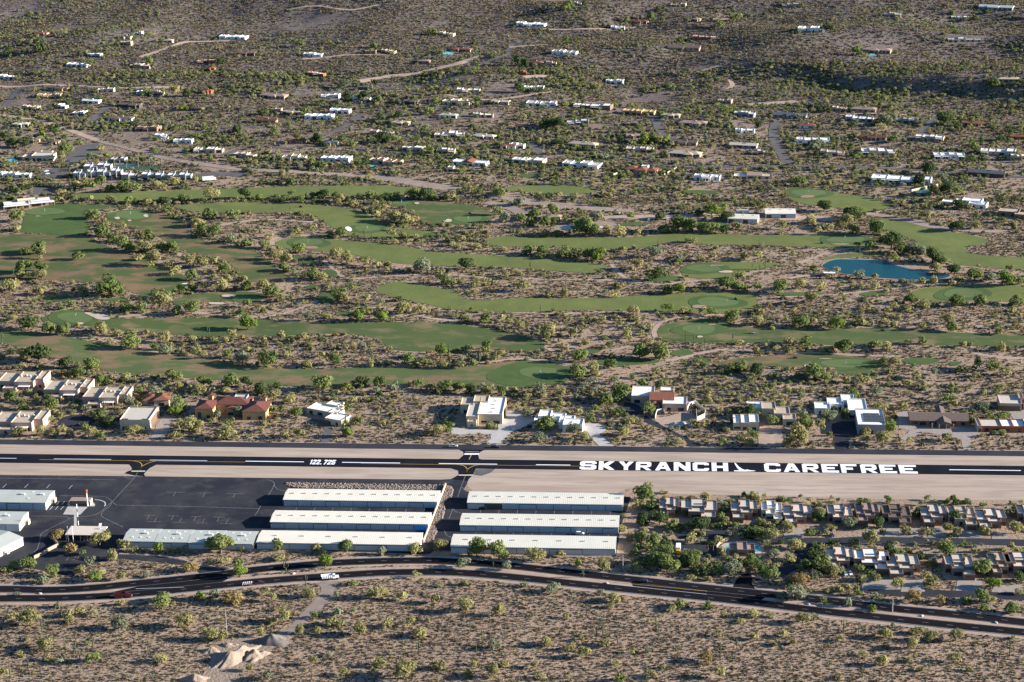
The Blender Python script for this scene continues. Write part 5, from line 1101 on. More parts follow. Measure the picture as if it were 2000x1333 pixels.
# ------------------------------------------------------------------ condominiums at right
def condo(reg, x0, x1, y, wm, rm, lab, flip=False):
    v = [(0, .36, 5, 14, 4.6), (.3, .72, 9, 11, 5.4), (.36, .8, 3, 9, 4.4), (.7, 1.0, 7, 12, 5.0), (.05, .45, -2.5, 7.5, 3.6), (.28, .36, 12, 2, 6.6)]
    if flip: v = [(1 - b, 1 - a, c, d, h) for a, b, c, d, h in v]
    e = house(reg, x0, x1, y, F_, wm, rm, lab, rz=.0, d=18, vols=v, cat='condominium', nm='condominium')
    w = (x1 - x0) / REG[reg][2] / 3.4
    unit('garage_door', M['door_brown'], e, (-w * .25 if not flip else w * .25), -2.56, .05, min(5, w * .3), .12, 2.5)
for a in (('D3', 975, 1108, 250, 'brown', 'rgrey', 'grey roofed condominium nearest the grove beside the hangars'), ('D3', 1120, 1360, 262, 'brown', 'rgrey', 'wide condominium with pale roofs and sunny brick end, second from the hangars', True), ('D3', 1452, 1630, 268, 'brown', 'rgrey', 'condominium with tall white stair roof, third from the hangars'),
          ('D3', 1655, 1795, 275, 'cream', 'rwhite', 'bright white roofed condominium, fourth from the hangars', True), ('D4', 105, 295, 298, 'brown', 'rlilac', 'lilac roofed condominium between white one and big green tree'), ('D4', 400, 565, 300, 'brown', 'rlilac', 'lilac roofed condominium right of the big green tree', True), ('D4', 590, 742, 288, 'brown', 'rpink', 'condominium with kinked beige roof, back row middle'),
          ('D4', 765, 955, 300, 'brown', 'rbrown', 'dark maroon roofed condominium in the back row', True), ('D4', 1022, 1195, 300, 'brown', 'rgrey', 'pale roofed condominium right of the maroon roofed one'), ('D4', 1205, 1390, 312, 'tan', 'rtan', 'tan roofed condominium in the back row, behind green tree', True), ('D4', 1390, 1590, 328, 'brown', 'rlilac', 'wide lilac roofed condominium near the right edge, back row'),
          ('D4', 1670, 1830, 300, 'brown', 'rgrey', 'condominium cut off by right edge, back row', True), ('D4', 388, 580, 592, 'brown', 'rlilac', 'leftmost condominium of the front left group, beside big tree'), ('D4', 575, 815, 606, 'brown', 'rwhite', 'white roofed condominium, middle of the front left group', True), ('D4', 795, 1012, 642, 'brown', 'rgrey', 'rightmost condominium of the front left group, brown garage'),
          ('D4', 1185, 1375, 645, 'brown', 'rgrey', 'leftmost condominium of the front right group, red garage door', True), ('D4', 1480, 1625, 632, 'brown', 'rtan', 'tan roofed condominium, middle of the front right group'), ('D4', 1590, 1800, 630, 'brown', 'rlilac', 'condominium cut off by right edge, front right group', True)): condo(*a)

# ------------------------------------------------------------------ airport terminal, windsock, pool and other small works
p = RT('D1', 548, 408); w = 250 / 3.392 / ppm(p)
e = empty('terminal', p, 0, 'low airfield terminal with pale lilac flat roof on slim posts', 'terminal')
MB().box(-w / 2, w / 2, 2.5, 15, 3.3, 3.65).obj('roof', M['rlilac'], e)
MB().box(-w / 2 + w * .35, w / 2 - 2, 5.5, 13.5, -.2, 3.28).obj('wall', M['brown'], e)
for k in range(6): unit('post', M['cream'], e, -w / 2 + .6 + k * (w - 1.2) / 5, 2.8, 0, .3, .3, 3.29)
for k in range(4): unit('window', M['glass'], e, -w / 2 + w * .42 + k * w * .14, 5.45, 1, 2.2, .1, 1.6)
unit('roof_unit', M['rgrey'], e, w * .3, 11, 3.65, 2.2, .8, .5)
mask_rect((p.x, p.y + 8), w, 14, 0, 1)
for k, x in enumerate((455, 487)):
    q = RT('D1', x, 405); e = empty('flagpole', q, 0, ('left' if k == 0 else 'right') + ' slim white pole before the terminal', 'pole', 'poles before the terminal')
    MB().tube([(0, 0, 0), (0, 0, 9.5)], [.16, .1], 6).obj('pole', M['pwhite'], e); unit('finial', M['pwhite'], e, 0, 0, 9.5, .3, .3, .3)
q = RT('D1', 522, 318); e = empty('antenna_mast', q, 0, 'black and white banded mast behind the terminal roof', 'mast')
for k in range(6): MB().tube([(0, 0, k * 2.6), (0, 0, k * 2.6 + 2.6)], .28, 6).obj('mast_band', M['pwhite' if k % 2 else 'darkmetal'], e)
q = RT('D1', 581, 166); e = empty('windsock', q, 0, 'orange windsock on a tall white pole beside the fuel shed', 'windsock')
MB().tube([(0, 0, 0), (0, 0, 8.6)], [.45, .28], 8).obj('pole', M['pwhite'], e); MB().tube([(0, 0, 8.6), (.1, -.2, 7.6), (.15, -.3, 6.6)], [.62, .5, .3], 8).obj('sock', M['orange'], e, loc=(0, 0, 1.9))
q = RT('D1', 527, 168); e = empty('fuel_shed', q, 0, 'small open fronted fuel shed with dark opening on the pad', 'shed')
MB().box(-6, 6, 1.2, 6, 0, 2.9).obj('wall', M['darkmetal'], e); MB().box(-6.2, 6.2, .6, 6.4, 2.9, 3.2).obj('roof', M['rpink'], e); unit('side_wall', M['cream'], e, 6.15, 3.6, 0, .25, 5, 3.0)
MB().box(-5.6, 5.6, .9, 1.17, .1, 2.6).obj('opening', M['glass'], e)
wall_run([R('D1', *p) for p in ((228, 515), (285, 490), (330, 460), (388, 432), (352, 388))], 2.0, .5, 'tan', 'curving tan wall between parking lot and hangars')
wall_run([(870.4, 949.8), (849, 1005), (827.2, 1060.9)], 2.0, .6, 'cream', 'straight cream retaining wall beside the rock slope between hangar blocks', 'retaining_wall')
for L_, h, lab in (([R('B4', 1100, 215), R('B4', 1200, 195), R('B4', 1300, 172)], 2.2, 'white wall of the pool terrace below the very long white house'), ([R('B3', 775, 95), R('B3', 850, 68)], 2.2, 'curved cream garden wall left of the red tiled house'), ([R('B3', 1165, 92), R('B3', 1260, 40)], 2, 'straight cream drive wall right of the red tiled house')): wall_run(L_, h, .4, 'cream', lab)
# rip-rap stones
def stones(name, polypx, n, mt, zf, smin, smax, label=None):
    P = [tuple(G(x, y))[:2] for x, y in polypx]; sheet(name + '_bed', P, M[mt], .12, flat=0)
    A = np.array(P); lo, hi = A.min(0), A.max(0); b = MB(); k = 0
    def inside(x, y):
        c = False
        for i in range(len(P)):
            a_, b_ = P[i], P[(i + 1) % len(P)]
            if (a_[1] > y) != (b_[1] > y) and x < (b_[0] - a_[0]) * (y - a_[1]) / (b_[1] - a_[1]) + a_[0]: c = not c
        return c
    while k < n:
        x, y = rng.uniform(lo[0], hi[0]), rng.uniform(lo[1], hi[1])
        if not inside(x, y): continue
        s = rng.uniform(smin, smax); z = zf(x, y); k += 1
        v = [(x + s * rng.uniform(.6, 1) * math.cos(t), y + s * rng.uniform(.6, 1) * math.sin(t), z + .05) for t in (0, 1.3, 2.5, 3.8, 5.1)]
        v += [(x + s * .5 * math.cos(t + .5), y + s * .5 * math.sin(t + .5), z + s * rng.uniform(.6, .9)) for t in (0, 2.1, 4.2)]
        b.add(v, [(0, 1, 5), (1, 2, 6), (1, 6, 5), (2, 3, 6), (3, 7, 6), (3, 4, 7), (4, 0, 7), (0, 5, 7), (5, 6, 7)])
    o = b.obj(name, M[mt], None, kind='stuff'); o['label'] = label; o['category'] = 'rocks'
stones('rip_rap', [(556, 948), (561, 943.5), (866, 948.5), (862, 959), (575, 953.5)], 1500, 'rock', lambda x, y: .1, .35, .85, 'long bed of pale rocks behind the left hangar block')
stones('rip_rap', [(873, 950), (882, 952), (885, 957), (881, 972), (867, 982), (869, 996), (863, 1016), (851, 1026), (853, 1038), (846, 1054), (850, 1060), (829, 1061)], 1500, 'rock', lambda x, y: .1, .35, .9, 'sloping bed of pale rocks between the two hangar blocks')
# mounds
def mound(name, reg, x, y, rx, ry, h, mt, label, cat, seed=0, rz=0, lump=.3):
    p = RT(reg, x, y); b = MB(); n, mrings = 40, 12
    for j in range(mrings + 1):
        t = j / mrings
        for k in range(n):
            a = 2 * math.pi * k / n
            rr = (1 - t) * (1 + .18 * math.sin(3 * a + seed) + .1 * math.sin(7 * a + 2 * seed))
            X, Y = rx * rr * math.cos(a), ry * rr * math.sin(a)
            z = h * (1 - (1 - t) ** 1.3) * (1 + lump * float(vnoise(X + seed * 50, Y, max(1.5, rx * .3), 11))) - .3
            b.v.append((X, Y, z))
    for j in range(mrings):
        for k in range(n):
            k2 = (k + 1) % n; b.f.append((j * n + k, j * n + k2, (j + 1) * n + k2, (j + 1) * n + k))
    me_ = b.me(name, smooth=True)
    o = obj(name, me_, M[mt], None, label=label, cat=cat, loc=p, rz=rz)
    mask_rect((p.x, p.y), rx * 2, ry * 2, rz, 0)
    return o
mound('sand_mound', 'D1', 1560, 1180, 17, 4.6, 4.6, 'pitsand', 'long ridged pale sand mound at the bottom edge', 'mound', 1, 1.0, .5)
mound('sand_mound', 'D1', 1685, 1165, 8, 5.5, 3.4, 'pitsand', 'rounded pale sand mound right of the ridged one', 'mound', 2, .8, .5)
mound('dirt_mound', 'D1', 1400, 1130, 5, 4, 2.6, 'pitsand', 'small dirt heap left of the ridged sand mound', 'mound', 3)
mound('dirt_mound', 'D1', 1290, 1320, 8, 5, 3, 'pitsand', 'low dirt heap at bottom edge left of the excavation', 'mound', 5)
mound('dirt_mound', 'D1', 1510, 1090, 6, 3, 1.8, 'pitsand', 'low grey dirt heap above the ridged sand mound', 'mound', 6)
mound('gravel_pile', 'D2', 100, 1065, 10, 6, 4.2, 'gravel', 'dark gravel pile at the end of the dirt road', 'gravel pile', 4)
mound('rubble_pile', 'B3', 520, 492, 22, 9, 4, 'rubble', 'pale grey rubble pile beside the bare lot behind the fairway', 'rubble', 7, 0, .7)
mound('brush_pile', 'C3', 1290, 745, 9, 4, 2.2, 'block', 'heap of pale boulders below the brick house yard', 'rubble', 9, 0, .8)
# pool and clubhouse of the condominiums
ring = [R('D3', 1405 + 0, 0)]
def oval_pts(reg, x, y, rx, ry, n=26):
    return [tuple(RT(reg, x + rx * math.cos(2 * math.pi * k / n), y + ry * math.sin(2 * math.pi * k / n)))[:2] for k in range(n)][::-1]
sheet('pool_deck', oval_pts('D3', 1520, 450, 150, 52), M['concrete'], .14, flat=0)
o = sheet('swimming_pool', oval_pts('D3', 1530, 447, 118, 30), M['pool'], .18, flat=0, kind=None); o['label'] = 'curved turquoise pool behind the brown pool house'; o['category'] = 'pool'; del_ = o.pop('kind', None) if 'kind' in o else None
house('D3', 1440, 1610, 500, F_, 'brown', 'rpink', 'brown pool house with open roof beams, beside the turquoise pool', rz=0, d=11, vols=[(0, .35, 2, 8, 3.4), (.3, .7, 0, 11, 4.2), (.65, 1, 2, 8, 3.4)], cat='pool house', nm='pool_house')
wall_run([R('D3', *p) for p in ((1355, 445), (1375, 420), (1410, 400), (1440, 393))], 1.8, .4, 'tan', 'low tan wall curving round the pool deck')
for reg, x, y, rx, ry, lab in (('A2', 1470, 412, 45, 10, 'small turquoise pool before the red tiled upper house'), ('A2', 900, 1275, 30, 8, 'small pool before the cream and orange tiled house'), ('A4', 800, 425, 40, 5, 'long narrow pool before the tan house on the boulder slope'), ('A1', 100, 1230, 40, 14, 'blue pool left of the large cream building')):
    o = sheet('swimming_pool', oval_pts(reg, x, y, rx, ry, 14), M['pool'], .3); del o['kind']; o['label'] = lab; o['category'] = 'pool'
o = sheet('pool_terrace', [tuple(RT('B4', *p))[:2] for p in ((1095, 225), (1120, 205), (1240, 200), (1290, 212), (1200, 235))], M['court_blue'], .3); o['kind'] = 'structure'
for L_, mt in ((((850, 30), (880, 10), (1050, 0), (1060, 25), (930, 45)), 'court_blue'), (((960, 45), (1070, 22), (1270, 15), (1200, 48), (1080, 55)), 'court')):
    sheet('sports_court', [tuple(RT('B1', *p))[:2] for p in L_], M[mt], .3)
for k in range(5):
    q = RT('B1', 880 + 90 * k, 40 - 4 * k); e = empty('floodlight', q, 0, 'thin floodlight mast, %s of five beside the sports court' % ('leftmost', 'second from left', 'middle', 'second from right', 'rightmost')[k], 'mast', 'masts beside the sports court')
    MB().tube([(0, 0, 0), (0, 0, 9)], .12, 5).obj('pole', M['steel'], e); unit('lamp_head', M['steel'], e, 0, 0, 9, .9, .4, .3)
# pond shelter
q = RT('B4', 470, 868); e = empty('shelter', q, 0, 'white roofed open shelter at the left end of the pond', 'shelter')
MB().box(-4.6, 4.6, 0, 6, 2.9, 3.2).obj('roof', M['rwhite'], e)
for x in (-4, 4):
    for y in (.5, 5.5): unit('post', M['brown'], e, x, y, -.3, .3, .3, 3.2)
unit('counter', M['brown'], e, 1, 3, -.2, 3, 2, 2)
# solar rows on the slope
q = RT('A4', 405, 800); e = empty('solar_rows', q, .05, 'field of blue grey solar panels left of the tan garage block', 'solar panels')
for k in range(6): MB().box(-1.2, 1.2, -6, 6, .8, .95).obj('solar_panel', M['solar'], e, loc=(-15 + k * 6, 3, 0))
# hedge beside the clubhouse
def hedge(reg, L_, h, w, label):
    P = [RT(reg, *p) for p in L_]; b = MB(); rr = random.Random(5)
    for a, c in zip(P, P[1:]):
        d = c - a; n = int(d.length * 22)
        for _ in range(n):
            t = rr.random(); q = a + d * t - P[0]; nn = Vector((-d.y, d.x, 0)).normalized()
            c0 = q + nn * rr.uniform(-w / 2, w / 2) + Vector((0, 0, rr.uniform(.1, h))); s = .35
            u = Vector((rr.gauss(0, 1), rr.gauss(0, 1), rr.gauss(0, 1))).normalized(); v = u.cross(Vector((rr.gauss(0, 1), rr.gauss(0, 1), rr.gauss(0, 1)))).normalized()
            b.add([c0 - u * s - v * s, c0 + u * s - v * s, c0 + u * s + v * s, c0 - u * s + v * s], [(0, 1, 2, 3)])
    e = empty('hedge', P[0], 0, label, 'hedge'); b.obj('foliage', L['d'], e)
hedge('B1', ((90, 228), (180, 200), (275, 170)), 4, 4, 'clipped hedge left of the clubhouse parking lot')
hedge('B1', ((280, 175), (400, 180), (500, 185)), 4.5, 4, 'dark clipped hedge behind the clubhouse parking lot')

# ------------------------------------------------------------------ vehicles
def tapered(b, x0, x1, y, z0, z1, tx0, tx1, ty):
    b.add([(x0, -y, z0), (x1, -y, z0), (x1, y, z0), (x0, y, z0), (tx0, -ty, z1), (tx1, -ty, z1), (tx1, ty, z1), (tx0, ty, z1)],
          [(3, 2, 1, 0), (4, 5, 6, 7), (0, 1, 5, 4), (1, 2, 6, 5), (2, 3, 7, 6), (3, 0, 4, 7)])
WH = MB().tube([(0, -.12, 0), (0, .12, 0)], .36, 12).me('wheel'); WH.materials.append(M['tyre'])
WHB = MB().tube([(0, -.3, 0), (0, .3, 0)], .52, 12).me('wheel'); WHB.materials.append(M['tyre'])
def wheels(e, xs, y, big=False):
    for x in xs:
        for s in (-1, 1): obj('wheel', WHB if big else WH, None, e, loc=(x, s * y, .52 if big else .36))
def car(p, rz, paint, label, kind='sedan', group='vehicles'):
    e = empty('car' if kind in ('sedan', 'suv') else 'pickup', p, rz, label, 'car' if kind in ('sedan', 'suv') else 'pickup', group)
    b = MB()
    if kind == 'sedan':
        tapered(b, -2.2, 2.2, .88, .28, .62, -2.25, 2.22, .9); tapered(b, -2.25, 2.22, .9, .62, .92, -2.15, 2.05, .84); b.obj('body', M[paint], e)
        c = MB(); tapered(c, -1.7, 1.05, .8, .92, 1.4, -1.05, .35, .64); c.obj('cabin', M['glass'], e); c = MB(); c.box(-1.05, .35, -.62, .62, 1.4, 1.45); c.obj('car_roof', M[paint], e)
    elif kind == 'suv':
        tapered(b, -2.3, 2.3, .95, .32, .75, -2.35, 2.35, .97); tapered(b, -2.35, 2.35, .97, .75, 1.08, -2.3, 2.1, .92); b.obj('body', M[paint], e)
        c = MB(); tapered(c, -2.2, 1.2, .88, 1.08, 1.66, -1.95, .45, .74); c.obj('cabin', M['glass'], e); c = MB(); c.box(-1.95, .45, -.73, .73, 1.66, 1.74); c.obj('car_roof', M[paint], e)
    else:
        tapered(b, -2.7, 2.7, .95, .42, .85, -2.75, 2.75, .97); tapered(b, .9, 2.75, .97, .85, 1.15, .9, 2.55, .9); tapered(b, -2.75, -2.6, .95, .85, 1.2, -2.75, -2.6, .95)
        for s in (-1, 1): b.box(-2.6, -.7, s * .9 - .06, s * .9 + .06, .85, 1.2)
        b.obj('body', M[paint], e)
        c = MB(); tapered(c, -.75, 1.5, .9, 1.0, 1.78, -.6, .7, .76); c.obj('cabin', M['glass'], e); c = MB(); c.box(-.6, .7, -.75, .75, 1.78, 1.86); c.obj('car_roof', M[paint], e)
    wheels(e, (-1.4, 1.4) if kind != 'pickup' else (-1.65, 1.75), .84)
    for s in (-.6, .6): unit('headlight', M['pwhite'], e, 2.2 if kind != 'pickup' else 2.7, s, .6, .12, .3, .18)
    return e
def dump_truck(p, rz, paint, bedp, label):
    e = empty('dump_truck', p, rz, label, 'dump truck')
    b = MB(); b.box(-4.4, 4.2, -.5, .5, .7, 1.0); b.obj('chassis', M['darkmetal'], e)
    b = MB(); b.box(2.9, 4.7, -.85, .85, .8, 1.9); b.obj('hood', M[paint], e)
    b = MB(); tapered(b, 1.3, 2.95, 1.1, .8, 2.0, 1.3, 2.95, 1.1); tapered(b, 1.3, 2.95, 1.1, 2.0, 2.9, 1.4, 2.6, .98); b.obj('cab', M[paint], e)
    unit('windscreen', M['glass'], e, 2.82, 0, 2.05, .12, 1.8, .7); unit('side_window', M['glass'], e, 2.1, -1.08, 2.05, .9, .12, .6)
    b = MB(); v = [(-4.6, -1.2, 1.1), (1.0, -1.2, 1.1), (1.0, 1.2, 1.1), (-4.6, 1.2, 1.1), (-4.8, -1.3, 2.7), (1.1, -1.3, 2.9), (1.1, 1.3, 2.9), (-4.8, 1.3, 2.7), (-4.6, -1.15, 2.2), (1.0, -1.15, 2.3), (1.0, 1.15, 2.3), (-4.6, 1.15, 2.2)]
    b.add(v, [(3, 2, 1, 0), (0, 1, 5, 4), (1, 2, 6, 5), (2, 3, 7, 6), (3, 0, 4, 7), (4, 5, 9, 8), (5, 6, 10, 9), (6, 7, 11, 10), (7, 4, 8, 11), (8, 9, 10, 11)]); b.obj('dump_bed', M[bedp], e)
    for k in range(5): unit('bed_rib', M[paint], e, -4.2 + k * 1.2, -1.3, 1.15, .14, .12, 1.5)
    unit('bumper', M['steel'], e, 4.78, 0, .5, .16, 2.2, .4); wheels(e, (-3.6, -2.3, -.9, 3.7), 1.0, True)
    return e
def on_road(reg, x, y, z=.15):
    p = RT(reg, x, y); return Vector((p.x, p.y, p.z + z))
def heading(reg, x, y, dx=60, dy=0):
    a, b = RT(reg, x, y), RT(reg, x + dx, y + dy); return math.atan2(b.y - a.y, b.x - a.x)
dump_truck(on_road('D2', 492, 652), heading('D2', 492, 652, 100, -8), 'pwhite', 'pwhite', 'white dump truck at the mouth of the dirt road')
dump_truck(on_road('D1', 815, 772), heading('D1', 815, 772, 100, -8), 'pred', 'pred', 'dark red dump truck on the left stretch of the highway')
car(on_road('D2', 22, 682), heading('D2', 22, 682, 100, -8), 'pred', 'dark red pickup towing a white framed trailer', 'pickup', 'vehicles on the highway')
q = on_road('D1', 1640, 690); e = empty('trailer', q, heading('D1', 1640, 690, 100, -9), 'low trailer with a tangle of white frames behind the red pickup', 'trailer')
MB().box(-3, 3, -1, 1, .5, .75).obj('deck', M['darkmetal'], e)
for k in range(5): MB().tube([(-2.6 + k * 1.1, -.9, .75), (-2.2 + k * 1.1, 0, 1.9), (-1.8 + k * 1.1, .9, .75)], .12, 5).obj('white_frame', M['pwhite'], e)
MB().tube([(-2.6, 0, 1.7), (2.6, 0, 1.7)], .12, 5).obj('rail', M['pwhite'], e); MB().tube([(3, 0, .6), (4.6, 0, .6)], .1, 5).obj('tow_bar', M['darkmetal'], e); wheels(e, (-.6, .6), 1.0)
car(on_road('D3', 872, 672), heading('D3', 872, 672, -100, -11), 'pnavy', 'dark blue car on the far carriageway of the highway', 'suv', 'vehicles on the highway')
car(on_road('C2', 1512, 917, .1), 0, 'psilver', 'silver pickup on the road beyond the runway', 'pickup', 'vehicles on the parallel road')
car(on_road('C2', 1832, 922, .1), 0, 'pblue', 'dark blue pickup on the road beyond the runway', 'pickup', 'vehicles on the parallel road')
car(on_road('C2', 1893, 655, .15), 1.2, 'pwhite', 'white car beside the cream house with the hangar roof', 'suv')
car(on_road('D3', 450, 355, .1), -.05, 'pwhite', 'white car parked between the right hangar rows', 'suv', 'vehicles by the hangars')
car(on_road('D2', 1500, 188, .1), 3.1, 'pblack', 'black car parked before the open hangar bay', 'suv', 'vehicles by the hangars')
car(on_road('D3', 1146, 470, .15), 1.4, 'psilver', 'small pale car beside the yellow cabbed truck', 'sedan', 'vehicles by the condominiums')
q = on_road('D3', 1100, 478); e = empty('box_truck', q, -1.62, 'box truck with white body and yellow cab in the parking court', 'truck')
MB().box(-5.2, 1.1, -1.25, 1.25, 1.0, 3.8).obj('cargo_box', M['pwhite'], e); b = MB(); tapered(b, 1.2, 3.4, 1.1, .6, 1.6, 1.2, 3.5, 1.1); tapered(b, 1.2, 2.9, 1.1, 1.6, 2.6, 1.2, 2.4, 1.0); b.obj('cab', M['pyellow'], e); unit('windscreen', M['glass'], e, 2.75, 0, 1.7, .14, 1.7, .7); wheels(e, (-3.6, 2.3), 1.05, True)
for x, y, pn, lab in ((40, 325, 'psilver', 'pale blue car in the white condominium court'), (430, 325, 'psilver', 'upper pale car in the condominium drive'), (425, 365, 'pnavy', 'dark car below the pale one in the condominium drive'), (512, 620, 'psilver', 'left of two pale cars before the front condominium'), (545, 618, 'pwhite', 'right of two pale cars before the front condominium')):
    car(on_road('D4', x, y), -1.4, pn, lab, 'sedan', 'cars at the condominiums')
cols = ('pwhite', 'pblack', 'pred', 'pgrey', 'pwhite', 'pred', 'psilver', 'pblue', 'pwhite', 'pblack', 'pwhite', 'psilver')
spots = ((1195, 388), (1232, 386), (1275, 384), (1300, 385), (1335, 385), (1380, 380), (1045, 436), (1082, 434), (1190, 430), (1250, 420), (820, 385), (1450, 372))
word = ('first', 'second', 'third', 'fourth', 'fifth', 'sixth', 'seventh', 'eighth', 'ninth', 'tenth', 'eleventh', 'twelfth')
order = sorted(range(len(spots)), key=lambda k: spots[k][0])
for k, (x, y) in enumerate(spots): car(on_road('B3', x, y, .25), 1.4 + .1 * (k % 3), cols[k], '%s car, %s from left in the golf maintenance yard' % ({'pwhite': 'white', 'pblack': 'black', 'pred': 'red', 'pgrey': 'grey', 'psilver': 'silver', 'pblue': 'blue'}[cols[k]], word[order.index(k)]), 'suv' if k % 2 else 'sedan', 'cars in the maintenance yard')
q = on_road('B3', 1765, 385, .2); e = empty('storage_container', q, .05, 'pale storage container behind the cream maintenance shed', 'container'); MB().box(-5.5, 5.5, 0, 3, 0, 3.2).obj('box', M['metal_tan'], e); unit('door', M['darkmetal'], e, 5.56, 1.5, .1, .12, 2.4, 2.8)
for k in range(7):
    xx, yy = ((355, 62), (385, 72), (405, 78), (330, 58), (365, 82), (0, 0), (0, 0))[k]
    if k < 5: car(on_road('B1', xx, yy, .25), .5, cols[k], '%s car, %s from left in the hotel parking strip' % ({'pwhite': 'white', 'pblack': 'black', 'pred': 'red', 'pgrey': 'grey'}[cols[k]], word[sorted([355, 385, 405, 330, 365]).index(xx)]), 'sedan', 'cars at the hotel')
    else: car(on_road('A1', (520, 565)[k - 5], (1240, 1272)[k - 5], .25), .4, ('pblue', 'pwhite')[k - 5], ('dark blue car at the edge of the hotel car park', 'white car at the lower corner of the hotel car park')[k - 5], 'sedan', 'cars at the hotel')
q = on_road('B1', 1598, 132, .2); e = empty('trailer_van', q, .3, 'white box trailer beside the wash right of the hotel units', 'trailer'); MB().box(-6, 5, -1.4, 1.4, .8, 4.2).obj('cargo_box', M['pwhite'], e); b = MB(); tapered(b, 5.2, 7.4, 1.2, .5, 2.8, 5.2, 7.0, 1.1); b.obj('cab', M['pwhite'], e); wheels(e, (-4, -2.8, 6), 1.1, True)
car(on_road('A4', 1580 / 1, 1330, .2), .1, 'pwhite', 'white car on the drive of the slate gabled house', 'suv')
q = on_road('D1', 662, 325); e = empty('light_aircraft', q, .2, 'small white light aircraft parked behind the terminal', 'aircraft')
MB().tube([(-4, 0, 1.2), (-1, 0, 1.3), (1.5, 0, 1.3), (2.8, 0, 1.1)], [.2, .55, .6, .25], 8).obj('fuselage', M['pwhite'], e); MB().box(-.6, .9, -5, 5, 1.9, 2.02).obj('wing', M['pwhite'], e); MB().box(-4.1, -3.3, -1.6, 1.6, 1.3, 1.36).obj('tailplane', M['pwhite'], e); MB().box(-4.2, -3.3, -.05, .05, 1.3, 2.6).obj('fin', M['pblue'], e)
for x, y in ((1.9, 0), (-.2, 1), (-.2, -1)): unit('wheel', M['tyre'], e, x, y, 0, .4, .2, .4)
for reg, x, y, lab, pn in (('B2', 78, 305, 'mower at the left on the second fairway', 'pred'), ('B2', 343, 335, 'mower in the middle of the second fairway', 'pred'), ('B4', 875, 1283, 'red mower on the lower right fairway', 'pred'), ('C4', 205, 238, 'dark mower on the brown fairway beside its tracks', 'pred'), ('C3', 1838, 48, 'brown mower right of the lower right green', 'pgrey'), ('B3', 1712, 1042, 'green cart on the central green', 'pgreen'), ('B3', 1468, 1112, 'yellow digger beside the central bunker', 'pyellow'), ('B4', 410, 612, 'mower on the upper right fairway', 'pgreen'), ('B2', 1637, 388, 'red mower above the round green', 'pred')):
    q = on_road(reg, x, y, .3); e = empty('mower', q, rng.uniform(-.3, .3), lab, 'mower', 'machines on the golf course')
    MB().box(-1.3, 1.1, -.7, .7, .4, 1.1).obj('body', M[pn], e); MB().box(-.4, .5, -.45, .45, 1.1, 1.7).obj('seat', M['darkmetal'], e); MB().box(1.1, 1.9, -1.4, 1.4, .15, .5).obj('cutting_deck', M[pn], e)
    wheels(e, (-.8, .7), .75)
for k, (x, y) in enumerate(((717, 447), (784, 396), (914, 428), (602, 473), (1650, 467), (1420, 590), (1365, 644), (1579, 376), (1390, 523), (87, 413), (255, 419), (148, 618), (1055, 728), (1652, 711))):
    q = T(x, y); e = empty('flagstick', q, 0, 'golf flagstick on %s green' % ('the second fairway', 'the small upper', 'the round upper', 'the long fairway', 'the upper right', 'the central', 'the lower centre right', 'the topmost right', 'the oval tee side', 'the clubhouse practice', 'the left bunkered', 'the lower left', 'the lower centre', 'the lower right')[k], 'flagstick', 'flagsticks on the golf greens')
    MB().tube([(0, 0, 0), (0, 0, 2.6)], .09, 5).obj('stick', M['pwhite'], e); MB().box(0, .9, -.03, .03, 2.0, 2.6).obj('flag', M['pwhite'], e)
# power and light poles
for reg, x, y, h, lab in (('D1', 1503, 1000, 13, 'pale steel pole beside the sand excavation'), ('D2', 1385, 1055, 15, 'brown wooden pole in the lower desert'), ('D3', 735, 590, 9, 'pale pole in the gap right of the hangars'), ('D4', 292, 690, 10, 'brown pole at the edge of the condominium trees'), ('D4', 825, 868, 7, 'thin lamp pole on the highway median'), ('D2', 1572, 590, 5, 'short sign pole on the highway median'), ('D4', 355, 1120, 12, 'brown pole in the lower right desert'), ('D4', 1243, 1110, 9, 'dark pole among shrubs below the highway')):
    q = RT(reg, x, y); e = empty('utility_pole', q, 0, lab, 'pole', 'poles'); MB().tube([(0, 0, -.3), (0, 0, h)], [.2, .13], 6).obj('pole', M['steel' if 'pale' in lab or 'lamp' in lab else 'bark'], e); unit('crossarm', M['bark'], e, 0, 0, h - 1, 1.8, .14, .16)
for k, (reg, x, y, lab) in enumerate((('D1', 265, 748, 'white stone on the left median of the highway'), ('D2', 250, 615, 'pale boulder beside the joshua tree on the median'), ('D3', 628, 678, 'pale patch sign on the median near the dark blue car'), ('D4', 270, 818, 'long pale boulder on the median before the condominiums'), ('D4', 1020, 895, 'group boulder on the right median'), ('D4', 1510, 940, 'pale boulder far right on the median'))):
    b = MB(); rr = random.Random(k)
    for j, z in enumerate((0, .45, .9)):
        for i in range(7): a = i * .9; b.v.append((math.cos(a) * (1.1, 1.15, .6)[j] * rr.uniform(.8, 1.2), math.sin(a) * (.8, .8, .4)[j] * rr.uniform(.8, 1.2), z * .9 - .1))
    for j in range(2):
        for i in range(7): b.f.append((j * 7 + i, j * 7 + (i + 1) % 7, j * 7 + 7 + (i + 1) % 7, j * 7 + 7 + i))
    b.f.append(tuple(14 + i for i in range(7)))
    obj('boulder', b.me('boulder'), M['rubble'], None, loc=RT(reg, x, y), label=lab, cat='boulder', group='boulders on the median', rz=k)

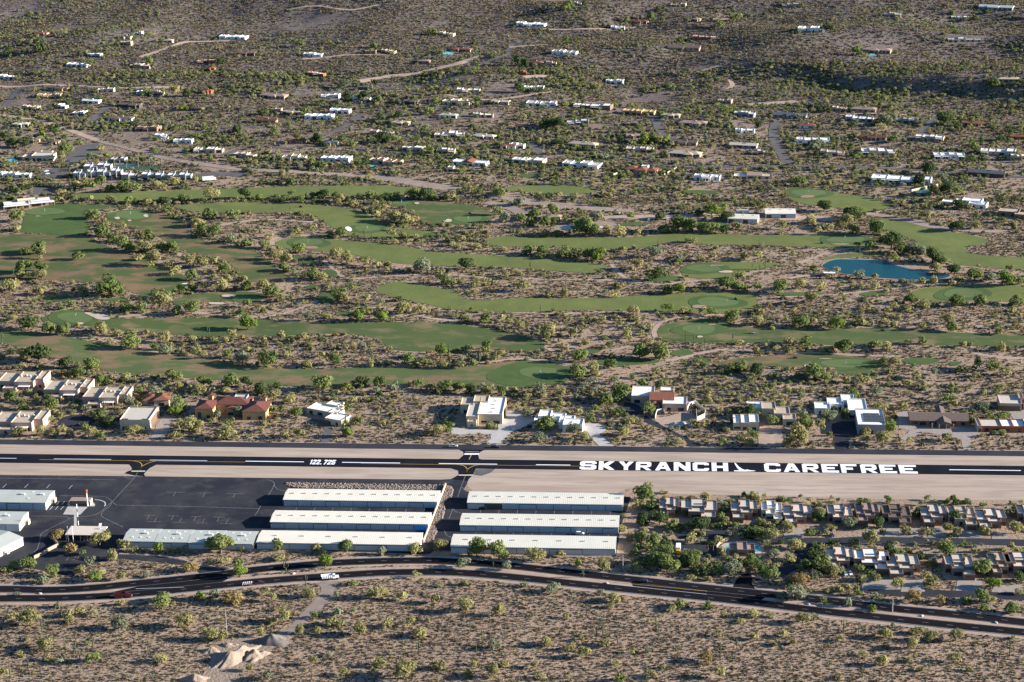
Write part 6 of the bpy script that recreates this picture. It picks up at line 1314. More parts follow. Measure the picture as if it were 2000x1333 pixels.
# ------------------------------------------------------------------ vegetation
def crown_mesh(name, seed, mt, n=420, lobes=7, size=.19, h=1.35, low=.18, airy=0.0):
    r = np.random.default_rng(seed)
    C, Rr = [], []
    for k in range(lobes):
        a = 2 * math.pi * k / lobes + r.uniform(-.5, .5); d = r.uniform(.25, .62) if k else 0
        rr = r.uniform(.34, .52)
        C.append((math.cos(a) * d, math.sin(a) * d, r.uniform(low + .28, h - rr * .75) if k else h * .62)); Rr.append(rr if k else .55)
    C, Rr = np.array(C), np.array(Rr)
    li = r.choice(lobes, n, p=Rr ** 2 / (Rr ** 2).sum())
    dv = r.normal(size=(n, 3)); dv /= np.linalg.norm(dv, axis=1)[:, None]
    rad = r.uniform(.45 if airy else .6, 1.0, n) ** .6
    P = C[li] + dv * (Rr[li] * rad)[:, None] * np.array([1, 1, .8])
    P[:, 2] = np.maximum(P[:, 2], low * r.uniform(.5, 1, n))
    nn = dv + r.normal(size=(n, 3)) * .38 + np.array([0, 0, .2]); nn /= np.linalg.norm(nn, axis=1)[:, None]
    t = np.cross(nn, r.normal(size=(n, 3))); t /= np.linalg.norm(t, axis=1)[:, None]; b = np.cross(nn, t)
    s = (size * r.uniform(.55, 1.15, n))[:, None]
    V = np.stack([P - t * s * .5, P + b * s * .42, P + t * s * .5, P - b * s * .42], 1).reshape(-1, 3)
    me = bpy.data.meshes.new(name)
    me.vertices.add(len(V)); me.vertices.foreach_set('co', V.ravel().astype(np.float32))
    me.loops.add(n * 4); me.loops.foreach_set('vertex_index', np.arange(n * 4, dtype=np.int32))
    me.polygons.add(n); me.polygons.foreach_set('loop_start', np.arange(0, n * 4, 4, dtype=np.int32))
    me.update(); me.materials.append(mt)
    return me
def trunk_mesh(name, seed):
    r = random.Random(seed); b = MB()
    b.tube([(0, 0, -.1), (.02, .01, .16), (.03, 0, .32)], [.085, .065, .05], 6)
    for k in range(4):
        a = k * 1.6 + r.uniform(-.4, .4); d = r.uniform(.3, .5)
        b.tube([(.02, 0, .2), (math.cos(a) * d * .55, math.sin(a) * d * .55, .5), (math.cos(a) * d, math.sin(a) * d, .9)], [.05, .035, .015], 5)
    me = b.me(name); me.materials.append(M['bark']); return me
TYPES = {'g': ('green', 'mesquite'), 'd': ('dark green', 'evergreen'), 'y': ('yellow olive', 'palo verde'), 's': ('grey green', 'ironwood'), 'b': ('bright green', 'acacia'), 'o': ('bronze', 'palo verde')}
CROWN, TRUNK = {}, [trunk_mesh('trunk', k) for k in range(3)]
for t in TYPES:
    CROWN[t] = [crown_mesh('crown', 100 * ord(t) + k, L[t], n=760 if t in 'yos' else 900, lobes=(6, 8, 7, 9)[k], size=.19 if t in 'yos' else .2, h=(1.25, 1.4, 1.15, 1.5)[k], airy=1 if t in 'yo' else 0, low=.08 if t in 'yo' else .16) for k in range(4)]
TR = []      # (px width, point, radius, type)
def trees(reg, s):
    z = REG[reg][2]
    for it in s.split(';'):
        q = it.split()
        if len(q) < 4: continue
        x, y, w, t = float(q[0]), float(q[1]), float(q[2]), q[3]
        p = RT(reg, x, y); TR.append((w / z, p, w / z / ppm(p) / 2 * (1.24 if reg[0] == 'D' else 1.14), t))
trees('B1', '130 440 110 g;125 515 90 y;190 700 110 g;300 690 140 g;315 730 110 y;180 830 150 g;310 830 120 g;160 880 100 y;240 885 100 y;320 890 110 y;595 735 100 g;720 420 110 g;810 480 70 y;780 560 120 g;850 600 90 g;930 510 100 y;1145 600 105 g;940 660 130 g;1000 672 100 g;1110 680 130 y;1250 680 110 g;1330 680 110 g;1060 740 90 y;1180 780 150 y;1300 780 100 y;1340 850 100 y;1465 890 115 g;1440 770 110 y;1550 800 130 y;1630 790 80 y;1725 830 110 g;1740 920 110 y;1870 900 80 y;1510 480 130 y;1540 550 100 g;1640 560 130 g;1770 610 80 s;1890 640 100 g;1600 420 130 g;1790 420 90 g;1280 370 90 g;1340 420 90 g;1270 300 100 d;1415 275 100 g;1620 290 130 y;1880 270 110 d;1050 300 70 g;990 310 90 g;1130 310 90 y;850 290 100 y;690 290 90 y;560 290 80 g;580 195 120 y;680 200 100 g;780 170 110 g;840 215 100 g;950 215 110 g;1040 215 90 g;1340 165 90 y;470 240 80 y;850 1010 200 g;930 1020 100 g;640 1000 110 y;430 990 80 y;300 1010 90 y;1210 1030 110 g;1300 1020 90 g;1390 1000 90 g;1480 970 80 g;1570 970 100 y;1700 980 120 y;1900 970 120 g;980 1140 130 g;1080 1140 100 g;1230 1110 160 y;1360 1160 110 g;1470 1150 140 g;540 1100 80 g;470 1120 70 g;1890 1100 100 g;1850 1170 90 g;1900 1270 130 b;220 1275 180 d;380 1300 120 g;480 1310 110 g;780 1290 120 y;1120 1310 80 y;1270 1330 90 y;100 1210 100 y;80 990 150 y;480 240 70 y;1200 190 90 y;1250 190 80 y;1500 160 70 y')
trees('B2', '20 275 60 b;160 280 80 g;220 290 90 g;280 250 70 g;345 300 80 g;430 270 80 d;520 270 130 d;610 260 70 d;455 300 60 g;790 265 60 d;880 275 70 g;1000 280 100 d;1070 275 80 g;1200 270 120 g;1300 280 140 d;1350 270 100 g;640 300 110 y;740 320 70 y;900 320 100 y;960 380 120 y;920 410 80 y;1060 450 120 y;1150 460 120 y;1220 440 80 y;1130 510 70 g;820 365 60 y;640 560 110 g;570 555 80 g;1040 570 80 y;1060 615 70 y;1120 570 80 y;1220 580 70 y;1300 585 60 g;60 650 110 g;280 560 60 y;100 570 80 y;330 690 120 g;150 740 110 y;240 770 120 y;220 820 110 g;290 830 70 s;430 890 110 g;500 890 100 y;610 730 130 y;700 770 120 y;830 780 100 y;920 800 100 y;850 840 60 y;1010 790 90 y;1010 840 80 y;1270 830 150 s;1170 830 50 g;1310 840 80 y;1400 850 90 y;1605 815 130 d;1500 630 80 y;1560 600 90 y;1650 650 80 y;1550 670 80 y;1700 660 60 y;1760 640 60 g;1840 670 70 y;1900 670 60 y;1430 920 90 g;1500 930 70 g;1560 920 70 y;1680 950 100 y;1760 930 100 y;1820 930 70 y;60 960 120 y;120 1020 140 g;30 1120 80 y;190 1060 90 y;630 1040 130 g;680 1060 90 y;740 980 90 y;850 1070 90 y;775 1105 80 g;950 1080 80 s;1090 1055 70 d;1120 1150 150 y;1250 1140 100 y;950 1150 90 y;870 1160 80 y;540 1185 80 y;400 1200 80 s;780 1210 130 b;960 1205 110 b;1600 1220 100 g;1750 1220 100 g;1790 1160 70 y;1880 1200 80 y;1930 1250 70 y;370 1070 70 y;1850 400 90 g;1900 450 100 s;1490 280 100 y;1530 290 60 g;1640 230 80 y;1870 250 110 g;1710 230 70 g;270 165 90 g;200 90 70 y;860 120 60 y;320 540 100 y;420 520 90 y')
trees('B3', '130 690 100 g;240 700 110 g;415 720 130 g;480 710 80 g;590 730 130 g;660 745 120 b;850 670 70 y;1090 720 110 s;1350 605 70 g;1270 750 90 s;1200 740 70 y;1560 660 60 y;1440 750 90 y;1530 740 80 y;1780 730 90 y;1880 740 90 y;970 810 100 y;860 825 70 s;920 830 60 y;1110 895 130 g;1740 880 100 y;1650 960 160 g;1730 980 110 g;1780 980 90 g;1880 970 100 g;1280 995 140 b;1180 990 80 g;1410 980 60 y;1470 950 70 y;1085 1000 60 y;820 960 60 y;780 1020 90 y;400 1020 80 y;290 1020 80 y;90 980 110 y;30 940 60 y;60 860 60 y;930 1150 110 y;1195 1135 105 b;1530 1165 100 g;1680 1205 140 g;1310 1150 90 y;1450 1150 60 s;1160 1200 60 y;1880 1240 110 y;1900 1150 90 y;50 1260 110 y;280 1330 160 y;460 1330 80 y;880 1330 90 y;690 1230 80 y;790 1190 70 y;390 1180 90 y;1050 1250 80 y;1140 425 100 d;910 425 60 b;650 440 130 s;480 460 90 g;420 460 70 g;310 390 120 g;170 420 110 g;70 440 90 g;140 470 90 g;250 480 110 g;340 440 80 g;50 320 100 s;560 550 190 g;620 555 110 g;730 535 90 y;830 550 100 y;960 540 80 y;1180 530 110 g;1270 520 150 g;1370 525 150 g;1460 525 120 g;1540 520 110 g;1630 540 90 d;1720 500 100 y;1530 400 130 b;1430 400 90 d;1640 440 110 d;1280 370 80 d;1620 350 100 g;1920 350 70 y;260 555 80 y;350 555 90 g;140 555 60 y;620 320 80 g;200 250 60 y;360 255 70 y;470 250 60 y;700 250 70 y;740 260 70 y;1270 260 80 y;1150 280 60 y')
trees('B4', '430 370 120 d;240 170 90 g;640 430 160 d;600 480 120 y;700 420 120 g;400 500 80 s;120 500 80 y;330 460 100 y;380 540 70 y;100 540 70 y;450 500 100 y;540 470 90 y;650 530 110 g;840 545 150 g;1000 590 100 g;900 600 90 d;950 650 160 d;1030 690 120 g;1110 690 130 s;1170 700 110 s;1260 760 170 d;1330 770 110 g;970 740 90 b;1280 820 110 y;1430 850 120 d;1450 515 140 d;1600 500 90 y;1190 430 100 y;1060 410 60 y;680 640 70 g;790 670 100 g;350 840 90 g;520 845 90 s;700 880 80 s;820 885 60 y;1030 910 60 s;1100 915 60 s;1170 940 80 y;1270 910 80 y;1410 930 80 y;1470 910 80 d;1580 900 160 g;1690 900 100 s;1830 930 160 b;1920 930 100 g;1850 830 60 y;1680 810 50 y;90 990 130 g;250 960 120 y;400 950 90 y;720 970 80 y;820 960 80 y;330 1070 110 y;560 1030 80 y;1100 1075 120 g;1190 1110 110 y;960 1120 90 y;1070 1130 90 y;1440 1090 120 g;1620 1080 120 g;1900 1080 130 g;1870 1130 80 y;250 1250 130 g;520 1270 140 b;340 1220 80 y;650 1230 80 y;720 1240 80 y;890 1220 80 y;960 1250 80 y;1180 1270 80 y;1400 1285 130 g;1380 1230 110 y;1490 1270 50 g;1770 1310 90 y;420 1250 70 y;1460 345 110 d;1780 310 90 d;1270 250 110 d;1350 240 120 d;1160 160 110 d;840 160 70 d;1440 230 100 g;1780 450 80 g')
trees('C1', '700 320 150 g;1010 165 170 g;300 270 200 d;180 240 130 y;500 320 150 d;340 380 80 s;600 380 110 g;760 430 140 g;960 410 100 y;800 420 90 d;180 305 80 y;1325 415 150 g;1260 110 120 y;1290 170 90 y;1260 205 110 s;1180 170 90 g;1470 115 90 y;1640 125 80 y;1780 90 90 y;1750 230 100 g;1550 240 90 y;1860 275 120 s;1490 215 90 g;780 65 110 y;900 70 70 y;850 125 80 y;480 60 110 g;1720 115 80 y;1560 450 130 g;1760 470 140 g;1520 500 120 y;1620 480 90 y;1730 500 90 y;1900 460 120 d;1370 470 80 y;1180 530 110 s;1060 600 90 y;970 580 110 s;1300 570 120 s;1380 640 130 g;1340 680 130 b;1450 800 180 y;1520 800 110 y;1740 850 150 y;1680 860 90 y;1330 850 90 y;1740 750 90 g;1830 680 110 s;1670 700 90 s;80 560 110 g;180 630 100 g;280 570 80 y;380 590 110 g;400 640 130 g;660 640 90 s;570 620 80 s;370 720 90 g;350 660 90 y;320 830 110 y;150 830 110 y;480 800 80 y;540 830 80 y;650 790 90 g;680 840 120 y;770 850 90 g;980 790 60 g;1020 820 110 y;1090 800 60 g;840 760 150 d;760 700 120 g;90 210 100 d;1450 480 70 y')
trees('C2', '90 300 150 g;390 310 110 y;500 230 90 y;600 290 110 g;880 300 70 y;1000 280 80 y;1170 290 120 g;1290 300 120 g;1420 235 115 b;1630 180 80 g;1760 190 100 g;1850 250 110 y;1660 290 80 g;1430 310 100 y;1570 310 100 y;690 170 80 y;740 140 60 y;230 220 80 y;370 105 80 y;270 105 90 g;190 90 80 y;515 475 165 g;690 465 90 b;810 450 120 d;945 450 120 g;165 470 100 g;40 510 130 d;140 560 110 y;250 580 110 y;1050 490 80 s;920 510 80 s;750 600 90 y;1250 460 90 g;1330 480 90 y;1390 510 80 d;1450 490 110 g;1560 490 110 g;1640 510 110 d;1760 510 110 y;1880 530 90 g;700 640 80 g;310 690 110 g;200 660 90 g;110 650 100 g;60 740 80 y;765 755 60 g;700 835 110 b;220 850 90 y;330 835 90 y;40 800 70 y;1470 800 100 g;1400 830 120 y;1310 820 80 y;1790 770 100 g;1060 690 60 y;1710 840 50 y;820 830 40 y')
trees('C3', '980 230 150 g;1130 250 150 g;760 240 80 d;520 260 130 g;500 380 150 g;620 340 120 y;740 310 110 g;640 380 90 y;920 390 80 g;780 430 90 s;1000 460 100 g;1140 470 110 g;720 590 130 g;830 560 150 g;600 720 100 g;510 670 80 y;640 630 80 b;380 610 80 y;340 640 70 g;120 690 90 s;200 660 80 d;200 875 140 s;250 775 170 g;470 820 110 s;540 860 110 y;450 890 70 y;1050 660 110 g;820 680 100 g;880 740 110 y;220 510 110 s;130 530 60 y;240 550 60 y;370 530 100 y;490 560 80 s;560 470 90 s;600 440 90 s;860 830 110 y;1280 890 80 y;1810 690 130 d;1870 690 90 g;1840 850 110 g;1820 900 90 y;1760 900 80 y;1600 900 90 g;1400 760 100 y;1740 330 120 g;1880 360 130 d;1650 350 90 d;1590 360 60 g;1680 300 70 y;1100 350 70 y;1060 130 90 y;560 130 90 y;460 70 70 y;280 90 130 y;1870 190 90 y;1740 130 90 y;1130 140 70 y;910 110 70 y;1510 520 80 y;20 490 50 y;30 620 70 y;1690 740 90 d;1640 800 80 y')
trees('C4', '590 190 150 g;820 150 110 g;910 180 100 y;290 160 110 g;60 190 90 y;170 195 100 y;160 130 90 y;480 190 70 y;1180 130 80 g;1490 150 80 y;1790 180 80 y;1070 130 70 y;880 270 80 d;970 300 110 y;1490 340 110 d;1600 320 100 d;1720 330 100 g;1820 370 100 y;750 415 100 y;1130 390 90 y;920 360 80 y;350 400 180 g;430 410 130 g;230 400 100 d;600 430 80 y;1270 360 70 s;1590 380 80 y;1060 450 100 y;660 550 100 g;830 520 90 s;860 640 120 y;1030 620 100 y;1650 630 110 s;1390 580 100 g;1700 720 90 g;1780 690 100 g;1820 730 80 g;940 790 115 b;250 680 110 s;270 790 130 g;230 910 200 y;160 905 110 y;400 800 110 y;330 740 80 y;460 720 120 s;590 700 110 g;20 740 130 g;90 640 90 g;750 830 90 y;880 900 150 y;740 890 90 y;1080 890 80 y;1360 870 100 y;1500 680 70 g;1570 740 80 g;1730 830 70 g;1640 840 60 y;1740 500 110 g;1790 470 80 y;1430 600 60 y')
trees('D1', '380 385 105 o;475 485 105 o;550 490 60 g;710 375 75 g;660 425 120 y;600 565 80 s;530 610 90 y;745 520 90 y;625 665 100 b;810 660 80 y;670 640 80 y;965 640 60 s;350 630 100 g;280 680 80 s;190 590 120 g;90 590 90 g;20 610 60 y;1260 600 100 o;820 440 90 y;895 465 70 y;1050 465 95 b;1165 470 75 y;1230 445 60 y;1460 475 180 g;1600 460 50 y;1485 540 80 y;1580 580 95 g;1590 635 100 b;1075 850 120 g;1085 800 100 g;385 840 60 s;800 825 60 y;200 960 150 y;85 910 70 y;75 950 50 y;530 880 80 y;450 900 90 y;465 940 60 y;610 890 70 y;790 980 130 s;1230 970 130 y;1330 790 80 g;1430 780 80 s;1545 810 130 o;1390 1060 120 y;1480 1055 90 y;1065 1200 80 y;300 1120 120 y;320 1190 70 y;400 1200 80 s;620 1200 90 g;1655 1260 70 y;20 1300 90 y;130 1150 60 y;120 755 50 s;60 600 60 g')
trees('D2', '150 460 80 g;400 470 80 y;600 470 120 g;830 490 80 s;1050 480 110 y;1220 465 100 y;1465 495 120 g;1610 515 130 g;1370 575 95 s;1660 590 70 s;460 575 105 b;160 525 80 y;450 490 50 y;1060 640 80 y;640 690 80 g;350 770 100 y;60 750 90 y;120 800 60 y;140 860 60 y;200 940 90 y;110 940 80 y;30 1030 80 y;790 780 120 y;860 750 60 y;970 790 80 y;530 765 50 s;290 1010 70 y;500 960 90 y;560 960 70 y;690 1020 100 y;870 970 90 y;1080 1030 100 y;1020 960 80 y;1390 870 110 y;1280 860 40 s;1610 890 90 y;1210 1250 90 y;390 1220 80 y;580 1290 80 y;820 1230 90 y;780 1280 60 y;980 1310 160 y;1410 1290 70 y;1570 1300 100 y;1650 1230 80 y;1580 1110 80 s;480 1160 50 s;80 1320 80 s;390 910 60 g;540 890 80 s;1190 810 80 y;650 870 60 s;410 990 50 y;1440 1220 50 y;1380 690 60 y;1220 700 60 s')
trees('D3', '150 540 130 y;320 500 70 y;600 590 100 y;440 570 70 b;80 700 70 s;270 735 100 s;585 755 50 s;670 800 100 y;650 840 60 y;1060 860 70 y;1110 835 90 g;1300 850 75 g;1600 900 80 y;1520 940 60 y;480 1170 90 y;620 1100 80 y;390 1120 60 y;360 910 50 y;790 1140 60 y;1280 1200 100 o;1370 1030 70 y;1600 1050 70 y;230 1090 90 y;460 1060 50 y;690 1220 70 y;930 1300 70 y;140 1240 60 y;990 1240 40 g;900 1140 40 s;720 1330 80 g;1380 1300 90 y;190 1310 70 y;870 130 130 g;840 180 90 y;920 200 90 d;870 290 110 d;980 290 110 d;1070 330 80 g;860 400 100 g;930 430 110 g;830 450 70 g;790 490 60 y;780 390 60 y;900 450 70 y;1020 420 80 g;1020 500 100 g;1185 410 90 y;1145 230 90 d;1250 330 120 d;1375 310 80 g;1480 320 60 g;1370 410 80 y;1190 150 100 y;1290 150 80 y;1450 160 80 g;1620 140 70 y;950 560 150 g;1030 600 140 g;1180 560 120 g;1210 530 100 g;1340 610 130 g;1260 620 90 d;1470 620 120 s;1580 560 100 g;1650 610 110 d;1560 370 110 d;1650 380 100 g;1650 300 70 y;780 600 60 s;830 600 60 y;1190 650 70 y;1300 660 60 y;730 330 60 y;740 240 45 y')
trees('D4', '345 260 120 g;280 370 90 g;130 330 90 y;15 400 110 y;180 450 110 y;150 540 90 y;30 500 90 s;10 660 110 g;350 600 150 g;330 530 100 d;430 640 100 y;310 650 100 s;600 600 90 g;670 620 90 g;720 660 70 y;855 710 100 y;620 660 80 y;1050 640 80 y;1090 690 80 y;560 430 90 y;680 430 120 y;790 480 70 d;860 490 90 g;930 480 60 y;530 310 100 s;570 290 60 s;720 310 100 d;740 270 60 y;910 350 80 y;1050 350 90 y;990 240 80 d;1240 270 110 d;1190 330 90 y;1260 360 90 y;1430 360 90 y;1640 350 110 y;1600 230 90 g;1240 160 60 g;1330 170 60 s;800 150 60 g;640 165 90 g;140 155 60 g;1180 500 120 g;1180 430 80 y;1550 480 80 y;1650 500 80 g;1410 620 130 g;1490 710 110 b;1660 660 80 d;1660 750 70 y;960 800 110 o;1140 810 90 o;1320 810 70 g;1410 800 110 g;1610 870 100 g;1490 800 60 y;1430 860 80 g;690 860 80 b;590 760 60 g;470 740 60 y;525 730 60 y;400 740 60 y;200 690 130 o;140 700 80 g;190 790 130 s;90 780 70 s;365 810 70 g;530 830 70 s;710 780 80 s;310 915 60 s;230 940 100 y;830 970 50 s;770 1040 100 y;960 1110 100 y;1080 1060 100 y;1240 1060 100 y;980 1010 90 y;1240 1200 90 y;760 1220 90 y;1010 1260 60 y;630 1160 70 y;480 1060 70 y;170 1080 60 y;40 1090 50 y;100 1030 80 y;1330 1260 60 y;940 1200 50 y;470 1310 60 y;20 900 50 y')
trees('A1', '610 440 70 d;700 505 110 g;310 400 110 d;70 415 90 d;1145 505 80 g;1700 490 100 d;440 990 70 d;420 1040 90 d;330 1070 80 b;100 1130 120 d;200 1130 100 d;30 1080 90 d;600 1110 80 b;770 1150 80 y;820 1210 80 b;690 1200 60 g;740 1270 80 y;500 1180 120 g;480 1230 80 y;1090 1250 60 d;1400 850 70 b;1120 730 70 g;1350 740 100 y;1430 740 90 d;1820 1020 90 d;1340 1000 60 g;1480 1060 60 g')
trees('A2', '330 360 90 g;900 370 70 g;1350 270 90 g;1680 340 60 g;1400 420 70 g;680 680 110 s;640 690 80 d;910 660 80 d;540 570 60 g;690 780 80 d;830 770 110 d;940 780 70 g;1370 790 80 b;1690 800 80 g;370 870 80 g;50 880 100 d;330 870 70 d;950 930 110 d;1090 910 90 d;1330 880 70 g;1150 960 60 g;470 1100 110 d;660 1100 100 d;730 1120 90 g;970 1090 120 d;1050 1090 100 g;1300 1010 80 g;1270 1190 70 d;1340 1180 90 g;1570 1190 70 g;780 1280 90 d;830 1260 90 d;170 1230 70 g;500 1290 90 g;430 1270 80 g;1740 1150 60 g')
trees('A3', '880 170 70 g;1060 160 90 g;1150 170 60 g;1120 90 60 d;1160 80 50 d;420 80 80 g;40 500 110 d;100 510 80 d;1290 330 60 g;500 330 50 b;410 340 70 g;50 710 100 d;170 705 80 d;240 705 70 d;400 820 80 g;780 820 60 b;320 960 110 d;340 990 120 d;260 990 100 d;80 920 90 y;370 1120 80 d;340 1110 70 g;570 1150 70 d;820 1090 90 d;1010 1100 110 b;1080 1090 90 b;1120 1090 80 y;1180 1100 70 b;1640 860 100 g;1690 840 80 g;1720 150 90 g;1590 210 80 g;700 1220 90 s;490 1150 60 g;1880 990 70 d')
trees('A4', '460 240 90 d;420 235 60 d;680 430 80 g;740 440 50 b;1510 170 60 d;1590 150 60 g;1740 660 90 g;1700 650 70 g;230 910 80 s;320 850 70 d;380 860 70 d;900 960 120 s;960 940 80 s;1350 960 130 d;380 1120 110 s;350 1150 100 s;970 1100 90 g;930 1090 60 g;700 1200 60 g;800 1200 70 s;1450 980 80 g;1590 1180 80 d;1570 1150 100 g;640 990 90 d;860 990 90 y;1230 1340 120 d;1790 1080 100 d;1870 1030 80 d;930 840 60 g;1690 850 40 g')
# trees gathered round the houses of the town
for p, w, d, lab in list(HOUSES):
    if p.y < 520: continue
    for k in range(rng.choice((6, 7, 8, 9))):
        a = rng.uniform(0, 2 * math.pi); rr_ = max(w * .6, 10) * rng.uniform(.9, 1.35)
        x, y = p.x + math.cos(a) * rr_, p.y + 5 + math.sin(a) * max(11, d) * rng.uniform(1, 1.4)
        if y < p.y - 3 and abs(x - p.x) < w * .4 and rng.random() < .6: continue
        if masked(x, y): continue
        r_ = rng.uniform(2.0, 4.2); q = Vector((x, y, float(hgt(x, y)))); TR.append((2 * r_ * ppm(q), q, r_, rng.choice('gdgdysgb')))
# scattered trees of the desert and the roughs
def scatter(n, x0, x1, y0, y1, rmin, rmax, types, dens=None):
    x = nr.uniform(x0, x1, n); y = nr.uniform(y0, y1, n)
    keep = ~masked(x, y)
    if dens is not None: keep &= nr.random(n) < dens(x, y)
    x, y = x[keep], y[keep]; z = hgt(x, y); r = nr.uniform(rmin, rmax, len(x)) * nr.uniform(.75, 1.1, len(x)); t = nr.choice(list(types), len(x))
    d = np.stack([x, y, z], 1) - CAM; zz = d @ FWD; px = 1000 + FPX * (d @ RIGHT) / zz; py = 666.5 - FPX * (d @ UP) / zz
    ok = (px > -160) & (px < 2160) & (py > -60) & (py < 1400)
    for a in np.nonzero(ok)[0]:
        TR.append((2 * r[a] * FPX / zz[a], Vector((x[a], y[a], z[a])), float(r[a]), str(t[a])))
clump = lambda lam, s, lo, hi: (lambda x, y: sst(lo, hi, vnoise(x, y, lam, s) * .6 + vnoise(x, y, lam * .35, s + 1) * .4))
scatter(15000, -350, 780, 60, 640, 1.3, 2.9, 'yyyyssgog', clump(60, 21, -.25, .5))
scatter(2000, -350, 780, 60, 640, 2.2, 3.6, 'yygggsd', clump(45, 23, -.1, .6))
scatter(24000, -560, 900, 620, 1250, 1.5, 3.3, 'yyyssgdg', clump(90, 25, -.35, .45))
scatter(4600, -560, 900, 620, 1250, 2.4, 4.4, 'yggggdds', clump(70, 27, -.2, .6))
scatter(21000, -760, 1100, 1200, 2050, 1.5, 3.1, 'yysssggd', clump(120, 29, -.15, .55))
scatter(900, -60, 720, -320, -150, 1.0, 2.0, 'yyyysgo', clump(40, 31, -.1, .6))
scatter(1500, -60, 720, 36, 170, 1.4, 2.8, 'yyyysgg', clump(40, 37, -.4, .5))
scatter(1300, 375, 760, -152, -28, 1.6, 3.0, 'yyygsdgg', clump(25, 33, -.6, .3))
scatter(330, 368, 480, -150, -60, 2.2, 3.6, 'gdggyys', clump(25, 35, -.8, .2))
for k in range(80):        # dark trees filling the foot of the scarp
    u, v = rng.uniform(-20, 520), rng.gauss(-14, 16); x, y = 446 + u * .892 + v * .452, 1262 - u * .452 + v * .892
    v2 = 22 * float(vnoise(x, y, 110, 14)); x -= v2 * .452; y -= v2 * .892
    if masked(x, y): continue
    q = Vector((x, y, float(hgt(x, y)))); r_ = rng.uniform(2.2, 4.2); TR.append((2 * r_ * ppm(q), q, r_, rng.choice('dggss')))
TR.sort(key=lambda a: -a[0])

ANCH = [(k, R(a, b, c)) for (k, a, b, c) in (
    ('the golf pond', 'B4', 900, 810), ('the clubhouse', 'B1', 230, 300), ('the driving range', 'B1', 700, 760), ('the hotel units', 'B1', 1000, 120), ('the left bunkered green', 'B1', 1000, 400), ('the lower left green', 'B1', 580, 1180),
    ('the second fairway', 'B2', 400, 340), ('the long diagonal fairway', 'B2', 1000, 680), ('the round upper green', 'B2', 1600, 420), ('the central long fairway', 'B3', 600, 1080), ('the small tees', 'B2', 600, 900), ('the left brown fairway', 'C1', 1000, 260),
    ('the rubble pile', 'B3', 520, 480), ('the maintenance sheds', 'B3', 1800, 420), ('the upper right green', 'B4', 600, 590), ('the topmost right green', 'B4', 310, 230), ('the dogleg fairway', 'B4', 1500, 600), ('the pool terrace house', 'B4', 1000, 130), ('the palm tree house', 'B4', 1600, 300),
    ('the lower centre green', 'C3', 200, 340), ('the lower right green', 'C4', 600, 280), ('the tan townhouses', 'C1', 500, 480), ('the round turnaround', 'C1', 600, 720), ('the hangar garage', 'C1', 1060, 700), ('the red tiled villa', 'C1', 1750, 600), ('the angular white house', 'C2', 500, 630),
    ('the hangar roofed house', 'C2', 1750, 640), ('the low white house', 'C3', 350, 720), ('the brick house', 'C3', 1130, 560), ('the small cream garage', 'C3', 1790, 740), ('the solar roofed house', 'C4', 780, 700), ('the brown gabled house', 'C4', 1300, 700), ('the right edge house', 'C4', 1850, 600),
    ('the terminal', 'D1', 548, 360), ('the joined sage hangars', 'D1', 1250, 370), ('the parking lot', 'D1', 480, 540), ('the red dump truck', 'D1', 815, 760), ('the sand mound', 'D1', 1570, 1160), ('the white dump truck', 'D2', 490, 630), ('the left hangar block', 'D2', 650, 380), ('the dirt road', 'D2', 400, 850),
    ('the right hangar block', 'D3', 300, 420), ('the turquoise pool', 'D3', 1520, 450), ('the grove by the hangars', 'D3', 950, 350), ('the dark blue car', 'D3', 870, 660), ('the back row condominiums', 'D4', 900, 250), ('the front left condominiums', 'D4', 700, 550), ('the front right condominiums', 'D4', 1450, 580), ('the right highway median', 'D4', 1100, 890), ('the lower desert poles', 'D2', 1385, 1050), ('the lower right desert', 'D4', 900, 1150), ('the lower left desert', 'D1', 500, 1050), ('the bottom centre desert', 'D3', 500, 1100))]
def near_label(px, py):
    k, (ax, ay) = min(ANCH, key=lambda a: (a[1][0] - px) ** 2 + ((a[1][1] - py) * 1.6) ** 2)
    dx, dy = px - ax, (py - ay) * 1.8
    if abs(dx) > abs(dy): return ('right of ' if dx > 0 else 'left of ') + k
    return ('below ' if dy > 0 else 'above ') + k
ORD = ['leftmost', 'second', 'third', 'fourth', 'fifth', 'sixth', 'seventh', 'eighth', 'ninth', 'tenth', 'eleventh', 'twelfth', 'thirteenth', 'fourteenth', 'fifteenth', 'sixteenth', 'seventeenth', 'eighteenth']
IND, seen = [], 0
REST = []
for t in TR:
    x, y = pix(t[1])
    if seen < 300 and -5 < x < 2005 and 20 < y < 1345: IND.append((t, x, y)); seen += 1
    else: REST.append(t)
def label_all(items, what):
    """items: (size word, colour words, x, y) -> distinct labels"""
    base = ['%s %s %s %s' % (s, c, what(i), near_label(x, y)) for i, (s, c, x, y) in enumerate(items)]
    byl = {}
    for i, b in enumerate(base): byl.setdefault(b, []).append(i)
    out = [None] * len(items)
    for b, ids in byl.items():
        if len(ids) == 1: out[ids[0]] = b; continue
        ids.sort(key=lambda i: items[i][2])
        for r_, i in enumerate(ids):
            nth = 'leftmost' if r_ == 0 else 'rightmost' if r_ == len(ids) - 1 else ORD[min(r_, 17)] + ' from left'
            out[i] = b.strip() + ', ' + nth + ' of %d' % len(ids)
    return [' '.join(o.split()) for o in out]
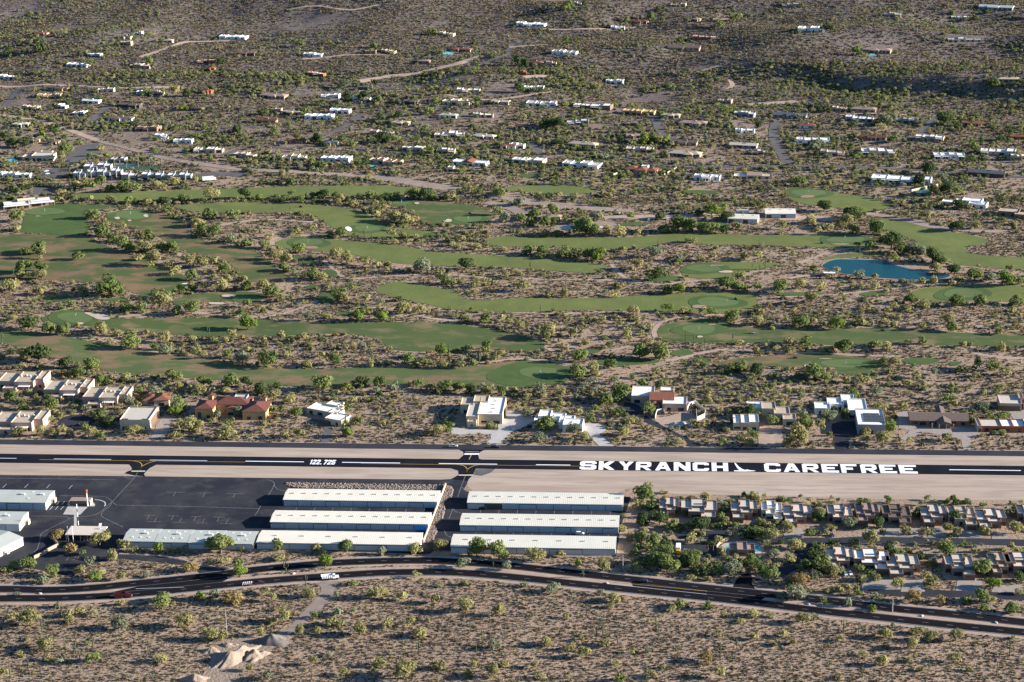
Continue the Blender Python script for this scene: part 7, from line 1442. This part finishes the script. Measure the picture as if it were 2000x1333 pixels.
# size words by apparent width
labs = label_all([('big' if t[0] > 38 else 'small' if t[0] < 27 else '', TYPES[t[3]][0], x, y) for t, x, y in IND], lambda i: 'tree')
for i, ((w, p, r, t), x, y) in enumerate(IND):
    e = empty('tree', p, rng.uniform(0, 6.28), labs[i], 'tree', 'larger trees of the golf course and desert')
    s = (r * rng.uniform(.9, 1.12), r * rng.uniform(.8, 1.1), r * rng.uniform(.82, 1.15))
    cr = obj('crown', CROWN[t][i % 4], None, e, scale=s); tr_ = obj('trunk', TRUNK[i % 3], None, e, scale=s)
    if abs(x - 862) < 3 and abs(y - 700) < 6: cr.location.z = 3.2; tr_.scale = (r, r, r * 1.9)

def gn_scatter(name, pts, rot, scl, idx, protos, label, cat):
    col = bpy.data.collections.new(name + '_kinds')
    for k, (nm, me) in enumerate(protos):
        o = bpy.data.objects.new('%s_%02d' % (nm, k), me); col.objects.link(o)
    me = bpy.data.meshes.new(name); me.vertices.add(len(pts)); me.vertices.foreach_set('co', np.asarray(pts, np.float32).ravel())
    for an, ty, v in (('rot', 'FLOAT', rot), ('scl', 'FLOAT', scl), ('sy', 'FLOAT', np.asarray(scl) * nr.uniform(.72, 1.2, len(pts))), ('sz', 'FLOAT', np.asarray(scl) * nr.uniform(.75, 1.2, len(pts))), ('idx', 'INT', idx)):
        at = me.attributes.new(an, ty, 'POINT'); at.data.foreach_set('value', np.asarray(v, np.int32 if ty == 'INT' else np.float32))
    o = obj(name, me, None, None, kind='stuff', label=label, cat=cat)
    ng = bpy.data.node_groups.new(name, 'GeometryNodeTree')
    ng.interface.new_socket('Geometry', in_out='INPUT', socket_type='NodeSocketGeometry'); ng.interface.new_socket('Geometry', in_out='OUTPUT', socket_type='NodeSocketGeometry')
    N = ng.nodes.new; gi, go = N('NodeGroupInput'), N('NodeGroupOutput')
    iop, ci = N('GeometryNodeInstanceOnPoints'), N('GeometryNodeCollectionInfo')
    ci.inputs['Collection'].default_value = col; ci.inputs['Separate Children'].default_value = True; ci.inputs['Reset Children'].default_value = True
    def attr(nm, ty):
        a = N('GeometryNodeInputNamedAttribute'); a.data_type = ty; a.inputs['Name'].default_value = nm; return [s for s in a.outputs if s.enabled and s.name == 'Attribute'][0]
    cx = N('ShaderNodeCombineXYZ'); Lk = ng.links.new
    Lk(attr('rot', 'FLOAT'), cx.inputs['Z']); Lk(cx.outputs[0], iop.inputs['Rotation']); cs = N('ShaderNodeCombineXYZ'); Lk(attr('scl', 'FLOAT'), cs.inputs['X']); Lk(attr('sy', 'FLOAT'), cs.inputs['Y']); Lk(attr('sz', 'FLOAT'), cs.inputs['Z']); Lk(cs.outputs[0], iop.inputs['Scale']); Lk(attr('idx', 'INT'), iop.inputs['Instance Index'])
    iop.inputs['Pick Instance'].default_value = True
    Lk(gi.outputs[0], iop.inputs['Points']); Lk(ci.outputs[0], iop.inputs['Instance']); Lk(iop.outputs[0], go.inputs[0])
    md = o.modifiers.new('scatter', 'NODES'); md.node_group = ng
    return o
# the smaller and farther trees
pro, code = [], {}
for t in TYPES:
    for k in range(6):
        me = crown_mesh('crown_far', 900 * ord(t) + k, L[t], n=(240, 260, 220, 240, 150, 130)[k], lobes=(6, 8, 7, 5, 4, 9)[k], size=(.34, .3, .34, .34, .3, .3)[k], h=(1.25, 1.4, 1.0, 1.6, 1.3, .9)[k], airy=1 if t in 'yo' else 0, low=.08)
        code[t] = code.get(t, len(pro)); pro.append((t + '_tree', me))
order_ = sorted(range(len(pro)), key=lambda k: '%s_%02d' % (pro[k][0], k))
rank = {k: i for i, k in enumerate(order_)}
gn_scatter('tree_cover', [t[1] for t in REST], nr.uniform(0, 6.28, len(REST)), [t[2] for t in REST], [rank[code[t[3]] + int(nr.integers(6))] for t in REST], pro, 'countless smaller olive and green trees spread over desert, roughs and town', 'trees')

# low scrub
def scrub_mesh(seed, mt, n=34):
    r = np.random.default_rng(seed); P = r.normal(size=(n, 3)); P /= np.linalg.norm(P, axis=1)[:, None]; P *= (r.uniform(.25, 1, n) ** .6)[:, None] * np.array([.62, .62, .5]); P[:, 2] = np.abs(P[:, 2]) + .05
    nn = P + r.normal(size=(n, 3)) * .5; nn /= np.linalg.norm(nn, axis=1)[:, None]; t = np.cross(nn, r.normal(size=(n, 3))); t /= np.linalg.norm(t, axis=1)[:, None]; b = np.cross(nn, t); s = (.34 * r.uniform(.6, 1.2, n))[:, None]
    V = np.stack([P - t * s * .6, P + t * s * .6, P + b * s], 1).reshape(-1, 3)
    me = mesh('scrub', V, np.arange(n * 3).reshape(-1, 3).tolist()); me.materials.append(mt); return me
SP = [('a_scrub', scrub_mesh(k, L['c'])) for k in range(4)] + [('b_scrub', scrub_mesh(9 + k, L['k'])) for k in range(4)] + [('c_scrub', scrub_mesh(19 + k, L['y'])) for k in range(2)] + [('d_scrub', scrub_mesh(29 + k, L['s'])) for k in range(2)]
def scrub(name, n, x0, x1, y0, y1, smin, smax, w, label, dens=None):
    x = nr.uniform(x0, x1, n); y = nr.uniform(y0, y1, n); keep = ~masked(x, y)
    if dens is not None: keep &= nr.random(n) < dens(x, y)
    x, y = x[keep], y[keep]; z = hgt(x, y)
    d = np.stack([x, y, z], 1) - CAM; zz = d @ FWD; px = 1000 + FPX * (d @ RIGHT) / zz; py = 666.5 - FPX * (d @ UP) / zz
    ok = (px > -220) & (px < 2220) & (py > -60) & (py < 1420); x, y, z = x[ok], y[ok], z[ok]
    k = nr.choice(12, len(x), p=np.array([w[0] / 4] * 4 + [w[1] / 4] * 4 + [w[2] / 2] * 2 + [w[3] / 2] * 2))
    gn_scatter(name, np.stack([x, y, z], 1), nr.uniform(0, 6.28, len(x)), nr.uniform(smin, smax, len(x)) * nr.uniform(.7, 1.15, len(x)), k, SP, label, 'scrub')
scrub('desert_scrub', 82000, -80, 760, -330, -135, .5, 1.25, (.46, .40, .08, .06), 'low dry scrub dotting the desert below the highway', clump(26, 41, -1.3, -.1))
scrub('rough_scrub', 150000, -360, 800, 32, 660, .7, 2.0, (.42, .36, .14, .08), 'low dry scrub between the fairways and round the runway houses', clump(34, 43, -.9, .2))
scrub('town_scrub', 95000, -560, 920, 640, 1250, 1.2, 2.8, (.36, .40, .14, .10), 'low scrub between the houses of the town', clump(60, 45, -.7, .3))
scrub('hill_scrub', 150000, -760, 1100, 1200, 2080, 1.3, 3.0, (.30, .52, .10, .08), 'low dark scrub covering the far slopes', clump(110, 47, -.9, .1))

# saguaros
def saguaro(seed):
    r = random.Random(seed); h = 1.0
    st = MB().tube([(0, 0, -.05), (0, 0, .3), (0, 0, .8), (0, 0, .95), (0, 0, 1.0)], [.032, .037, .035, .027, .01], 8).me('stem', True); st.materials.append(M['cactus'])
    arms = []
    for k in range(seed % 4):
        a = r.uniform(0, 6.28); z = r.uniform(.35, .55); t = r.uniform(.75, .98); c, s = math.cos(a), math.sin(a)
        m_ = MB().tube([(0, 0, z), (c * .1, s * .1, z + .01), (c * .16, s * .16, z + .08), (c * .165, s * .165, t), (c * .165, s * .165, t + .04)], [.02, .024, .025, .02, .008], 7).me('arm', True); m_.materials.append(M['cactus']); arms.append(m_)
    return st, arms
SAG = [saguaro(k) for k in range(1, 8)]
sg = []
for reg, s in (('D1', '430 1110;505 1160;530 1190;620 1130;190 1260;70 1310;280 1010;920 1075;985 1150'), ('D2', '1080 1150;1500 1090;1460 1150;1650 1050;370 1300;965 1240;330 700;200 615;1420 990;1550 930'), ('D3', '560 1030;700 1080;970 1030;955 970;1200 1050;1380 1180;1490 1130;890 1320;475 640;600 1030'), ('D4', '120 1270;625 1300;1065 1250;1600 1160;500 1000;600 1010;1515 1290;325 1140;820 860'),
               ('B3', '1890 640;145 820;1895 820;1940 810;1840 815;80 1010;500 1010;590 1010;410 950;330 690;1120 640;220 1150;1000 1230'), ('B2', '890 400;970 420;260 380;830 570;890 590;860 960;940 900;1480 1150;1390 1170;130 375;885 840;1550 880'), ('B1', '1410 440;335 830;1395 1090;1120 1150;1560 1090;105 860;50 1100;1440 400;860 500;940 520;1540 900;1530 750'), ('B4', '520 980;1120 380;1580 1040;180 980;10 1020;700 700'),
               ('C1', '15 220;95 140;20 120;1605 70;470 670;800 650;740 480'), ('C3', '1330 100;1690 110;570 370;1390 130;1475 160;420 400;540 380;1770 200'), ('C2', '490 500;1710 280;1480 210;690 760;780 640;320 200;260 220'), ('C4', '1540 200;880 280;1320 560'), ('A4', '1650 690;1700 690;1630 680;1660 800;1730 750'), ('A3', '560 800;1540 400')):
    for it in s.split(';'):
        x, y = map(float, it.split()); p = RT(reg, x, y); sg.append((p, *pix(p)))
sl_ = label_all([('', ('armless', 'one armed', 'two armed', 'three armed')[((i % 7) + 1) % 4], x, y) for i, (p, x, y) in enumerate(sg)], lambda i: 'saguaro cactus')
for i, (p, x, y) in enumerate(sg):
    h = rng.uniform(5.5, 9); e = empty('saguaro_cactus', p, rng.uniform(0, 6), sl_[i], 'cactus', 'saguaro cacti'); st, arms = SAG[i % 7]
    obj('stem', st, None, e, scale=(h, h, h))
    for a in arms: obj('arm', a, None, e, scale=(h, h, h))
# palms
def palm_protos():
    r = random.Random(3); fr = MB()
    for k in range(26):
        a = k * 2.4; el = r.uniform(-.7, .9); c, s = math.cos(a), math.sin(a); P = []
        for j in range(5):
            t = j / 4 * 2.2; P.append((c * t * math.cos(el * (1 - j * .12)), s * t * math.cos(el), math.sin(el) * t - .32 * t * t * .5))
        n = Vector((-s, c, 0)); b0 = len(fr.v)
        for j, q in enumerate(P):
            w = (.08, .3, .34, .24, .03)[j]
            fr.v += [tuple(Vector(q) - n * w), tuple(Vector(q) + n * w)]
        for j in range(4): fr.f.append((b0 + 2 * j, b0 + 2 * j + 1, b0 + 2 * j + 3, b0 + 2 * j + 2))
    f = fr.me('fronds'); f.materials.append(M['frond'])
    t = MB().tube([(0, 0, -.3), (.05, 0, .5), (0, .03, 1)], [.03, .022, .018], 7).me('trunk'); t.materials.append(M['bark'])
    return f, t
PF, PT = palm_protos()
pl = [(R(reg, x, y)) for reg, x, y in (('B1', 475, 95), ('B1', 510, 98), ('B1', 535, 92), ('B1', 600, 125), ('B1', 670, 118), ('B1', 855, 138), ('B1', 965, 62), ('B1', 1095, 60), ('B1', 890, 60), ('B1', 190, 100), ('B4', 1690, 330), ('B4', 1715, 345), ('B4', 1740, 335), ('B4', 1770, 330), ('B4', 1660, 340), ('B4', 1860, 345), ('B4', 1890, 340), ('B4', 1810, 385), ('B4', 960, 230), ('B4', 980, 980), ('D3', 1330, 470), ('D3', 1300, 460), ('A3', 75, 920), ('A3', 200, 930))]
ll = label_all([('', 'tall' if i % 2 else 'slim', x, y) for i, (x, y) in enumerate(pl)], lambda i: 'palm tree')
for i, (x, y) in enumerate(pl):
    h = rng.uniform(7, 11) if i < 19 else rng.uniform(4.5, 7); e = empty('palm_tree', T(x, y), i * 1.3, ll[i], 'palm tree', 'palm trees'); obj('trunk', PT, None, e, scale=(9, 9, h)); obj('fronds', PF, None, e, loc=(0, 0, h))
